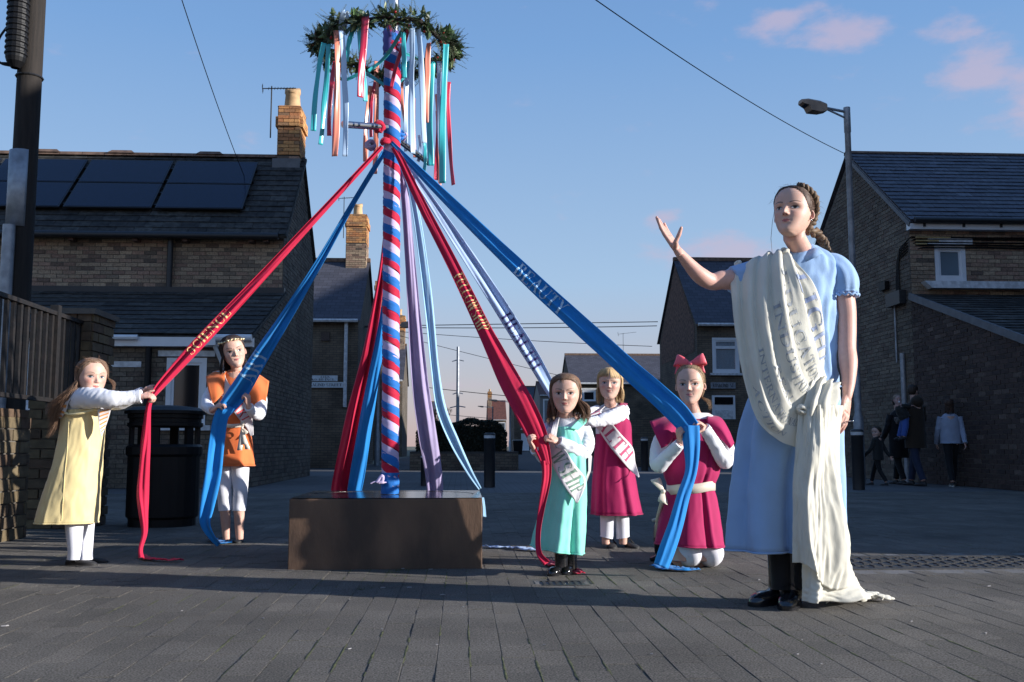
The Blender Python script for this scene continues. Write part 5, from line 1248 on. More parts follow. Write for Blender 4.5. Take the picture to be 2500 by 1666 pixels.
FS=[-.215,-.32,-.352,-.36,-.362,-.365,-.368,-.372,-.388,-.375,-.33,-.26,-.16,0]
BS=[-.21,-.10,.03,.16,.27,.36,.41,.435,.44,.42,.37,.30,.20,0]
Y0S=[-.212,-.20,-.16,-.10,-.06,-.02,0,.02,.03,.03,.03,.02,.01,0]
def g2(x,z,cx,cz,sx,sz): return math.exp(-((x-cx)/sx)**2-((z-cz)/sz)**2)
def feat(x,z,K):
    ax_=abs(x);y=0
    # nose
    if -.19<z<.08:
        t=sstep(.08,-.12,z);amp=(.010+K['nose']*t**(2.3 if K['kid'] else 1.5));sx=.024+.016*t
        y-=amp*math.exp(-(x/sx)**2)*sstep(-.185,-.135,z)
    y-=K['nose']*.34*g2(ax_,z,.045,-.138,.022,.022)
    y+=.036*g2(ax_,z,.15,-.005,.075,.045)
    y-=.014*g2(ax_,z,.13,.075,.09,.022)
    y-=K['cheek']*g2(ax_,z,.17,-.13,.09,.08)
    y-=.013*g2(x,z,0,-.232,.055,.017)+.015*g2(x,z,0,-.270,.045,.018)
    y+=.008*g2(x,z,0,-.250,.06,.007)
    y+=.010*g2(ax_,z,.085,-.25,.02,.02)
    y+=.006*g2(x,z,0,-.315,.07,.022)
    y-=.016*g2(x,z,0,-.40,.08,.055)
    return y
def _dense(xs,ys,n=400):
    m=[(ys[min(i+1,len(ys)-1)]-ys[max(i-1,0)])/(xs[min(i+1,len(xs)-1)]-xs[max(i-1,0)]) for i in range(len(xs))];out=[];k=0
    for q in range(n+1):
        x=xs[0]+(xs[-1]-xs[0])*q/n
        while k<len(xs)-2 and x>xs[k+1]: k+=1
        h=xs[k+1]-xs[k];t=(x-xs[k])/h;t2,t3=t*t,t*t*t
        out.append((2*t3-3*t2+1)*ys[k]+(t3-2*t2+t)*h*m[k]+(-2*t3+3*t2)*ys[k+1]+(t3-t2)*h*m[k+1])
    return out
_DT=[_dense(ZS,q) for q in (WS,FS,BS,Y0S)]
def prof(z):
    x=max(0,min(399.999,(z+.5)*400));i=int(x);f=x-i
    return tuple(d[i]*(1-f)+d[i+1]*f for d in _DT)
def headpt(t,z,off=0,K=None,kw=1):
    w,f,b,y0=prof(z);w*=kw
    c,s=math.cos(t),math.sin(t)
    x=w*s
    y=y0+((f-y0) if c>0 else (b-y0))*abs(c)**(.82 if c>0 else 1)
    if c>0 and K is not None: y+=feat(x,z,K)*sstep(0,.45,c)
    p=Vector((x,y,z))
    if off:
        n=Vector((s*1.1,-c if True else 0,(z-.0)*1.2 if z>0 else z*.3)).normalized();p+=n*off
    return p
def faceY(x,z,K):
    w,f,b,y0=prof(z);w*=K['kw'];s=max(-1,min(1,x/w));c=math.sqrt(1-s*s)
    return y0+(f-y0)*c**.82+feat(x,z,K)*sstep(0,.45,c)
def mix3(a,b,t): return tuple(a[i]*(1-t)+b[i]*t for i in range(3))
SK=(.61,.38,.295);LIP=(.44,.12,.115)
def frame_to_cam(p,turn=0,pitch=0,roll=0):
    """head frame: +x to the viewer's right, -y towards the viewer, then turned / raised / tilted"""
    v=Vector((p[0],p[1],0)).normalized()
    yaw=math.atan2(-v.x,v.y)
    return Matrix.Rotation(yaw+turn,3,'Z')@Matrix.Rotation(roll,3,'Y')@Matrix.Rotation(pitch,3,'X')
class Head:
    def __init__(s,c,H,turn=0,pitch=0,roll=0,kid=True,brow=(.12,.07,.04),skin=SK,iris=(.10,.13,.16),gaze=(0,0),lip=LIP,ears=(1,1),narrow=1,blush=.35):
        s.c=Vector(c);s.H=H;s.R=frame_to_cam(c,turn,pitch,roll);s.skin=skin
        s.K=dict(kid=kid,nose=.070 if kid else .098,cheek=.026 if kid else .012,kw=(1.03 if kid else .96)*narrow);s.kid=kid;s.brow=brow;s.iris=iris;s.gaze=gaze;s.lip=lip;s.ears=ears;s.blush=blush
    def w(s,p): return s.c+s.R@(Vector(p)*s.H)
    def geo(s,V,F,Cc):
        K=s.K;nt,nz=128,128;i0=len(V)
        zs=[]
        for j in range(nz+1): 
            u=j/nz;zs.append(-.5*math.cos(math.pi*u)*.3+(-.5+u)*.7)
        ts=[]
        for k in range(nt):
            u=(k+.5)/nt*2-1;ts.append(math.pi*(abs(u)**1.5)*(1 if u>0 else -1))
        for z in zs:
            zc=max(-.4995,min(.4995,z))
            for t in ts:
                p=headpt(t,zc,0,K,K['kw']);V.append(tuple(s.w(p)))
                x=p.x;c=s.skin
                if math.cos(t)>.1:
                    a=abs(x)
                    c=mix3(c,(.58,.20,.16),min(1,s.blush*g2(a,zc,.18,-.12,.08,.07)+.25*g2(x,zc,0,-.14,.05,.04)))
                    c=mix3(c,(.50,.30,.25),.30*g2(a,zc,.15,.02,.08,.03))
                    # lips
                    hw=.075;m=(1-(x/hw)**2)
                    if m>0:
                        up_=-.251+.025*m**.7-.006*math.exp(-(x/.014)**2);lo=-.251-.034*m**.8
                        if lo<zc<up_: c=mix3(c,s.lip,.85)
                        if abs(zc+.253)<.0045: c=(.22,.06,.06)
                    # brows
                    if .06<a<.24:
                        zb=.076+.030*math.sin((a-.05)/.19*2.3)-.0;th=.016*(1-.5*sstep(.12,.235,a))
                        c=mix3(c,s.brow,.92*math.exp(-((zc-zb)/(th*.85))**4))
                    # nostrils
                    if g2(a,zc,.028,-.158,.014,.009)>.5: c=(.25,.09,.08)
                Cc.append(c)
        for j in range(nz):
            for k in range(nt):
                k2=(k+1)%nt;F.append((i0+j*nt+k,i0+j*nt+k2,i0+(j+1)*nt+k2,i0+(j+1)*nt+k))
        # ears
        for sg_,on in ((-1,s.ears[0]),(1,s.ears[1])):
            if not on: continue
            w=prof(-.05)[0]*K['kw'];ce=Vector((sg_*(w-.012),.035,-.055));o=Vector((sg_*.92,-.38,0)).normalized();fw=Vector((sg_*.38,.92,0)).normalized()
            i1=len(V);rings=[(0,-.02),(.35,-.018),(.6,.010),(.78,.030),(.95,.034),(1.02,.018),(.9,-.01),(.5,-.03)]
            for (r,d) in rings:
                for k in range(18):
                    a=k*2*math.pi/18;ra=r*(1+.10*math.cos(a-.9));p=ce+fw*(.045*ra*math.cos(a)+.02)+Vector((0,0,1))*(.088*ra*math.sin(a)*(1 if math.sin(a)>0 else .95)-.012*math.cos(a))+o*(d+.016*ra*math.cos(a))
                    V.append(tuple(s.w(p)));Cc.append(mix3(s.skin,(.62,.20,.16),.55 if r<.7 else .2))
            for j in range(len(rings)-1):
                for k in range(18):
                    k2=(k+1)%18;q=(i1+j*18+k,i1+j*18+k2,i1+(j+1)*18+k2,i1+(j+1)*18+k);F.append(q if sg_>0 else q[::-1])
    def eyes(s,parent):
        K=s.K;ew,eh=(.070,.033) if s.kid else (.066,.030)
        for sg_ in (-1,1):
            cx,cz=sg_*.145,-.008;mb=MB();mb.col=[];rows=[]
            for j in range(9):
                v=j/8*2-1;row=[]
                for i in range(17):
                    u=i/16*2-1;m=max(0,1-u*u);z=cz+(eh*1.0*m**.62 if v>0 else eh*.8*m**.8)*v+sg_*u*.004;x=cx+u*ew
                    y=faceY(x,z,K)-.004-.012*m*(1-v*v*.6)
                    row.append(s.w((x,y,z)))
                    gx,gz=cx+s.gaze[0]*.02,cz+s.gaze[1]*.01
                    r=math.hypot(x-gx,(z-gz-.003))
                    ir=.034 if s.kid else .030
                    c=(.50,.48,.48) if r>ir else ((.012,.010,.012) if r<ir*.5 else mix3(s.iris,(.02,.02,.02),.6 if r>ir*.82 else .0))
                    if v>.6: c=mix3(c,(.08,.05,.05),.7)
                    mb.col.append(c)
                rows.append(row)
            mb.grid(rows);mb.build('eye',M['eye'],parent,smooth=True)
            lash=MB();lash.col=[]
            pts=[]
            for i in range(13):
                u=i/12*2-1;m=max(0,1-u*u);x=cx+u*ew*1.06;z=cz+eh*1.02*m**.62+sg_*u*.006;pts.append(s.w((x,faceY(x,z,K)-.012,z)))
            lash.tube(pts,[s.H*.006*(.5+.6*math.sin(math.pi*i/12)) for i in range(13)],5)
            lid=[]
            for i in range(13):
                u=i/12*2-1;m=max(0,1-u*u);x=cx+u*ew*1.02;z=cz-eh*.85*m**.8+sg_*u*.004;lid.append(s.w((x,faceY(x,z,K)-.008,z)))
            n0=len(lash.v);lash.col=[(.03,.018,.015)]*n0
            lash.tube(lid,s.H*.0022,4);lash.col+=[mix3(s.skin,(.3,.12,.1),.5)]*(len(lash.v)-n0)
            lash.build('eyelashes',M['hair'],parent)
def make_body(name,root,head,coarse,fine,voxel=.0042,fvox=.0021,skin=SK,legs_col=None):
    V,F,Cc=[],[],[]
    for mb,vx in ((coarse,voxel),(fine,fvox)):
        if mb is None or not mb.f: continue
        v,f=remesh(mb,vx,3 if mb is coarse else 2);i0=len(V);V+=v;F+=[tuple(q+i0 for q in p) for p in f]
        for p in v:
            n=noise.noise(Vector(p)*22);Cc.append(mix3(skin,(.66,.30,.24),.12+.12*n+(.10 if mb is fine else 0)))
    if head: head.geo(V,F,Cc)
    mb=MB();mb.v=V;mb.f=F;mb.m=[0]*len(F);mb.col=Cc
    return mb.build('body',M['skin'],root,smooth=True)
# ---- hair
def hcol(c,rr,v=.35):
    k=1+rr.uniform(-v,v);g=rr.uniform(0,.12);return (c[0]*k+g*c[0],c[1]*k,c[2]*k)
class Hair:
    def __init__(s,head,c,seed=0,line=None,thick=.03):
        s.h=head;s.c=c;s.r=random.Random(seed);s.mb=MB();s.mb.col=[];s.th=thick*.62
        s.line=line or [(0,.37),(.5,.35),(.85,.24),(1.15,.10),(1.4,-.02),(1.75,-.12),(2.2,-.32),(3.15,-.40)]
    def zl(s,t): 
        t=abs(t);L=s.line
        for (a,za),(b,zb) in zip(L,L[1:]):
            if t<=b: return za+(zb-za)*(t-a)/(b-a)
        return L[-1][1]
    def cap(s):
        nt,nz=140,26;i0=len(s.mb.v);K=s.h.K;rows=[]
        for j in range(nz+1):
            u=j/nz;row=[]
            for k in range(nt):
                t=-math.pi+2*math.pi*k/nt;zb=s.zl(t)+.012*noise.noise(Vector((t*4,0,0)))
                z=.4985+(zb-.4985)*(u**1.25)
                st=noise.noise(Vector((t*14,z*1.5,3)))*.006+noise.noise(Vector((t*40,z*2,7)))*.003
                off=s.th*min(1,(1-u)*5)+st*min(1,(1-u)*6)+.001
                row.append(s.h.w(headpt(t,z,off,None,K['kw'])));n_=noise.noise(Vector((t*30,z*2,1)))
                s.mb.col.append(tuple(x*(1+.45*n_) for x in s.c))
            rows.append(row)
        s.mb.grid(rows,True)
    def strand(s,pts,r,c=None,seg=3):
        n0=len(s.mb.v);n=len(pts);s.mb.tube(pts,[r*(.55+.45*math.sin(math.pi*min(1,(i/(n-1))*1.15+.12)))*(1 if i<n-3 else (n-1-i)/3+.15) for i in range(n)],seg,caps=False)
        s.mb.col+=[c or hcol(s.c,s.r)]*(len(s.mb.v)-n0)
    def surf(s,t,z,off): return s.h.w(headpt(t,min(.495,z),off,None,s.h.K['kw']))
    def loose(s,n,length,te=(1.1,3.1),zoff=-.12,wave=.02,side=(-1,1),r=.010,out=.03,front=.0,swing=(0,0,0),lenvar=.3,offs=(.018,.052)):
        H=s.h.H
        for _ in range(n):
            sg_=s.r.choice(side);tE=s.r.uniform(*te);off=s.r.uniform(*offs)
            t0=tE*s.r.uniform(.25,.8) if tE<1.8 else tE*s.r.uniform(.7,1)
            pts=[]
            for i in range(9):
                u=i/8;t=sg_*(t0+(tE-t0)*sstep(0,.8,u));z=.485+(zoff-.485)*u**1.3;pts.append(s.surf(t,z,off*(.4+.6*u)))
            L_=length*H*s.r.uniform(1-lenvar,1);ph=s.r.uniform(0,6);p=pts[-1].copy();o_=(p-s.h.c);o_.z=0;o_.normalize()
            m=max(4,int(L_/.018));amp=wave*H*s.r.uniform(.4,1.3)
            for i in range(1,m+1):
                u=i/m;q=p+Vector((0,0,-L_*u))+o_*(out*H*math.sin(u*2.2))+Vector(swing)*(H*u*u)+Vector((math.cos(ph),math.sin(ph),0))*(amp*math.sin(u*L_/H*6+ph))
                pts.append(q)
            s.strand(pts,r*H*s.r.uniform(.6,1.2))
    def combed(s,n,tb=math.pi,zb=.2,r=.008,side=(-1,1)):
        for _ in range(n):
            sg_=s.r.choice(side);t0=s.r.uniform(.0,2.6);z0=s.zl(t0)+s.r.uniform(-.01,.05);pts=[]
            for i in range(12):
                u=i/11;t=t0+(tb-t0)*u;z=z0+(zb-z0)*u+.13*math.sin(math.pi*u)*(1-t0/3);pts.append(s.surf(sg_*t,z,.003+(s.th+.004)*min(1,u*4)+s.r.uniform(0,.004)))
            s.strand(pts,r*s.h.H*s.r.uniform(.6,1.2))
    def wisps(s,n,r=.0022,spread=.03):
        for _ in range(n):
            t=s.r.uniform(-3.1,3.1);z=s.r.uniform(max(.1,s.zl(t)),.49);p=s.surf(t,z,.03);d=(p-s.h.c).normalized();e=Vector((s.r.gauss(0,1),s.r.gauss(0,1),s.r.gauss(-.5,.6)));e=(e-d*e.dot(d)*.85).normalized();L_=s.r.uniform(.05,.16)*s.h.H
            s.strand([p+e*(L_*i/5)+d*(spread*s.h.H*math.sin(i/5*2)) for i in range(6)],r*s.h.H)
    def fringe(s,n,z1=.12,t=(.05,1.0),r=.007,lift=.0,sweep=1,zs=.45):
        for _ in range(n):
            a=s.r.uniform(*t);pts=[]
            for i in range(9):
                u=i/8;tt=a*.2+(a-a*.2)*u;z=zs+(z1+s.r.uniform(-.01,.01)-zs)*u;pts.append(s.surf(sweep*tt,z,.03-.015*u+lift))
            s.strand(pts,r*s.h.H*s.r.uniform(.5,1.1))
    def build(s,root): return s.mb.build('hair',M['hair'],root,smooth=True)
# ---- cloth shells
class Shell:
    """garment lofted through rings (py, px_left, px_right, half depth[, dY]) about depth Y"""
    def __init__(s,rows,Y,n=10,fold=(0,.03),nf=7,ph=0,hem=0,crease=0,seed=0,sq=1.0,pl=()):
        s.Y=Y;s.pl=pl;R_=[]
        for k,r in enumerate(rows):
            y=Y+(r[4] if len(r)>4 else 0);a=at(r[1],r[0],y);b=at(r[2],r[0],y);R_.append(((a.z+b.z)/2,(a.x+b.x)/2,y,(b.x-a.x)/2,r[3]))
        s.S=crom(R_,n);s.fold=fold;s.nf=nf;s.ph=ph;s.hem=hem;s.cr=crease;s.sd=seed;s.sq=sq
    def pt(s,i,a,off=0):
        z,cx,cy,rx,ry=s.S[i];u=i/(len(s.S)-1);am=s.fold[0]+(s.fold[1]-s.fold[0])*u**1.4
        ph=s.ph+.35*math.sin(u*3+s.sd)
        f=am*(math.sin(s.nf*a+ph)+.5*math.sin((s.nf*1.7)//1*a+ph*2+1.3)+.35*math.sin(3*a+s.sd+u*2))
        w=s.cr*1.6*(.3-abs(noise.noise(Vector((math.cos(a)*2+s.sd,math.sin(a)*2,z*5))))*1.6+.5*noise.noise(Vector((math.cos(a)*3+s.sd,math.sin(a)*3,z*9)))+.5*noise.noise(Vector((math.cos(a)*7+s.sd,math.sin(a)*7,z*23))))
        for (pa,pw,pd) in s.pl:
            da=(a-pa+math.pi)%(2*math.pi)-math.pi+.12*math.sin(u*4+pa);f-=pd*u**.9*math.exp(-(da/pw)**2);f+=pd*.45*u**.9*math.exp(-((da-pw*1.9)/(pw*1.3))**2)
        g=1+f+w;c,sn=math.cos(a),math.sin(a);e=s.sq
        c2=math.copysign(abs(c)**e,c);s2=math.copysign(abs(sn)**e,sn)
        return Vector((cx+(rx*g+off)*c2,cy+(ry*g+off)*s2,z+(s.hem*math.cos(a)*u**4)))
    def build(s,name,mt,root,seg=120,thick=.003,cap=False,hemroll=.0011,a0=0,a1=2*math.pi,i0=0,i1=None,neck=None):
        mb=MB();rows=[];i1=i1 or len(s.S);full=abs(a1-a0-2*math.pi)<1e-6
        for i in range(i0,i1): rows.append([s.pt(i,a0+(a1-a0)*k/(seg if full else seg-1)) for k in range(seg)])
        mb.grid(rows[::-1],full)
        if cap: mb.fan(rows[0],None,0)
        if full and hemroll: mb.tube(rows[-1]+rows[-1][:1],hemroll,5,caps=False)
        o=mb.build(name,mt,root,smooth=True)
        if thick: so=o.modifiers.new('t','SOLIDIFY');so.thickness=thick;so.offset=-1
        return o
    def front(s,px,py,off=.008):
        """point on the front of the shell seen at a pixel"""
        Y=s.Y
        for _ in range(3):
            p=at(px,py,Y);i=min(range(len(s.S)),key=lambda k:abs(s.S[k][0]-p.z));z,cx,cy,rx,ry=s.S[i]
            u=max(-.97,min(.97,(p.x-cx)/rx));a=-math.acos(u);q=s.pt(i,a,0);Y=q.y-off
        return at(px,py,Y)
def strip(name,pts,mt,parent,w_m=None,thick=.003,m=8,n=8,wave=.0,seed=0):
    """strip through left/right edge pixel pairs resolved to 3-D points: pts=[(A,B),...]"""
    A=crom([tuple(a) for a,b in pts],n);B=crom([tuple(b) for a,b in pts],n);G=[]
    for i,(a,b) in enumerate(zip(A,B)):
        a,b=Vector(a),Vector(b);G.append([a.lerp(b,k/m)+Vector((0,-wave*math.sin(k*2.1+i*.4+seed),0)) for k in range(m+1)])
    mb=MB();mb.grid(G);o=mb.build(name,mt,parent,smooth=True)
    if thick: so=o.modifiers.new('t','SOLIDIFY');so.thickness=thick;so.offset=0
    def surf(u,v,off=.003):
        x=min(max(u,0),.9999)*(len(G)-1);i=int(x);f=x-i;y=min(max(v,0),.9999)*m;j=int(y);g=y-j
        q=G[i][j].lerp(G[i][j+1],g).lerp(G[i+1][j].lerp(G[i+1][j+1],g),f);nn=(G[i][j+1]-G[i][j]).cross(G[i+1][j]-G[i][j])
        if nn.length>0: nn.normalize()
        if nn.dot(q-Vector((0,0,CH)))>0: nn=-nn
        return q+nn*off
    return o,surf
def strip_text(s,o,surf,u0,u1,v0,v1,mt,**kw):
    mb=MB();letters(mb,s,lambda x,y:surf(u0+(u1-u0)*x,v0+(v1-v0)*y,.004),.08,**kw);return mb.build('lettering',mt,o)
def sleeve(mb,pts,rad,seg=40,wr=.07,seed=0,freq=26):
    P=crom([(*p,r) for p,r in zip(pts,rad)],16);n=len(P)
    ln=sum((Vector(P[i+1][:3])-Vector(P[i][:3])).length for i in range(n-1))
    return mb.tube([p[:3] for p in P],[p[3] for p in P],seg,caps=True,fn=lambda t,a:wr*(.8*noise.noise(Vector((t*ln*freq+seed,math.cos(a)*1.2,math.sin(a)*1.2)))+.75*(.35-abs(noise.noise(Vector((t*ln*freq*1.9+1.6*math.sin(a+seed),math.cos(a)*1.1+seed,math.sin(a)*1.1)))*2.4))+.25*math.sin(t*ln*freq*3.1+2.6*math.sin(a+seed))))
def limb(mb,pts,rad,seg=16):
    P=crom([(*p,r) for p,r in zip(pts,rad)],6);mb.tube([p[:3] for p in P],[p[3] for p in P],seg)
def hand(mb,wrist,d,n,L_,thumb=1,curl=(.35,.45,.3),spread=.05,tdir=None,curls=None,fat=1.0,tcurl=.35):
    """palm + five jointed fingers. d: finger direction, n: way the palm faces, thumb=+1/-1 picks the side d x n"""
    d=Vector(d).normalized();n=Vector(n);n=(n-d*n.dot(d)).normalized();s=d.cross(n)*thumb;W=.40*L_;w=Vector(wrist)
    fl=[.40,.45,.42,.33];pl=[.50,.52,.49,.45];r0=.052*L_*fat
    mb.tube([w-d*.12*L_,w+d*.02*L_,w+d*.2*L_,w+d*.42*L_],[(.115*L_*fat,.095*L_*fat),(.135*L_*fat,.10*L_*fat),(.20*L_*fat,.095*L_*fat),(.20*L_*fat,.075*L_*fat)],14,ref=n)
    for k in range(4):
        o=s*(W*(.36-.24*k));b=w+d*pl[k]*L_+o;mb.tube([w+d*.1*L_+o*.45,w+d*.3*L_+o*.9,b],[r0*1.25,r0*1.25,r0*1.1],8)
        cc=curls[k] if curls else curl;ang=0;p=b;dd=(d+s*spread*(1.5-k)).normalized();pts=[b];rr=[r0*1.12];seg=[.45,.31,.26];f=fl[k]*L_
        for j in range(3):
            ang+=cc[j];q=(dd*math.cos(ang)+n*math.sin(ang)).normalized();p2=p+q*f*seg[j]
            pts+= [p.lerp(p2,.5),p2];rr+=[r0*(.98-.08*j),r0*(1.02-.14*j)];p=p2
        mb.tube(pts,rr,9)
        c=pts[-1];uvs(mb,c,rr[-1]*.98,8,5)
    # thumb
    td=Vector(tdir) if tdir else (s*.75+d*.7+n*.25);td.normalize();b=w+d*.10*L_+s*.10*L_+n*.02*L_
    p1=b+(td*.6+s*.5).normalized()*.20*L_;a2=(td+n*tcurl*.4).normalized();p2=p1+a2*.19*L_;a3=(td+n*tcurl+d*.2).normalized();p3=p2+a3*.16*L_
    mb.tube([b,b.lerp(p1,.6),p1,p1.lerp(p2,.5),p2,p2.lerp(p3,.5),p3],[r0*1.5,r0*1.6,r0*1.3,r0*1.1,r0*1.15,r0*1.02,r0*.8],9);uvs(mb,p3,r0*.8,8,5)
def shoe(mb,heel,d,L_,W,h,up=.0,toe=.55):
    """heel on the ground, d = pointing direction"""
    d=Vector(d).normalized();s=Vector((-d.y,d.x,0));z=Vector((0,0,1));h0=Vector(heel);rows=[]
    for (t,w,hh) in ((0,.30,.55),(.04,.62,.9),(.15,.78,1.0),(.35,.78,.95),(.5,.85,.72),(.7,1.0,toe),(.88,.86,toe*.78),(.97,.55,toe*.55),(1.0,.2,toe*.3)):
        c=h0+d*L_*t;row=[]
        for k in range(14):
            a=2*math.pi*k/14;y=math.sin(a);x=math.cos(a);row.append(c+s*(W/2*w*math.copysign(abs(x)**.7,x))+z*max(.002,(.5+.5*y)*h*hh))
        rows.append(row)
    mb.grid(rows,True);mb.fan(rows[0],None,0,True);mb.fan(rows[-1])
def sole(mb,heel,d,L_,W,t=.012):
    d=Vector(d).normalized();s=Vector((-d.y,d.x,0));h0=Vector(heel);R2=[]
    for z in (.0,t):
        row=[]
        for k in range(24):
            a=2*math.pi*k/24;c,sn=math.cos(a),math.sin(a);w=W/2*(1.03 if c>0 else .82);row.append(h0+d*(L_*.5+L_*.515*math.copysign(abs(c)**.8,c))+s*(w*math.copysign(abs(sn)**.8,sn))+Vector((0,0,z)))
        R2.append(row)
    mb.grid(R2,True);mb.fan(R2[0],None,0,True);mb.fan(R2[1])
M['patent']=mat('black_patent_leather',(.012,.012,.014),.14,spec=.8);M['blackshoe']=mat('black_suede_shoe',(.018,.017,.018),.7)
M['sole']=mat('pale_rubber_sole',(.45,.44,.4),.8);M['tights']=fabric('white_leggings',(.78,.78,.84),transl=.05,bump=.08)
M['satin_cream']=mat('cream_satin',(.70,.61,.50),.3,var=.06,sheen=.3,spec=.6);M['linen']=fabric('cream_sash_cotton',(.72,.68,.68),transl=.15)
def belt(sh,py,hpx,mt,root,name='belt',slope=0):
    mb=MB();z0=at(1250,py+hpx/2,sh.Y).z;z1=at(1250,py-hpx/2,sh.Y).z;rows=[]
    i=min(range(len(sh.S)),key=lambda k:abs(sh.S[k][0]-(z0+z1)/2));_,cx,cy,rx,ry=sh.S[i]
    for z in (z0,z1): rows.append([Vector((cx+(rx*1.02+.006)*math.cos(a),cy+(ry*1.02+.010)*math.sin(a),z+slope*math.cos(a)+.002*math.sin(a*5))) for a in [k*math.pi/36 for k in range(72)]])
    mb.grid(rows,True);o=mb.build(name,mt,root,smooth=True);so=o.modifiers.new('t','SOLIDIFY');so.thickness=.002;return o
def loopbow(mb,c,s,ax=Vector((1,0,0)),up=Vector((0,0,1)),w=.35,tails=True,toward=Vector((0,-1,0))):
    """ribbon bow: two full petal loops (front and back layer), knot, two short tails; s = loop length"""
    for sg_ in (-1,1):
        rows=[]
        for k in range(25):
            t=k/24*2*math.pi;o=(1-math.cos(t))/2
            p=c+ax*(sg_*s*o)+up*(s*.30*o+s*.16*math.sin(t)*o)+toward*(s*.22*math.sin(t))
            ww=s*w*(.22+1.25*math.sin(t/2)**1.1);wd_=(up+ax*(-sg_*.35)).normalized()
            rows.append([p+wd_*(v*ww)+toward*(.10*ww*math.cos(v*3.1)) for v in (-.5,-.3,-.1,.1,.3,.5)])
        mb.grid(rows)
        if tails:
            rows=[]
            for k in range(9):
                t=k/8;p=c+ax*(sg_*s*.95*t)+up*(-s*.30*t+.04*s*math.sin(t*6))-toward*(.05*s);a=(ax*-sg_*.25+up*.95).normalized();ww=s*w*(.3+1.0*t)
                rows.append([p+a*(v*ww)+toward*(.03*s*math.cos(v*5+t*4)) for v in (-.5,-.25,0,.25,.5)])
            mb.grid(rows)
    uvs(mb,c+toward*.012,s*.17,10,8)

def farm(mb,pts,rad,seg=12):
    a,b=pts[0],pts[-1];limb(mb,[a.lerp(b,.55),b],[rad[-1]*1.12,rad[-1]],seg)
# ================================================================ the people
LH=Vector((0,0,1))
def J(px,py,Y): return at(px,py,Y)
GP='children and woman in the pageant'
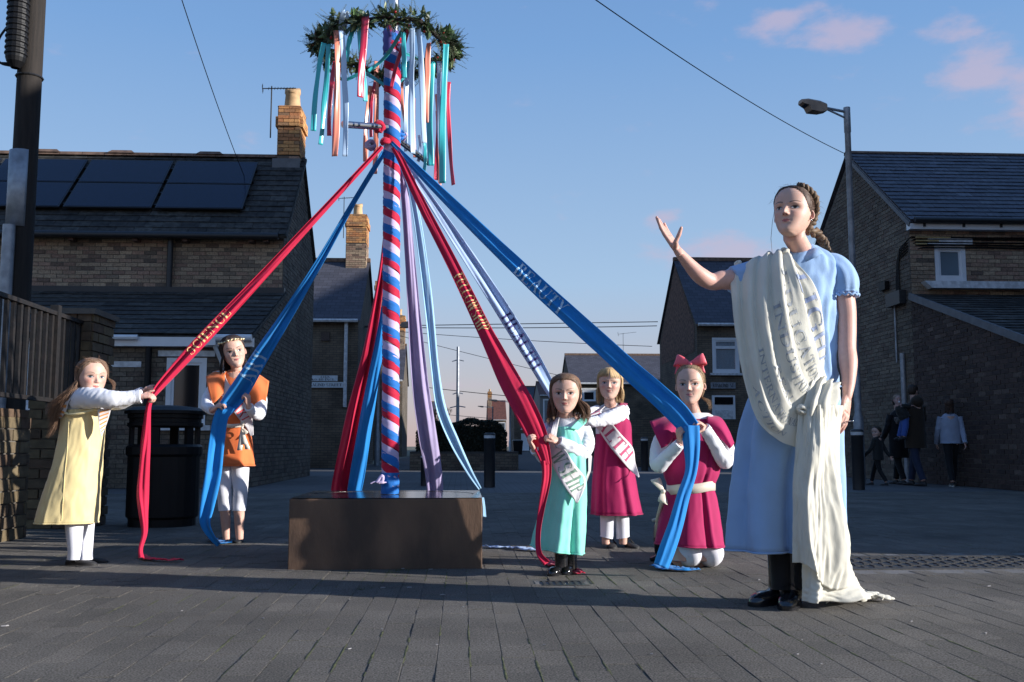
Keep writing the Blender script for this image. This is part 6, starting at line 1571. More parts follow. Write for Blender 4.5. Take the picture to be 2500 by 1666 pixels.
# ---------------------------------------------------------------- girl in mint
def girl_mint():
    Y=5.0;f=gnd(1375,1405);root=thing('person','little girl in a mint green dress and white sash, gripping the red FELLOWSHIP band','person',(f.x,f.y,0))
    H=.205;hd=Head(J(1380,961,4.98),H,turn=-.05,pitch=.03,roll=.0,brow=(.20,.12,.08),iris=(.035,.022,.015),ears=(0,1),blush=.45)
    co=MB();nb=J(1381,1026,5.02);co.tube([hd.w((0,.10,-.30)),hd.w((0,.12,-.5)),nb,nb-LH*.04],[.036,.036,.042,.06],16)
    limb(co,[J(1381,1028,5.03),J(1381,1080,5.03),J(1380,1150,5.03),J(1378,1210,5.03)],[.05,.075,.075,.085])
    for s in (-1,1): limb(co,[J(1378+s*18,1200,5.03),J(1378+s*14,1300,5.04),J(1384+s*10,1352,5.05)],[.06,.036,.024])
    fi=MB()
    wR=J(1362,1077,4.90);farm(fi,[J(1400,1095,4.95),wR],[.026,.019],12);hand(fi,wR,J(1338,1062,4.88)-wR,Vector((-.35,.55,-.75)),.105,thumb=1,curl=(.9,1.1,.6),tdir=Vector((-1,-.2,.35)),fat=1.15)
    wL=J(1303,1096,4.90);farm(fi,[J(1330,1112,4.96),wL],[.026,.019],12);hand(fi,wL,J(1284,1062,4.865)-wL,Vector((.9,.25,.2)),.105,thumb=1,curl=(.9,1.0,.5),tdir=Vector((.3,.3,1)),fat=1.15)
    make_body('body',root,hd,co,fi);hd.eyes(root)
    h=Hair(hd,(.155,.095,.06),3,thick=.045,line=[(0,.33),(.5,.32),(.85,.25),(1.15,.12),(1.4,-.0),(1.75,-.12),(2.2,-.32),(3.15,-.40)]);h.cap();h.combed(260,zb=.1,r=.008);h.fringe(26,.22,(.05,.5),sweep=-1,r=.003);h.fringe(50,.27,(.7,1.15),sweep=1,r=.005);h.fringe(60,.25,(.7,1.2),sweep=-1,r=.005)
    h.loose(170,.55,te=(1.15,1.5),side=(-1,),zoff=-.1,wave=.02,out=-.02,swing=(.06,.05,0),offs=(.02,.045));h.loose(420,.62,te=(1.5,3.1),zoff=-.2,wave=.045,out=.12,lenvar=.45);h.loose(240,.62,te=(1.5,2.2),side=(1,),zoff=-.15,wave=.06,out=.22,lenvar=.5);h.wisps(50);h.build(root)
    cl=MB();cl.tube([hd.w((.20,-.22,.37)),hd.w((.25,-.20,.30)),hd.w((.29,-.17,.20)),hd.w((.315,-.14,.12))],[.002,.0045,.0045,.002],6);cl.build('hair_clip',M['white'],root,smooth=True)
    # shirt
    sh=MB();tor=Shell([(1017,1364,1398,.036),(1024,1356,1408,.045),(1036,1350,1424,.062),(1055,1349,1430,.078),(1100,1348,1428,.08)],5.02,6,(0,.01))
    sh.grid([[tor.pt(i,2*math.pi*k/40) for k in range(40)] for i in range(len(tor.S))][::-1],True)
    sleeve(sh,[J(1424,1046,5.02),J(1432,1078,5.0),J(1420,1104,4.98),J(1392,1092,4.93),J(1364,1078,4.90)],[.036,.042,.042,.034,.028],wr=.13,seed=3)
    sleeve(sh,[J(1354,1048,5.02),J(1340,1085,5.02),J(1330,1115,4.99),J(1316,1104,4.93),J(1304,1097,4.905)],[.034,.038,.036,.030,.026],wr=.1,seed=5);sh.build('shirt',WHITE,root,smooth=True)
    mint=fabric('mint_crepe',(.27,.78,.62),transl=.12)
    dr=Shell([(1043,1350,1408,.088),(1062,1346,1418,.098),(1085,1343,1426,.102),(1120,1338,1430,.108),(1170,1330,1432,.115),(1240,1318,1430,.13),(1300,1306,1427,.145),(1342,1298,1424,.155)],5.02,8,(.0,.075),7,ph=1.2,hem=-.018,crease=.02,seed=2,pl=[(-1.05,.10,.13),(-1.75,.12,.10),(-2.35,.10,.10)])
    d=dr.build('dress',mint,root)
    o,_=strip('strap',[(J(1392,1046,4.92),J(1412,1050,4.93)),(J(1408,1030,4.95),J(1430,1034,4.97)),(J(1418,1021,5.0),J(1436,1024,5.02)),(J(1416,1024,5.06),J(1434,1026,5.07))],mint,root)
    # sash
    so,sf=strip('sash',[(J(1352,1030,4.98),J(1366,1020,4.98)),(J(1344,1060,4.90),J(1358,1066,4.90)),(dr.front(1341,1100,.023),dr.front(1357,1092,.023)),(dr.front(1342,1118,.025),dr.front(1378,1098,.025)),(dr.front(1360,1158,.027),dr.front(1402,1132,.027)),(dr.front(1384,1196,.02),dr.front(1430,1172,.02)),(dr.front(1402,1222,.031),dr.front(1422,1205,.031)),(dr.front(1408,1230,.033),dr.front(1409,1229,.033))],M['linen'],root,wave=.0015)
    M['green_print']=mat('sage_green_print',(.16,.27,.20),.8);strip_text('WSHIP',so,sf,.42,.80,.12,.88,M['green_print'])
    tp=MB();tp.grid([[J(1424,1085,5.0),J(1430,1090,5.06)],[J(1436,1110,4.99),J(1444,1115,5.08)],[J(1436,1150,4.99),J(1441,1150,5.08)],[J(1420,1190,5.0),J(1430,1180,5.08)]]);tq=tp.build('sash_back',M['linen'],root,smooth=True);so2=tq.modifiers.new('t','SOLIDIFY');so2.thickness=.003
    ws=MB()
    for k,cc in enumerate((.0,.02,.04)):
        c0=wR+(J(1400,1095,4.95)-wR)*(.18+cc*3);ax_=(J(1400,1095,4.95)-wR).normalized();e=ax_.orthogonal().normalized();g=ax_.cross(e);ws.tube([c0+(e*math.cos(a)+g*math.sin(a))*.029 for a in [q*math.pi/8 for q in range(17)]],.0035,6)
    ws.build('bracelet',S['pale'],root,smooth=True)
    bt=MB();
    for (px,py,L_,dd) in ((1382,1403,.155,(-.55,-.8,0)),(1400,1400,.155,(-.35,-.9,0))):
        p=gnd(px,py);p.y+=.06;a=p+Vector((0,0,.0));shoe(bt,a,dd,L_,.062,.055,toe=.8);sole(bt,a,dd,L_,.066,.010)
        q=a+Vector(dd).normalized()*.035;bt.tube([q+LH*.02,q+LH*.06,q+LH*.118],[(.036,.042),(.033,.038),(.037,.040)],18)
    bt.build('ankle_boots',M['patent'],root,smooth=True)
# ---------------------------------------------------------------- girl in the magenta dress and HEALTH sash
def girl_pink():
    Y=6.34;f=gnd(1510,1337);root=thing('person','fair-haired girl standing in a magenta dress with a white HEALTH sash','person',(f.x,f.y,0))
    H=.212;hd=Head(J(1489,938,6.30),H,turn=-.06,pitch=-.06,roll=.03,brow=(.42,.30,.18),iris=(.12,.15,.18),ears=(0,1),blush=.7,gaze=(0,-.2))
    co=MB();nb=J(1491,994,6.36);co.tube([hd.w((0,.10,-.30)),hd.w((0,.12,-.5)),nb,nb-LH*.04],[.038,.037,.042,.06],16)
    limb(co,[nb,J(1494,1060,6.37),J(1495,1150,6.37),J(1500,1220,6.37)],[.05,.085,.08,.09])
    fi=MB();farm(fi,[J(1478,1024,6.22),J(1425,1028,6.14)],[.026,.02],10);hand(fi,J(1425,1028,6.14),Vector((-1,-.1,.1)),Vector((0,-.2,-1)),.115,curl=(.9,1,.6));farm(fi,[J(1430,1012,6.28),J(1405,1020,6.16)],[.026,.02],10);hand(fi,J(1405,1020,6.16),Vector((-1,-.3,.2)),Vector((0,.2,-1)),.115,curl=(.9,1,.6))
    for s in (-1,1): limb(co,[J(1500+s*17,1230,6.37),J(1501+s*19,1290,6.37),J(1500+s*21,1318,6.37),J(1500+s*21,1330,6.37)],[.06,.034,.027,.026])
    make_body('body',root,hd,co,fi);hd.eyes(root)
    h=Hair(hd,(.46,.33,.17),8,thick=.05);h.cap();h.combed(260,zb=.1,r=.008);h.fringe(130,.17,(.05,1.15),sweep=-1,r=.009);h.fringe(120,.13,(.1,1.2),sweep=1,r=.009,zs=.48)
    h.loose(230,.38,te=(1.2,1.7),zoff=-.1,wave=.02,out=.04,lenvar=.3);h.loose(350,.42,te=(1.6,3.1),zoff=-.2,wave=.02,out=.06,lenvar=.3);h.wisps(20);h.build(root)
    sh=MB();tor=Shell([(985,1478,1508,.04),(992,1466,1520,.05),(1003,1456,1530,.065),(1025,1454,1536,.08),(1060,1455,1537,.085)],6.37,6,(0,.01))
    sh.grid([[tor.pt(i,2*math.pi*k/40) for k in range(40)] for i in range(len(tor.S))][::-1],True)
    sleeve(sh,[J(1522,1002,6.36),J(1508,1014,6.28),J(1478,1024,6.20),J(1450,1030,6.16),J(1428,1028,6.14)],[.046,.050,.043,.034,.028],wr=.11,seed=9)
    sleeve(sh,[J(1460,1004,6.36),J(1438,1012,6.28),J(1408,1020,6.17)],[.042,.038,.028],wr=.08,seed=2);sh.build('shirt',WHITE,root,smooth=True)
    mg=fabric('magenta_felt',(.37,.010,.088),transl=.04,bump=.06)
    dr=Shell([(1012,1462,1526,.082),(1035,1457,1540,.098),(1070,1455,1542,.10),(1120,1451,1545,.11),(1180,1447,1552,.125),(1255,1444,1566,.15)],6.37,8,(.0,.05),5,ph=.5,crease=.012,seed=5,pl=[(-2.2,.10,.12),(-1.2,.12,.10)])
    dr.build('dress',mg,root)
    strip('strap',[(J(1498,1018,6.27),J(1517,1022,6.27)),(J(1508,1000,6.29),J(1522,1000,6.30)),(J(1514,984,6.34),J(1532,987,6.35)),(J(1512,984,6.40),J(1530,986,6.40))],mg,root)
    so,sf=strip('sash',[(J(1452,1003,6.31),J(1478,992,6.31)),(J(1437,1020,6.2),J(1468,1006,6.24)),(dr.front(1462,1052,.033),dr.front(1490,1030,.033)),(dr.front(1488,1090,.035),dr.front(1518,1062,.035)),(dr.front(1518,1125,.037),dr.front(1545,1094,.02)),(dr.front(1540,1150,.02),dr.front(1551,1128,.03)),(J(1559,1166,6.20),J(1561,1164,6.21))],M['linen'],root,wave=.001)
    M['rose_print']=mat('rose_print',(.45,.06,.14),.8);strip_text('HEALTH',so,sf,.04,.72,.14,.88,M['rose_print'])
    leg=MB()
    for s in (-1,1): leg.tube([J(1500+s*16,1240,6.37),J(1501+s*18,1280,6.37),J(1501+s*19,1308,6.37),J(1501+s*20,1313,6.37)],[.052,.046,.043,.044],20,fn=lambda t,a:.03*math.sin(t*30+a))
    leg.build('leggings',M['tights'],root,smooth=True)
    s2=MB()
    for px,dx in ((1487,-.10),(1523,.28)):
        p=gnd(px,1331);p.y=6.43;shoe(s2,p,(dx,-1,0),.165,.062,.034,toe=.75);sole(s2,p,(dx,-1,0),.165,.064,.01)
        q=p+Vector((dx,-1,0)).normalized()*.05;s2.tube([q+Vector((-.03,0,.02)),q+Vector((0,-.006,.056)),q+Vector((.03,0,.02))],.006,6)
    s2.build('mary_jane_shoes',M['blackshoe'],root,smooth=True)
# ---------------------------------------------------------------- half-hidden child behind the girl in mint
def hidden_child():
    Y=6.25;root=thing('person','child almost hidden behind the girl in mint, only a cheek and pale sleeve showing','person',(J(1366,1300,Y).x,Y,0))
    hd=Head(J(1368,1000,6.2),.20,turn=.2,ears=(0,0),brow=(.1,.06,.04));co=MB();nb=J(1366,1050,6.25)
    co.tube([hd.w((0,.1,-.3)),nb,nb-LH*.05],[.036,.04,.06],14);limb(co,[nb,J(1366,1150,6.25),J(1366,1220,6.25)],[.05,.08,.09])
    for s in (-1,1): limb(co,[J(1366+s*14,1210,6.25),J(1366+s*14,1300,6.25),J(1366+s*14,1335,6.25)],[.05,.034,.028])
    fi=MB();farm(fi,[J(1345,1090,6.1),J(1368,1060,6.12)],[.025,.02],10);hand(fi,J(1368,1060,6.12),Vector((.3,-.2,1)),Vector((0,-1,0)),.11,curl=(.9,1,.6))
    make_body('body',root,hd,co,fi,voxel=.006);hd.eyes(root)
    h=Hair(hd,(.07,.04,.03),12);h.cap();h.loose(150,.5,te=(1.2,3.1),zoff=-.1);h.build(root)
    M['lilac_shirt']=fabric('pale_lilac_cotton',(.52,.45,.58))
    sh=MB();sleeve(sh,[J(1352,1040,6.24),J(1334,1058,6.2),J(1342,1092,6.1),J(1366,1066,6.12)],[.045,.048,.042,.028],wr=.1);tor=Shell([(1034,1350,1384,.05),(1050,1338,1394,.07),(1120,1340,1394,.09)],6.25,6)
    sh.grid([[tor.pt(i,2*math.pi*k/30) for k in range(30)] for i in range(len(tor.S))][::-1],True);sh.build('shirt',M['lilac_shirt'],root,smooth=True)
    dr=Shell([(1060,1345,1388,.09),(1150,1338,1394,.11),(1250,1330,1400,.13)],6.25,8,(0,.05));dr.build('dress',C['lilac'],root)
    s2=MB()
    for px in (1352,1380): p=gnd(px,1343);p.y=6.3;shoe(s2,p,(0,-1,0),.15,.06,.035);
    s2.build('shoes',M['blackshoe'],root,smooth=True)
# ---------------------------------------------------------------- kneeling girl
def wing(name,rows,mt,root,thick=.004,sag=.012):
    P=[crom([tuple(p) for p in r],6) for r in rows];Q=[]
    for k in range(len(P[0])): Q.append(crom([tuple(r[k]) for r in P],6))
    G=[[Vector(p) for p in r] for r in Q];mb=MB();mb.grid(G);o=mb.build(name,mt,root,smooth=True);so=o.modifiers.new('t','SOLIDIFY');so.thickness=thick;return o
def girl_kneel():
    Y=5.30;f=gnd(1685,1387);root=thing('person','kneeling girl in a magenta tunic with a big coral hair bow','person',(f.x,f.y,0))
    H=.222;hd=Head(J(1685,940,5.26),H,turn=-.10,pitch=.0,roll=-.02,brow=(.16,.10,.07),iris=(.06,.06,.05),ears=(1,1),blush=.35,narrow=.93,lip=(.50,.16,.17))
    co=MB();nb=J(1692,1016,5.30);co.tube([hd.w((0,.08,-.28)),hd.w((0,.10,-.48)),nb+LH*.01,nb-LH*.03],[.040,.036,.044,.07],18)
    limb(co,[J(1655,1026,5.31),nb-LH*.03,J(1735,1024,5.31)],[.035,.05,.035]);limb(co,[J(1694,1030,5.32),J(1690,1100,5.32),J(1688,1180,5.32),J(1686,1230,5.32)],[.07,.10,.09,.10])
    for s in (-1,1): limb(co,[J(1685+s*23,1230,5.32),J(1684+s*24,1370,5.30)],[.07,.05]);limb(co,[J(1684+s*24,1365,5.33),gnd(1684+s*24,1370)+Vector((s*.02,.42,.05))],[.045,.03])
    fi=MB()
    wL=J(1662,1080,5.10);farm(fi,[J(1610,1120,5.2),wL],[.034,.022],12);hand(fi,wL,J(1655,1046,5.06)-wL,Vector((.75,.35,.1)),.125,thumb=1,curl=(1.15,1.3,.7),tdir=Vector((.6,-.5,.5)),fat=1.05)
    wR=J(1718,1042,5.12);farm(fi,[J(1765,1105,5.2),wR],[.034,.022],12);hand(fi,wR,J(1692,1020,5.05)-wR,Vector((-.25,.35,-.9)),.125,thumb=1,curl=(.8,1.0,.6),tdir=Vector((-.9,-.2,-.4)),fat=1.05)
    make_body('body',root,hd,co,fi);hd.eyes(root)
    h=Hair(hd,(.26,.18,.105),5,thick=.022,line=[(0,.39),(.5,.37),(.85,.29),(1.1,.17),(1.35,.03),(1.7,-.10),(2.2,-.3),(3.15,-.38)]);h.cap();h.combed(420,zb=.32,r=.006);h.wisps(40);
    h.loose(60,.35,te=(1.7,2.3),side=(1,),zoff=-.3,wave=.05,out=.2,r=.005,lenvar=.6);h.loose(30,.3,te=(1.7,2.3),side=(-1,),zoff=-.3,wave=.04,out=.1,r=.005,lenvar=.6);h.build(root)
    M['coral_bow']=mat('coral_grosgrain',(.86,.11,.15),.5,var=.08,bump=.1,sheen=.3)
    bw=MB();loopbow(bw,hd.w((.02,-.06,.50)),.080,ax=hd.R@Vector((1,0,0)),up=LH,w=.52,toward=Vector((0,-1,-.15)));b=bw.build('hair_bow',M['coral_bow'],root,smooth=True);so=b.modifiers.new('t','SOLIDIFY');so.thickness=.0015
    sh=MB();tor=Shell([(1009,1660,1728,.055),(1018,1645,1744,.065),(1040,1640,1750,.08),(1080,1640,1748,.09)],5.31,6)
    sh.grid([[tor.pt(i,2*math.pi*k/40) for k in range(40)] for i in range(len(tor.S))][::-1],True)
    sleeve(sh,[J(1642,1035,5.31),J(1613,1085,5.28),J(1608,1134,5.22),J(1632,1112,5.16),J(1660,1084,5.10)],[.046,.048,.045,.036,.031],wr=.07,seed=1)
    sleeve(sh,[J(1748,1035,5.31),J(1770,1085,5.28),J(1770,1125,5.22),J(1745,1085,5.16),J(1719,1044,5.12)],[.046,.048,.045,.036,.031],wr=.09,seed=6);sh.build('shirt',WHITE,root,smooth=True)
    mg=fabric('magenta_wool_felt',(.38,.010,.092),transl=.04,bump=.06)
    dr=Shell([(1024,1648,1742,.078),(1045,1640,1752,.095),(1080,1634,1756,.115),(1120,1624,1758,.13),(1155,1620,1755,.128),(1180,1628,1745,.11),(1192,1632,1742,.108),(1215,1626,1748,.118),(1270,1613,1757,.14),(1330,1603,1766,.16)],5.31,8,(.0,.06),4,ph=2.6,crease=.014,seed=9,hem=-.008,pl=[(-1.12,.07,.16),(-2.0,.12,.06)])
    dr.build('dress',mg,root)
    wing('shoulder_flap',[[J(1655,1018,5.30),J(1622,1018,5.27),J(1586,1030,5.24)],[J(1652,1024,5.215),J(1625,1045,5.18),J(1600,1062,5.19)],[J(1648,1060,5.20),J(1632,1085,5.17),J(1615,1095,5.18)]],mg,root)
    wing('shoulder_flap',[[J(1732,1014,5.30),J(1760,1020,5.28),J(1780,1050,5.25),J(1793,1082,5.22)],[J(1725,1022,5.215),J(1752,1035,5.19),J(1772,1060,5.17),J(1788,1090,5.17)],[J(1730,1060,5.195),J(1752,1068,5.18),J(1768,1080,5.17),J(1781,1096,5.17)]],mg,root)
    belt(dr,1191,23,M['satin_cream'],root,slope=.012)
    bw=MB();c=J(1618,1200,5.24);loopbow(bw,c,.068,ax=Vector((.25,-.3,-1)).normalized(),up=Vector((-1,0,.1)),w=.5,tails=False)
    for k,(px,py) in enumerate(((1612,1300),(1600,1312))):
        rows=[]
        for i in range(9):
            t=i/8;p=c.lerp(J(px,py,5.42),t);rows.append([p+Vector((v*.022+.004*math.sin(i),0,0)) for v in (-.5,0,.5)])
        bw.grid(rows)
    b=bw.build('belt_bow',M['satin_cream'],root,smooth=True);so=b.modifiers.new('t','SOLIDIFY');so.thickness=.0012
    leg=MB()
    for px in (1661,1709):
        a=J(px,1270,5.32);k=gnd(px,1372);k.z=.062;k.y=5.28
        P=crom([(*a,.066),(*J(px,1330,5.31),.060),(*(k+LH*.03),.058),(k.x,k.y+.03,.055,.054),(k.x-.03,k.y+.16,.05,.046),(k.x-.06,k.y+.38,.05,.034)],8);leg.tube([p[:3] for p in P],[p[3] for p in P],22)
    leg.build('tights',M['tights'],root,smooth=True)
    tr=MB();p=J(1606,1345,5.62);p.z=.03
    rows=[]
    for (t,w,hh) in ((0,.5,.5),(.1,.9,.9),(.35,1,1),(.6,.95,.95),(.85,.8,.8),(1,.4,.4)):
        c=Vector((p.x+.01,p.y+.02*t,.02+.20*(1-t)));rows.append([c+Vector((.036*w*math.cos(a),.03*hh*math.sin(a)-.02,0)) for a in [q*math.pi/8 for q in range(16)]])
    tr.grid(rows,True);tr.fan(rows[0],None,0,True);tr.fan(rows[-1]);tr.tube([Vector((p.x-.05,p.y-.04,.012)),Vector((p.x+.03,p.y-.02,.03))],[.012,.02],8);tr.build('trainer',M['patent'],root,smooth=True)
    ts=MB();ts.tube([Vector((p.x-.03,p.y-.01,.225)),Vector((p.x+.0,p.y-.03,.235)),Vector((p.x+.035,p.y-.01,.225))],[.01,.012,.01],8);ts.build('shoe_cuff',M['sole'],root,smooth=True)
# ---------------------------------------------------------------- girl in orange
def girl_orange():
    Y=6.70;f=gnd(570,1328);root=thing('person','dark-haired girl in an orange tunic and white capri leggings holding the blue ART band','person',(f.x,f.y,0))
    H=.228;hd=Head(J(570,859,6.64),H,turn=.10,pitch=.02,roll=-.24,brow=(.07,.04,.03),iris=(.05,.04,.035),ears=(0,1),narrow=.92,blush=.2,lip=(.42,.09,.11))
    co=MB();nb=J(577,910,6.70);co.tube([hd.w((0,.10,-.30)),hd.w((0,.12,-.5)),nb,nb-LH*.04],[.038,.036,.044,.07],16)
    limb(co,[J(548,918,6.71),nb-LH*.02,J(610,918,6.71)],[.03,.05,.03]);limb(co,[nb,J(577,980,6.71),J(574,1040,6.71),J(568,1110,6.71)],[.07,.09,.085,.09])
    for s in (-1,1): limb(co,[J(567+s*19,1110,6.71),J(567+s*20,1190,6.70),J(567+s*17,1250,6.71),J(569+s*16,1318,6.71)],[.06,.042,.036,.024])
    fi=MB()
    wL=J(519,1002,6.45);farm(fi,[J(508,990,6.6),wL],[.03,.02],12);hand(fi,wL,J(540,982,6.40)-wL,Vector((.1,.6,-.75)),.13,thumb=1,curl=(.7,.9,.5),tdir=Vector((.7,-.2,.6)))
    wR=J(606,992,6.42);farm(fi,[J(628,1010,6.55),wR],[.03,.02],12);hand(fi,wR,J(604,960,6.40)-wR,Vector((-.8,.4,.1)),.13,thumb=-1,curl=(1.1,1.2,.7),tdir=Vector((-.5,-.4,.6)))
    make_body('body',root,hd,co,fi);hd.eyes(root)
    h=Hair(hd,(.035,.022,.018),6,thick=.035);h.cap();h.combed(220,zb=.0,r=.008);h.loose(240,.52,te=(1.15,1.9),side=(-1,),zoff=-.1,wave=.015,out=.05,lenvar=.15,r=.011);h.loose(260,.6,te=(1.9,3.1),zoff=-.2,wave=.02,out=.0,lenvar=.3);h.loose(60,.8,te=(1.9,2.3),side=(1,),zoff=-.2,out=.1);h.build(root)
    M['gold_bead']=mat('gold_beads',(.75,.6,.35),.3,metal=.7)
    bd=MB()
    pts=[hd.w(headpt(t,.30+.015*math.cos(t*3),.045,None,hd.K['kw'])) for t in [k*.1 for k in range(-16,17)]];bd.tube(pts,.0022,5)
    for k in range(0,33,3): uvs(bd,pts[k],.0065 if k%6 else .009,8,6)
    bd.build('circlet',M['gold_bead'],root,smooth=True)
    sh=MB()
    sleeve(sh,[J(540,925,6.70),J(516,960,6.68),J(505,988,6.60),J(512,998,6.52),J(518,1002,6.46)],[.042,.044,.040,.034,.030],wr=.08,seed=1)
    sleeve(sh,[J(614,925,6.70),J(634,965,6.68),J(634,1008,6.60),J(620,1008,6.50),J(607,994,6.43)],[.042,.044,.042,.036,.030],wr=.08,seed=6);sh.build('shirt',WHITE,root,smooth=True)
    og=fabric('orange_felt',(.78,.185,.055),transl=.05,bump=.06)
    dr=Shell([(908,556,606,.055),(918,542,615,.075),(950,538,618,.095),(1000,536,616,.10),(1035,538,610,.092),(1046,538,610,.092),(1080,526,614,.10),(1137,511,620,.12)],6.71,8,(.0,.06),5,ph=.6,crease=.01,seed=4,sq=.95)
    dr.build('tunic',og,root)
    wing('shoulder_flap',[[J(556,906,6.70),J(530,906,6.67),J(503,920,6.64)],[J(550,915,6.63),J(528,935,6.59),J(508,950,6.58)],[J(545,960,6.60),J(530,978,6.57),J(520,986,6.58)]],og,root)
    wing('shoulder_flap',[[J(598,904,6.70),J(628,912,6.68),J(657,931,6.65)],[J(598,915,6.62),J(630,940,6.60),J(652,965,6.62)],[J(605,955,6.60),J(625,985,6.61),J(645,998,6.66)],[J(612,980,6.64),J(628,1010,6.68),J(630,1022,6.72)]],og,root)
    so,sf=strip('sash',[(J(519,908,6.66),J(549,904,6.66)),(dr.front(526,935,.02),dr.front(552,925,.02)),(dr.front(542,968,.02),dr.front(568,950,.02)),(dr.front(565,1000,.02),dr.front(594,980,.02)),(dr.front(585,1025,.02),dr.front(612,1010,.02)),(dr.front(598,1040,.03),dr.front(618,1035,.03)),(J(612,1065,6.58),J(619,1062,6.58))],M['linen'],root,wave=.001)
    M['brick_print']=mat('brick_red_print',(.50,.05,.05),.8);strip_text('ART',so,sf,.47,.73,.12,.9,M['brick_print'])
    belt(dr,1041,9,M['satin_cream'],root)
    bw=MB();loopbow(bw,J(592,1045,6.58),.045,ax=Vector((.3,0,-1)).normalized(),up=Vector((1,0,.3)),w=.4,tails=False)
    for k,(px,py) in enumerate(((585,1100),(605,1098),(598,1086))):
        c=J(590,1046,6.585);rows=[[c.lerp(J(px,py,6.57),i/6)+Vector((v*.03*(.4+i/8),0,0)) for v in (-.5,0,.5)] for i in range(7)];bw.grid(rows)
    b=bw.build('belt_bow',M['satin_cream'],root,smooth=True);so=b.modifiers.new('t','SOLIDIFY');so.thickness=.0012
    leg=MB()
    for s in (-1,1): 
        P=crom([(*J(567+s*19,1110,6.71),.066),(*J(567+s*19,1160,6.71),.058),(*J(567+s*20,1195,6.69),.048),(*J(567+s*18,1225,6.71),.046),(*J(567+s*17,1247,6.71),.043)],7);leg.tube([p[:3] for p in P],[p[3] for p in P],22,fn=lambda t,a:.018*math.sin(t*60+2*math.sin(a))*math.exp(-((t-.55)/.16)**2))
    leg.build('capri_leggings',M['tights'],root,smooth=True)
    s2=MB()
    for px,dx in ((549,-.25),(582,.1)):
        p=gnd(px,1322);p.y+=.05;shoe(s2,p,(dx,-1,0),.18,.066,.032,toe=.7);sole(s2,p,(dx,-1,0),.18,.066,.008)
    s2.build('flat_shoes',M['blackshoe'],root,smooth=True)
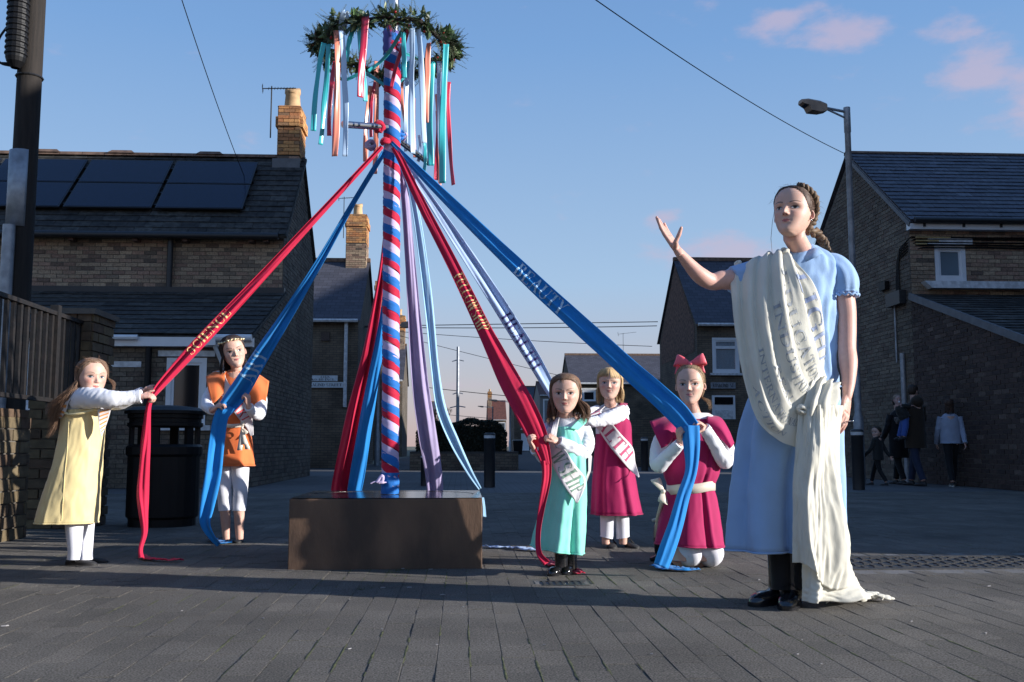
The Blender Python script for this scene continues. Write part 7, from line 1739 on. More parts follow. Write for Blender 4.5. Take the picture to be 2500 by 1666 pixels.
# ---------------------------------------------------------------- girl in yellow
def girl_yellow():
    Y=5.55;f=gnd(200,1378);root=thing('person','long-haired girl in a pale yellow pinafore pulling the red SCIENCE band','person',(f.x,f.y,0))
    H=.212;hd=Head(J(224,921,5.52),H,turn=.34,pitch=.02,roll=.02,brow=(.16,.10,.07),iris=(.10,.14,.17),ears=(1,1),blush=.6,gaze=(-.6,0))
    co=MB();nb=J(205,972,5.57);co.tube([hd.w((0,.12,-.28)),hd.w((0,.16,-.46)),nb,nb-LH*.04],[.040,.038,.046,.07],16)
    limb(co,[nb,J(205,1030,5.57),J(198,1120,5.57),J(190,1200,5.57)],[.06,.085,.09,.10])
    for s in (-1,1): limb(co,[J(188+s*14,1200,5.56+s*.03),J(195+s*13,1300,5.56+s*.04),J(195+s*13,1366,5.56+s*.04)],[.05,.032,.026])
    fi=MB()
    wR=J(343,968,5.42);farm(fi,[J(280,976,5.40),wR],[.032,.022],12);hand(fi,wR,Vector((1,.05,.06)),Vector((.1,.4,-.9)),.118,thumb=1,curl=(1.0,1.1,.7),tdir=Vector((.8,-.2,.5)),fat=1.12)
    wL=J(350,956,5.56);farm(fi,[J(290,985,5.62),wL],[.032,.022],12);hand(fi,wL,Vector((1,-.1,.22)),Vector((.1,-.3,-.95)),.118,thumb=-1,curl=(.9,1.0,.6),tdir=Vector((.8,.2,.5)),fat=1.12)
    make_body('body',root,hd,co,fi);hd.eyes(root)
    h=Hair(hd,(.20,.125,.08),7,thick=.035);h.cap();h.combed(260,zb=.1,r=.008);h.loose(620,1.5,te=(1.45,3.1),side=(-1,),zoff=-.1,wave=.09,out=.2,lenvar=.6,swing=(-.55,.15,0),r=.007);h.loose(160,1.0,te=(2.0,3.1),side=(1,),zoff=-.15,wave=.06,out=.1,lenvar=.5,swing=(-.3,.2,0),r=.008);h.loose(90,.4,te=(1.2,1.5),side=(1,),zoff=-.0,wave=.05,out=.15,lenvar=.5,r=.005)
    h.fringe(40,.1,(.9,1.4),sweep=1);h.wisps(60,spread=.08);h.build(root)
    sh=MB();tor=Shell([(955,188,228,.05),(966,172,240,.075),(985,158,250,.095),(1010,156,254,.10),(1030,156,254,.10)],5.57,6)
    sh.grid([[tor.pt(i,2*math.pi*k/40) for k in range(40)] for i in range(len(tor.S))][::-1],True)
    sleeve(sh,[J(188,975,5.50),J(225,972,5.44),J(270,975,5.40),J(310,972,5.41),J(342,968,5.42)],[.060,.058,.048,.038,.034],wr=.07,seed=4,freq=22)
    cuff=J(336,969,5.42);sh.tube([cuff,cuff+Vector((.02,0,.002))],[.037,.037],20)
    sleeve(sh,[J(236,975,5.66),J(290,984,5.62),J(348,957,5.56)],[.045,.040,.028],wr=.06,seed=8);sh.build('shirt',WHITE,root,smooth=True)
    yl=fabric('pale_yellow_sateen',(.77,.62,.31),transl=.08,bump=.1,sheen=.3,rough=.55)
    dr=Shell([(1001,156,258,.108),(1020,152,257,.115),(1060,147,254,.12),(1110,137,250,.125),(1170,118,246,.135),(1230,98,243,.145),(1275,86,240,.15)],5.57,8,(.0,.03),4,ph=3.6,crease=.03,seed=12,pl=[(-1.95,.05,.05)])
    dr.build('dress',yl,root)
    sm=MB();sp=[dr.front(px,py,.001) for px,py in ((168,1030),(164,1100),(158,1160),(154,1220),(150,1272))];sm.tube(crom([tuple(p) for p in sp],6),.0022,5);sm.build('seam',yl,root,smooth=True)
    cr=MB();cr.tube(crom([tuple(p) for p in (J(150,1000,5.50),J(168,1012,5.44),J(200,1009,5.42),J(235,1000,5.44),J(258,1003,5.5))],6),[(.010,.007)]*25,8);cr.build('neckline_roll',yl,root,smooth=True)
    so,sf=strip('sash',[(J(238,1000,5.43),J(272,996,5.44)),(J(240,1024,5.435),J(266,1018,5.46)),(J(243,1050,5.44),J(257,1044,5.47)),(J(247,1066,5.45),J(249,1064,5.45))],M['linen'],root,thick=.003,n=6)
    M['amber_print']=mat('amber_print',(.75,.30,.08),.8)
    mb=MB()
    for k in range(6):
        for v in (0,): mb.grid([[sf(.06+.13*k+.03,.15,.004),sf(.06+.13*k,.5,.004),sf(.06+.13*k-.03,.88,.004)],[sf(.06+.13*k+.08,.15,.004),sf(.06+.13*k+.05,.5,.004),sf(.06+.13*k+.02,.88,.004)]])
    mb.build('lettering',M['amber_print'],so)
    o2,s3=strip('sash_back',[(J(182,950,5.48),J(196,945,5.48)),(J(160,975,5.45),J(172,972,5.44)),(J(148,1002,5.47),J(160,1006,5.45)),(J(140,1020,5.5),J(150,1022,5.5))],M['linen'],root)
    mb=MB()
    for k in range(5): mb.grid([[s3(.15+.17*k,.1,.004),s3(.15+.17*k,.9,.004)],[s3(.22+.17*k,.1,.004),s3(.22+.17*k,.9,.004)]])
    mb.build('lettering',M['amber_print'],o2)
    leg=MB()
    for px,dy in ((182,-.03),(208,.05)): leg.tube([J(px,1240,5.56+dy),J(px,1300,5.56+dy),J(px+1,1345,5.56+dy),J(px,1366,5.56+dy)],[.055,.046,.038,.040],20,fn=lambda t,a:.03*math.sin(t*34+2*a))
    leg.build('leggings',M['tights'],root,smooth=True)
    s2=MB()
    for px,py,dy in ((176,1380,-.0),(204,1374,.0)):
        p=gnd(px,py);p.y+=.0;d=Vector((1,-.15,0)).normalized();p=p-d*.035;shoe(s2,p,d,.175,.062,.036,toe=.75);sole(s2,p,d,.175,.064,.01);q=p+d*.06;s2.tube([q+Vector((0,-.031,.02)),q+LH*.062,q+Vector((0,.031,.02))],.007,6)
    s2.build('mary_jane_shoes',M['blackshoe'],root,smooth=True)
# ---------------------------------------------------------------- woman
def surf_grid(curves,nu=10,nv=10):
    P=[crom([tuple(p) for p in c],nv) for c in curves];out=[]
    for k in range(len(P[0])): out.append(crom([tuple(r[k]) for r in P],nu))
    return [[Vector(p) for p in r] for r in out]   # [v][u]
def pleat(G,fn):
    """push each grid point along the surface normal by fn(u,v)"""
    nv,nu=len(G),len(G[0]);out=[]
    for j in range(nv):
        row=[]
        for i in range(nu):
            a=G[j][min(i+1,nu-1)]-G[j][max(i-1,0)];b=G[min(j+1,nv-1)][i]-G[max(j-1,0)][i];n=a.cross(b)
            n=n.normalized() if n.length>1e-9 else Vector((0,-1,0))
            if n.y>0: n=-n
            row.append(G[j][i]+n*fn(i/(nu-1),j/(nv-1)))
        out.append(row)
    return out
def woman():
    Y=4.04;f=gnd(1910,1478);root=thing('person','tall woman in a pale blue dress and cream lettered toga raising one arm','person',(f.x,f.y,0))
    H=.228;hd=Head(J(1936,521,3.98),H,turn=-.32,pitch=-.13,roll=.04,kid=False,brow=(.09,.055,.04),iris=(.03,.02,.015),ears=(1,1),gaze=(-.1,.5),lip=(.50,.14,.14),blush=.25,narrow=1.0)
    co=MB();nb=J(1957,640,4.06);co.tube([hd.w((0,.12,-.20)),hd.w((0,.12,-.42)),J(1957,612,4.05),nb,nb-LH*.04],[.050,.046,.045,.048,.058],22)
    limb(co,[J(1880,668,4.08),nb-LH*.06,J(2035,672,4.08)],[.045,.06,.045]);limb(co,[J(1955,680,4.09),J(1950,800,4.10),J(1945,920,4.10),J(1940,1020,4.10)],[.11,.12,.11,.13])
    for s in (-1,1): limb(co,[J(1925+s*30,1010,4.10),J(1922+s*26,1150,4.10),J(1922+s*22,1280,4.10)],[.085,.055,.03])
    fi=MB()
    # raised arm (viewer's left)
    sL=J(1850,685,4.07);eL=J(1737,688,4.02);wL=J(1656,614,3.95)
    P=crom([(*sL,.048),(*J(1800,684,4.05),.045),(*J(1765,684,4.03),.040),(*eL,.0355),(*J(1708,672,3.99),.0345),(*J(1682,645,3.97),.0265),(*wL,.0185),(*(wL.lerp(J(1636,575,3.93),.15)),.015)],8);fi.tube([p[:3] for p in P],[p[3] for p in P],24)
    hand(fi,wL,J(1636,575,3.93)-wL+Vector((0,.03,0)),Vector((.80,-.60,.15)),.172,thumb=-1,curls=[(.10,.16,.1),(.02,.10,.08),(.0,.08,.06),(.05,.10,.08)],spread=.03,tdir=Vector((.35,-.35,.85)),fat=.92,tcurl=.1)
    # lowered arm (viewer's right)
    P=crom([(*J(2045,690,4.08),.048),(*J(2062,740,4.06),.045),(*J(2067,800,4.05),.040),(*J(2068,850,4.03),.0365),(*J(2071,885,4.01),.0375),(*J(2072,930,3.98),.0275),(*J(2069,962,3.96),.0205),(*J(2067,975,3.955),.017)],8);fi.tube([p[:3] for p in P],[p[3] for p in P],24)
    wR=J(2068,966,3.96);hand(fi,wR,J(2058,1040,3.93)-wR,Vector((-.55,.55,-.1)),.172,thumb=1,curls=[(.15,.25,.2),(.22,.3,.2),(.30,.35,.25),(.38,.4,.3)],spread=.04,tdir=Vector((-.5,-.25,-.85)),fat=.95)
    make_body('body',root,hd,co,fi,voxel=.005,fvox=.0024,skin=(.60,.37,.30));hd.eyes(root)
    h=Hair(hd,(.075,.045,.032),11,thick=.028,line=[(0,.40),(.5,.37),(.85,.28),(1.1,.16),(1.35,.04),(1.7,-.04),(2.2,-.24),(3.15,-.36)]);h.cap();h.combed(520,zb=.05,r=.0065);h.wisps(60,r=.0018,spread=.04)
    # french braid along the far side, then hanging tail
    A=[hd.w(headpt(t,z,.035,None,.98)) for t,z in ((.75,.47),(1.15,.44),(1.55,.37),(1.9,.25),(2.15,.10),(2.3,-.08),(2.4,-.24))]
    T=[tuple(p) for p in A]+[tuple(p) for p in (J(1996,572,4.06),J(2010,592,4.08),J(2024,612,4.085))]
    B=crom(T,10);n=len(B);Bp=[Vector(p) for p in B]
    for ph in (0,2.09,4.19):
        pts=[];rr=[]
        for i,p in enumerate(Bp):
            t=(Bp[min(i+1,n-1)]-Bp[max(i-1,0)]).normalized();o=(p-hd.c);o=(o-t*o.dot(t)).normalized();s_=t.cross(o);a=i*.42+ph;u=i/n;am=.011*(1 if u<.9 else 1-(u-.9)*7)
            pts.append(p+s_*am*1.25*math.sin(a)+o*am*.6*math.sin(2*a));rr.append(.0095*(.6+.5*min(1,u*5))*(1+.15*math.sin(i*1.7))*(1 if u<.8 else 1.1-.9*(u-.8)*4))
        n0=len(h.mb.v);h.mb.tube(pts,[max(.003,r) for r in rr],9,fn=lambda t,a:.12*math.sin(a*5+t*60));h.mb.col+=[tuple(x*(1.5 if ph==2.09 else 1.1) for x in (.10,.062,.036))]*(len(h.mb.v)-n0)
    for k in range(50):
        i=h.r.randint(30,n-1);p=Bp[i];e=Vector((h.r.gauss(0,1),h.r.gauss(0,1),h.r.gauss(-.4,1))).normalized();h.strand([p+e*(.012+.03*j/5)+Vector((0,0,-.006*j*j/8)) for j in range(6)],.0006,(.16,.09,.05))
    e0=hd.w((-.27,-.22,.05));h.strand([e0,e0+Vector((-.012,0,-.06)),e0+Vector((-.02,0,-.13)),e0+Vector((-.016,0,-.20)),e0+Vector((.004,0,-.25)),e0+Vector((.022,0,-.275))],.0011)
    h.build(root)
    er=MB();uvs(er,hd.w((.335,.03,-.150)),.0035,8,6);er.build('earring',M['steel'],root,smooth=True)
    rg=MB();c=wR.lerp(J(2058,1040,3.93),.75)+Vector((.028,.0,-.012))
    rg.tube([c+Vector((.011*math.cos(a),.011*math.sin(a),0)) for a in [q*math.pi/6 for q in range(13)]],.0018,5);rg.build('ring',M['steel'],root,smooth=True)
    blue=fabric('pale_blue_poplin',(.31,.47,.72),transl=.10,bump=.14)
    # bodice + skirt
    bo=Shell([(603,1939,1990,.060),(612,1924,2006,.072),(624,1900,2028,.092),(650,1872,2050,.112),(700,1862,2044,.120),(760,1860,2036,.125),(840,1858,2034,.12),(900,1852,2036,.125),(945,1845,2046,.135)],4.09,8,(.01,.022),9,crease=.055,seed=3,pl=[(-.6,.12,.10),(-1.0,.10,.08)]);bo.build('bodice',blue,root)
    sk=Shell([(938,1848,2044,.125),(980,1826,2048,.132),(1040,1808,2050,.14),(1120,1797,2050,.148),(1220,1788,2052,.155),(1342,1784,2054,.165)],4.10,8,(.018,.13),6,ph=2.7,crease=.02,seed=8,hem=.0,pl=[(-1.66,.09,.26),(-2.25,.16,.07),(-2.75,.12,.06),(-1.25,.12,.10)]);sk.build('skirt',blue,root,seg=200)
    # collar and puff sleeves
    cl=MB();cl.grid([[J(px,py,yy) for px,py,yy in r] for r in ([(1962,628,3.99),(1990,606,4.0),(2004,606,4.08),(1990,604,4.14)],[(1968,640,3.975),(2004,622,3.97),(2022,622,4.08),(2000,612,4.17)])]);co_=cl.build('collar',blue,root,smooth=True);so=co_.modifiers.new('t','SOLIDIFY');so.thickness=.003
    ps=MB();P=crom([(*J(2008,650,4.09),.058),(*J(2036,660,4.085),.070),(*J(2054,688,4.07),.070),(*J(2061,712,4.06),.059),(*J(2063,722,4.055),.052)],8)
    ps.tube([p[:3] for p in P],[p[3] for p in P],64,fn=lambda t,a:.055*math.sin(a*9+t*2)*t+.05*noise.noise(Vector((math.cos(a)*2.5,math.sin(a)*2.5,t*5))))
    c=J(2063,722,4.055);ps.tube([c+Vector((.056*math.cos(a),.056*math.sin(a),.004*math.sin(a*14))) for a in [q*math.pi/36 for q in range(73)]],.0055,7)
    ps.build('puff_sleeve',blue,root,smooth=True);ps=MB()
    P=crom([(*J(1880,665,4.08),.075),(*J(1835,678,4.06),.070),(*J(1800,684,4.05),.062),(*J(1786,686,4.045),.058)],6);ps.tube([p[:3] for p in P],[p[3] for p in P],48,fn=lambda t,a:.05*math.sin(a*8)*t);ps.build('puff_sleeve',blue,root,smooth=True)
    # toga front drape: curves run from the shoulder gather to the hip gather
    cream=fabric('cream_toga_linen',(.80,.77,.67),transl=.30,bump=.16,bs=700)
    cur=[[J(1796,660,4.12),J(1783,668,4.04),J(1790,740,3.97),J(1806,850,3.93),J(1824,950,3.90),J(1852,1030,3.875),J(1900,1075,3.87),J(1944,1093,3.875)],
         [J(1830,642,4.10),J(1822,655,4.01),J(1826,750,3.93),J(1842,860,3.885),J(1862,955,3.865),J(1890,1025,3.85),J(1925,1052,3.86),J(1956,1050,3.87)],
         [J(1862,626,4.08),J(1860,640,3.99),J(1862,740,3.90),J(1880,850,3.86),J(1900,930,3.85),J(1925,985,3.85),J(1950,1005,3.865),J(1972,1000,3.88)],
         [J(1890,616,4.06),J(1892,632,3.96),J(1902,730,3.88),J(1925,830,3.85),J(1948,900,3.85),J(1968,935,3.86),J(1985,950,3.87),J(1998,948,3.89)],
         [J(1914,613,4.05),J(1922,632,3.95),J(1945,710,3.89),J(1972,800,3.88),J(1992,860,3.88),J(2000,895,3.89),J(2004,918,3.90),J(2010,930,3.91)],
         [J(1926,618,4.05),J(1940,640,3.95),J(1982,700,3.92),J(2000,770,3.92),J(2008,840,3.92),J(2010,880,3.93),J(2014,905,3.94),J(2020,922,3.95)]]
    G=surf_grid(cur,22,9)
    def pf(u,v):
        e=math.sin(math.pi*min(1,v*1.15+.06))**.6;x=u*5.2+.8*math.sin(v*2.2)
        s_=x-math.floor(x);saw=(sstep(0,.7,s_))*(1-sstep(.80,1,s_))
        return e*(.020*saw+.004*(.3-abs(noise.noise(Vector((u*11,v*4,7))))*1.5)+.008*noise.noise(Vector((u*7,v*4,2)))+.002*noise.noise(Vector((u*25,v*30,2))))-.004+.02*math.exp(-((v-.0)/.06)**2)*math.sin(u*40)*.3
    G=pleat(G,pf);mb=MB();mb.grid(G);tg=mb.build('toga_drape',cream,root,smooth=True);so=tg.modifiers.new('t','SOLIDIFY');so.thickness=.002
    nv,nu=len(G)-1,len(G[0])-1
    def tsurf(v,u,off=.0035):
        y=min(max(v,0),.9999)*nv;x=min(max(u,0),.9999)*nu;j,i=int(y),int(x);g,f_=y-j,x-i
        q=G[j][i].lerp(G[j][i+1],f_).lerp(G[j+1][i].lerp(G[j+1][i+1],f_),g);nn=(G[j][i+1]-G[j][i]).cross(G[j+1][i]-G[j][i])
        nn=nn.normalized() if nn.length>1e-9 else Vector((0,-1,0))
        if nn.y>0: nn=-nn
        return q+nn*off
    M['grey_print']=mat('faded_blue_grey_print',(.42,.44,.46),.9,var=.35,vs=40);M['lightblue_print']=mat('faded_blue_print',(.34,.40,.56),.9,var=.3,vs=40)
    for word,v0,v1,u0,u1,mt_ in (('LIGHT',.22,.70,.97,.83,'lightblue_print'),('EDUCATION',.20,.80,.74,.665,'grey_print'),('INDUSTRIAL',.30,.86,.60,.53,'grey_print'),('REAL',.50,.74,.46,.40,'grey_print'),('INTERNATIONAL',.42,.92,.33,.26,'grey_print'),('ACTION',.55,.86,.17,.10,'grey_print')):
        mb=MB();letters(mb,word,lambda x,y:tsurf(v0+(v1-v0)*x,u1+(u0-u1)*y,.0045),.07,T=.13,t=.06);mb.build('lettering',M[mt_],tg)
    kn=MB();blob(kn,J(1916,614,4.0),.014,3,4);blob(kn,J(1802,608+36,4.06),.012,2,5);kn.build('shoulder_knot',cream,root,smooth=True)
    # bunch at the hip
    hb=MB()
    cur=[[J(1950,1040,3.88),J(1968,985,3.86),J(1985,930,3.88),J(2000,915,3.91)],[J(1972,1050,3.86),J(1985,990,3.83),J(2005,945,3.86),J(2020,925,3.90)],[J(2010,1040,3.87),J(2020,990,3.84),J(2032,950,3.87),J(2038,932,3.92)],[J(2040,1030,3.92),J(2046,990,3.90),J(2054,960,3.93),J(2050,938,3.98)]]
    g=pleat(surf_grid(cur,14,8),lambda u,v:.012*math.sin(u*22+v*3)+.010*noise.noise(Vector((u*6,v*6,5))));hb.grid(g);o=hb.build('toga_hip_gather',cream,root,smooth=True);so=o.modifiers.new('t','SOLIDIFY');so.thickness=.002
    kn=MB();blob(kn,J(1958,1000,3.85),.016,3,8);kn.build('toga_knot',cream,root,smooth=True)
    # falling panel
    cur=[[J(1955,1010,3.87),J(1945,1090,3.86),J(1938,1170,3.86),J(1936,1250,3.87),J(1934,1320,3.87),J(1934,1374,3.87)],
         [J(1975,1000,3.85),J(1972,1090,3.83),J(1962,1170,3.83),J(1964,1250,3.83),J(1965,1330,3.84),J(1968,1380,3.84)],
         [J(2000,990,3.85),J(2000,1090,3.82),J(1996,1180,3.83),J(2000,1260,3.83),J(2000,1350,3.85),J(2002,1420,3.86)],
         [J(2025,990,3.87),J(2024,1090,3.86),J(2030,1180,3.87),J(2040,1260,3.88),J(2045,1360,3.90),J(2040,1440,3.92)],
         [J(2048,990,3.93),J(2046,1080,3.93),J(2054,1190,3.95),J(2064,1260,3.97),J(2076,1325,4.0),J(2066,1400,4.02)]]
    g=pleat(surf_grid(cur,26,14),lambda u,v:(.006+.014*v)*(1-2*abs(math.sin(u*6.5+.8*math.sin(v*3)+v*.7)))+.012*noise.noise(Vector((u*6,v*2,4)))+.007*(.3-abs(noise.noise(Vector((u*13+v*2,v*3.5,4)))*2))+.002*noise.noise(Vector((u*30,v*25,4)))+.012)
    mb=MB();mb.grid(g);o=mb.build('toga_fall',cream,root,smooth=True);so=o.modifiers.new('t','SOLIDIFY');so.thickness=.002
    cur=[[J(1962,1350,3.90),J(1958,1400,3.90),J(1955,1440,3.90),J(1953,1468,3.90)],[J(1985,1350,3.88),J(1982,1400,3.87),J(1982,1440,3.87),J(1984,1472,3.87)],[J(2003,1350,3.90),J(2005,1400,3.89),J(2010,1440,3.89),J(2016,1472,3.90)],[J(2040,1350,3.95),J(2050,1400,3.94),J(2068,1440,3.93),J(2090,1470,3.92)],[J(2062,1350,4.03),J(2075,1390,4.02),J(2100,1425,4.02),J(2135,1456,4.02)]]
    g=pleat(surf_grid(cur,22,10),lambda u,v:(.010+.012*v)*(1-2*abs(math.sin(u*6+v*1.5)))+.006*noise.noise(Vector((u*12,v*12,4))))
    for r in g:
        for p in r: p.z=max(p.z,.004)
    mb=MB();mb.grid(g);o=mb.build('toga_underlayer',cream,root,smooth=True);so=o.modifiers.new('t','SOLIDIFY');so.thickness=.002
    # train on the ground
    mb=MB();rows=[]
    cp=crom([(2010,1476,.10),(2050,1474,.17),(2090,1472,.17),(2125,1470,.13),(2160,1470,.06),(2178,1470,.03)],9)
    for i,(px,py,w_) in enumerate(cp):
        p=gnd(px,py,0);rows.append([p+Vector((.01*math.sin(k*1.3+i),(k/14-.3)*w_,.006+.055*abs(math.sin(k*.9+i*.16))*max(0,1-i/len(cp))**.8+.008*abs(math.sin(k*2.3+i*.5)))) for k in range(15)])
    mb.grid(rows);o=mb.build('toga_train',cream,root,smooth=True);so=o.modifiers.new('t','SOLIDIFY');so.thickness=.002
    tg_=MB()
    for px in (1906,1944): tg_.tube([J(px-4,1240,4.08),J(px,1340,4.07),J(px+2,1440,4.06)],[.055,.047,.040],18)
    tg_.build('black_tights',fabric('black_tights',(.012,.012,.014)),root,smooth=True)
    # boots
    bt=MB()
    for px,py,dd in ((1925,1474,(-.8,-.6,0)),(1952,1478,(-.45,-.85,0))):
        p=gnd(px,py);d=Vector(dd).normalized();p=p+Vector((0,.06,0))-d*.02;shoe(bt,p,d,.235,.085,.075,toe=.75);sole(bt,p,d,.24,.09,.018)
        q=p+d*.05;bt.tube([q+LH*.03,q+LH*.10,q+LH*.17,q+LH*.27,q+LH*.34],[(.045,.052),(.041,.045),(.044,.046),(.05,.052),(.052,.054)],22)
        for k in range(26):
            a=q+d*.055+LH*(.085-.002*abs(k-13))+Vector((-d.y,d.x,0))*((k-13)*.0028);bt.tri(a,a+Vector((-d.y,d.x,0))*.003,a+d*.035+LH*(.012+R.uniform(-.006,.01)))
    bt.build('fringed_boots',M['patent'],root,smooth=True)
# ---------------------------------------------------------------- passers-by in the shade on the right
def passer(label,base,h,jacket,trous,hair,turn=math.pi,stride=.3,arms='down',hood=None,skin=(.45,.3,.25),shoes='blackshoe',female=False,child=False,jlen=.42,walk=(1,0,0)):
    b=Vector(base);root=thing('person',label,'person',b);k=h/1.75;hH=(.225 if not child else .2)*(k if not child else 1)
    w=Vector(walk).normalized();s=Vector((-w.y,w.x,0));hip=b+LH*(.50*h);shl=b+LH*(.80*h);neck=b+LH*(.84*h)
    hd=Head(b+LH*(h-hH*.5)+w*.01,hH,turn=turn,ears=(1,1),skin=skin,kid=child,brow=(.05,.04,.03));co=MB()
    co.tube([hd.w((0,.08,-.25)),neck,shl],[.05*k,.055*k,.08*k],12);limb(co,[shl,b+LH*.66*h,hip],[.12*k,.12*k,.13*k])
    ft=[]
    for sg_,ph in ((-1,1),(1,-1)):
        kn=b+LH*.27*h+s*sg_*.07*k+w*(stride*.35*ph+.03);fo=b+LH*.05*h+s*sg_*.06*k+w*(stride*ph*.75);ft.append(fo);limb(co,[hip+s*sg_*.07*k,kn,fo],[.085*k,.055*k,.04*k])
    fi=MB();ar=[]
    for sg_,ph in ((-1,-1),(1,1)):
        sh_=shl+s*sg_*.17*k-LH*.02
        if arms=='down': el=sh_+LH*-.28*k+w*ph*.05+s*sg_*.05*k;wr=el+LH*-.24*k+w*(ph*.12+.02)
        else: el=sh_+LH*-.26*k+w*.06+s*sg_*.06*k;wr=el+LH*.03*k+w*.22*k-s*sg_*.10*k
        ar.append((sh_,el,wr));farm(fi,[el,wr],[.035*k,.025*k],10);hand(fi,wr,(wr-el),s*-sg_,.17*k,thumb=sg_,curl=(.4,.4,.3))
    make_body('body',root,hd,co,fi,voxel=.01,fvox=.006,skin=skin)
    if abs(turn)<2: hd.eyes(root)
    hr_=Hair(hd,hair,3,thick=.05);hr_.cap();
    if female: hr_.loose(200,.9,te=(1.2,3.1),zoff=-.15,wave=.02,r=.016,lenvar=.2)
    hr_.build(root)
    jk=MB();yb=hip.z-jlen*.25*k
    rows=[]
    for (z,rx,ry) in ((neck.z+.0,.06,.06),(shl.z+.015*k,.14,.09),(shl.z-.08*k,.19,.12),(lerp(shl.z,hip.z,.5),.19,.13),(hip.z,.20,.14),(yb,.205,.15)):
        rows.append([Vector((b.x,b.y,z))+s*(rx*k*math.cos(a))+w*(ry*k*math.sin(a)) for a in [q*math.pi/16 for q in range(32)]])
    rr=[[rows[int(i/5)][q].lerp(rows[min(5,int(i/5)+1)][q],(i%5)/5)*1.0 for q in range(32)] for i in range(25)]+[rows[-1]]
    for i,r in enumerate(rr):
        for q in range(32): r[q]=r[q]+(r[q]-Vector((b.x,b.y,r[q].z)))*(.04*noise.noise(Vector((q*.5,i*.8,1)))+(.035*abs(math.sin(i*.62)) if female else 0))
    jk.grid(rr[::-1],True)
    for i,(a,e,wr) in enumerate(ar): sleeve(jk,[a,e,wr],[.07*k,.062*k,.045*k],wr=.14,seed=i,freq=16)
    if hood: uvs(jk,neck-w*.07*k-LH*.02,.11*k,14,10)
    jk.build('jacket',jacket,root,smooth=True)
    tr=MB()
    for sg_,ph,fo in ((-1,1,ft[0]),(1,-1,ft[1])):
        kn=b+LH*.27*h+s*sg_*.07*k+w*(stride*.35*ph+.03);sleeve(tr,[hip+s*sg_*.07*k+LH*.03,kn,fo+LH*.02],[.10*k,.068*k,.055*k],wr=.06,seed=ph,freq=14)
    tr.build('trousers',trous,root,smooth=True)
    s2=MB()
    for i,fo in enumerate(ft):
        p=Vector((fo.x,fo.y,0))-w*.06*k;shoe(s2,p,w,.26*k,.09*k,.08*k);
    s2.build('shoes',M[shoes],root,smooth=True)
    s3=MB()
    if not female: return root,hd,b,k
    for fo in ft: sole(s3,Vector((fo.x,fo.y,0))-w*.065*k,w,.265*k,.095*k,.025)
    s3.build('soles',M['sole'],root,smooth=True)
    return root,hd,b,k
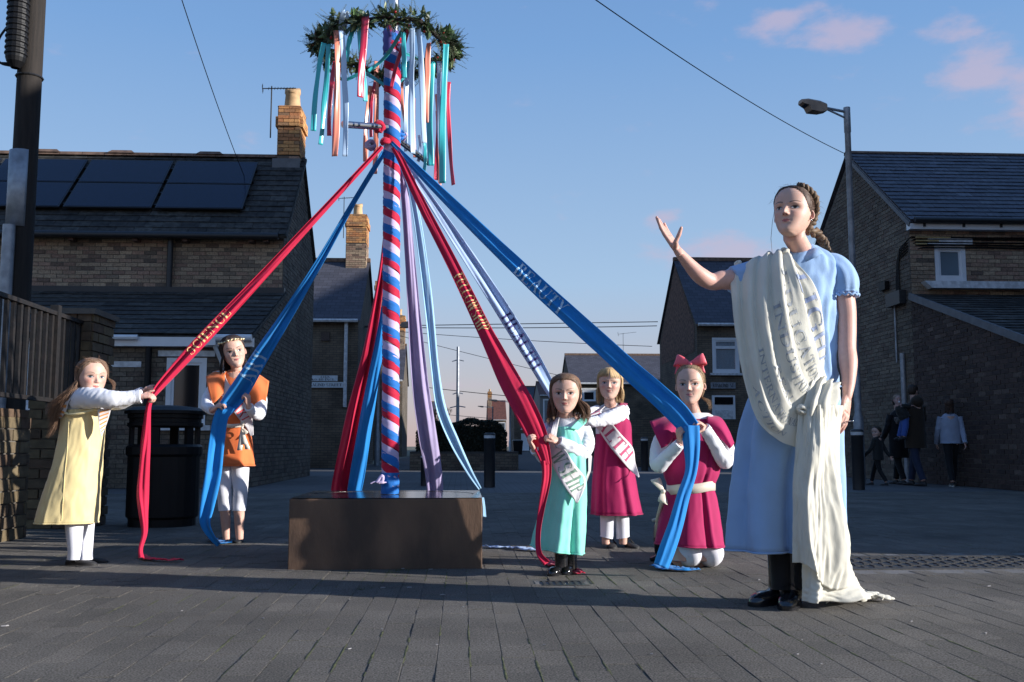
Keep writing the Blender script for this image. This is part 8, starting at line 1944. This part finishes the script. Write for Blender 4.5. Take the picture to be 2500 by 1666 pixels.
def passers():
    jw=fabric('pale_blue_padded_jacket',(.30,.35,.46),bump=.3);jb=fabric('black_coat',(.012,.012,.014));jn=fabric('dark_brown_parka',(.035,.024,.016));tb_=fabric('black_trousers',(.010,.010,.012));jd=fabric('dark_blue_jeans',(.02,.028,.06));gr=fabric('dark_grey_coat',(.022,.024,.024))
    M['white_shoe']=mat('white_canvas_shoe',(.5,.5,.5),.8)
    b=gnd(2330,1186);b=Vector((b.x-.35,15.7,0));q=at(2318,1000,15.7);passer('girl seen from behind in a pale padded jacket walking by the dark wall',(q.x,15.7,0),1.42,jw,tb_,(.06,.035,.025),turn=math.pi,female=True,stride=.26,walk=(.25,.97,0),jlen=.1)
    q=at(2232,1000,15.9);passer('man in a dark brown hooded parka carrying a toddler along the wall',(q.x,15.9,0),1.66,jn,jd,(.03,.02,.015),turn=2.6,stride=.24,arms='carry',hood=True,walk=(-.35,.93,0),jlen=.9)
    q=at(2190,1000,16.5);passer('adult in a long black coat walking beyond the man with the toddler',(q.x,16.5,0),1.5,jb,tb_,(.02,.015,.012),turn=2.9,stride=.2,walk=(-.3,.95,0),jlen=1.4)
    q=at(2139,1000,16.2);passer('small boy in a dark grey coat looking back beside the lamp post',(q.x,16.2,0),.98,gr,tb_,(.04,.03,.02),turn=-.6,stride=.2,child=True,walk=(-.6,.8,0),jlen=.5,skin=(.5,.34,.28))
    # toddler on the arm
    c=at(2190,976,15.75);root=thing('person','bald-headed toddler with a dummy carried on the man\'s arm, in blue trousers','person',c)
    hd=Head(c,.165,turn=.5,ears=(1,1),skin=(.42,.29,.27),kid=True);co=MB();lo=c-LH*.30+Vector((.12,0,0));co.tube([hd.w((0,.05,-.3)),c-LH*.12+Vector((.04,0,0)),lo],[.04,.07,.08],12)
    for dy in (-.06,.06): limb(co,[lo,lo+Vector((-.03,dy,-.16)),lo+Vector((-.07,dy*1.3,-.33))],[.05,.04,.03])
    fi=MB();farm(fi,[c+Vector((.06,-.08,-.12)),c+Vector((.20,-.06,-.10))],[.03,.02]);hand(fi,c+Vector((.20,-.06,-.10)),(1,0,0),(0,0,-1),.09)
    make_body('body',root,hd,co,fi,voxel=.008,fvox=.005,skin=(.42,.29,.27));hd.eyes(root)
    h=Hair(hd,(.22,.16,.12),2,thick=.01);h.cap();h.build(root)
    j=MB();sleeve(j,[c-LH*.08+Vector((.03,0,0)),c-LH*.16+Vector((.05,0,0)),lo],[.05,.085,.095],wr=.08);sleeve(j,[c+Vector((.05,-.06,-.11)),c+Vector((.19,-.06,-.10))],[.04,.03]);j.build('coat',gr,root,smooth=True)
    t=MB()
    for dy in (-.06,.06): sleeve(t,[lo,lo+Vector((-.03,dy,-.16)),lo+Vector((-.07,dy*1.3,-.30))],[.065,.052,.042],wr=.06)
    t.build('trousers',fabric('blue_corduroy',(.04,.09,.30)),root,smooth=True)
    s=MB()
    for dy in (-.08,.08):
        a=lo+Vector((-.07,dy,-.33));s.tube([a+Vector((.03,0,.01)),a+Vector((-.02,0,0)),a+Vector((-.09,0,-.02))],[.03,.034,.018],10)
    s.build('shoes',M['blackshoe'],root,smooth=True)
    d=MB();uvs(d,hd.w((0,-.41,-.25)),.016,10,8);d.build('dummy',M['white'],root,smooth=True)
for fn in (girl_mint,girl_pink,hidden_child,girl_kneel,girl_orange,girl_yellow,woman,passers): fn()
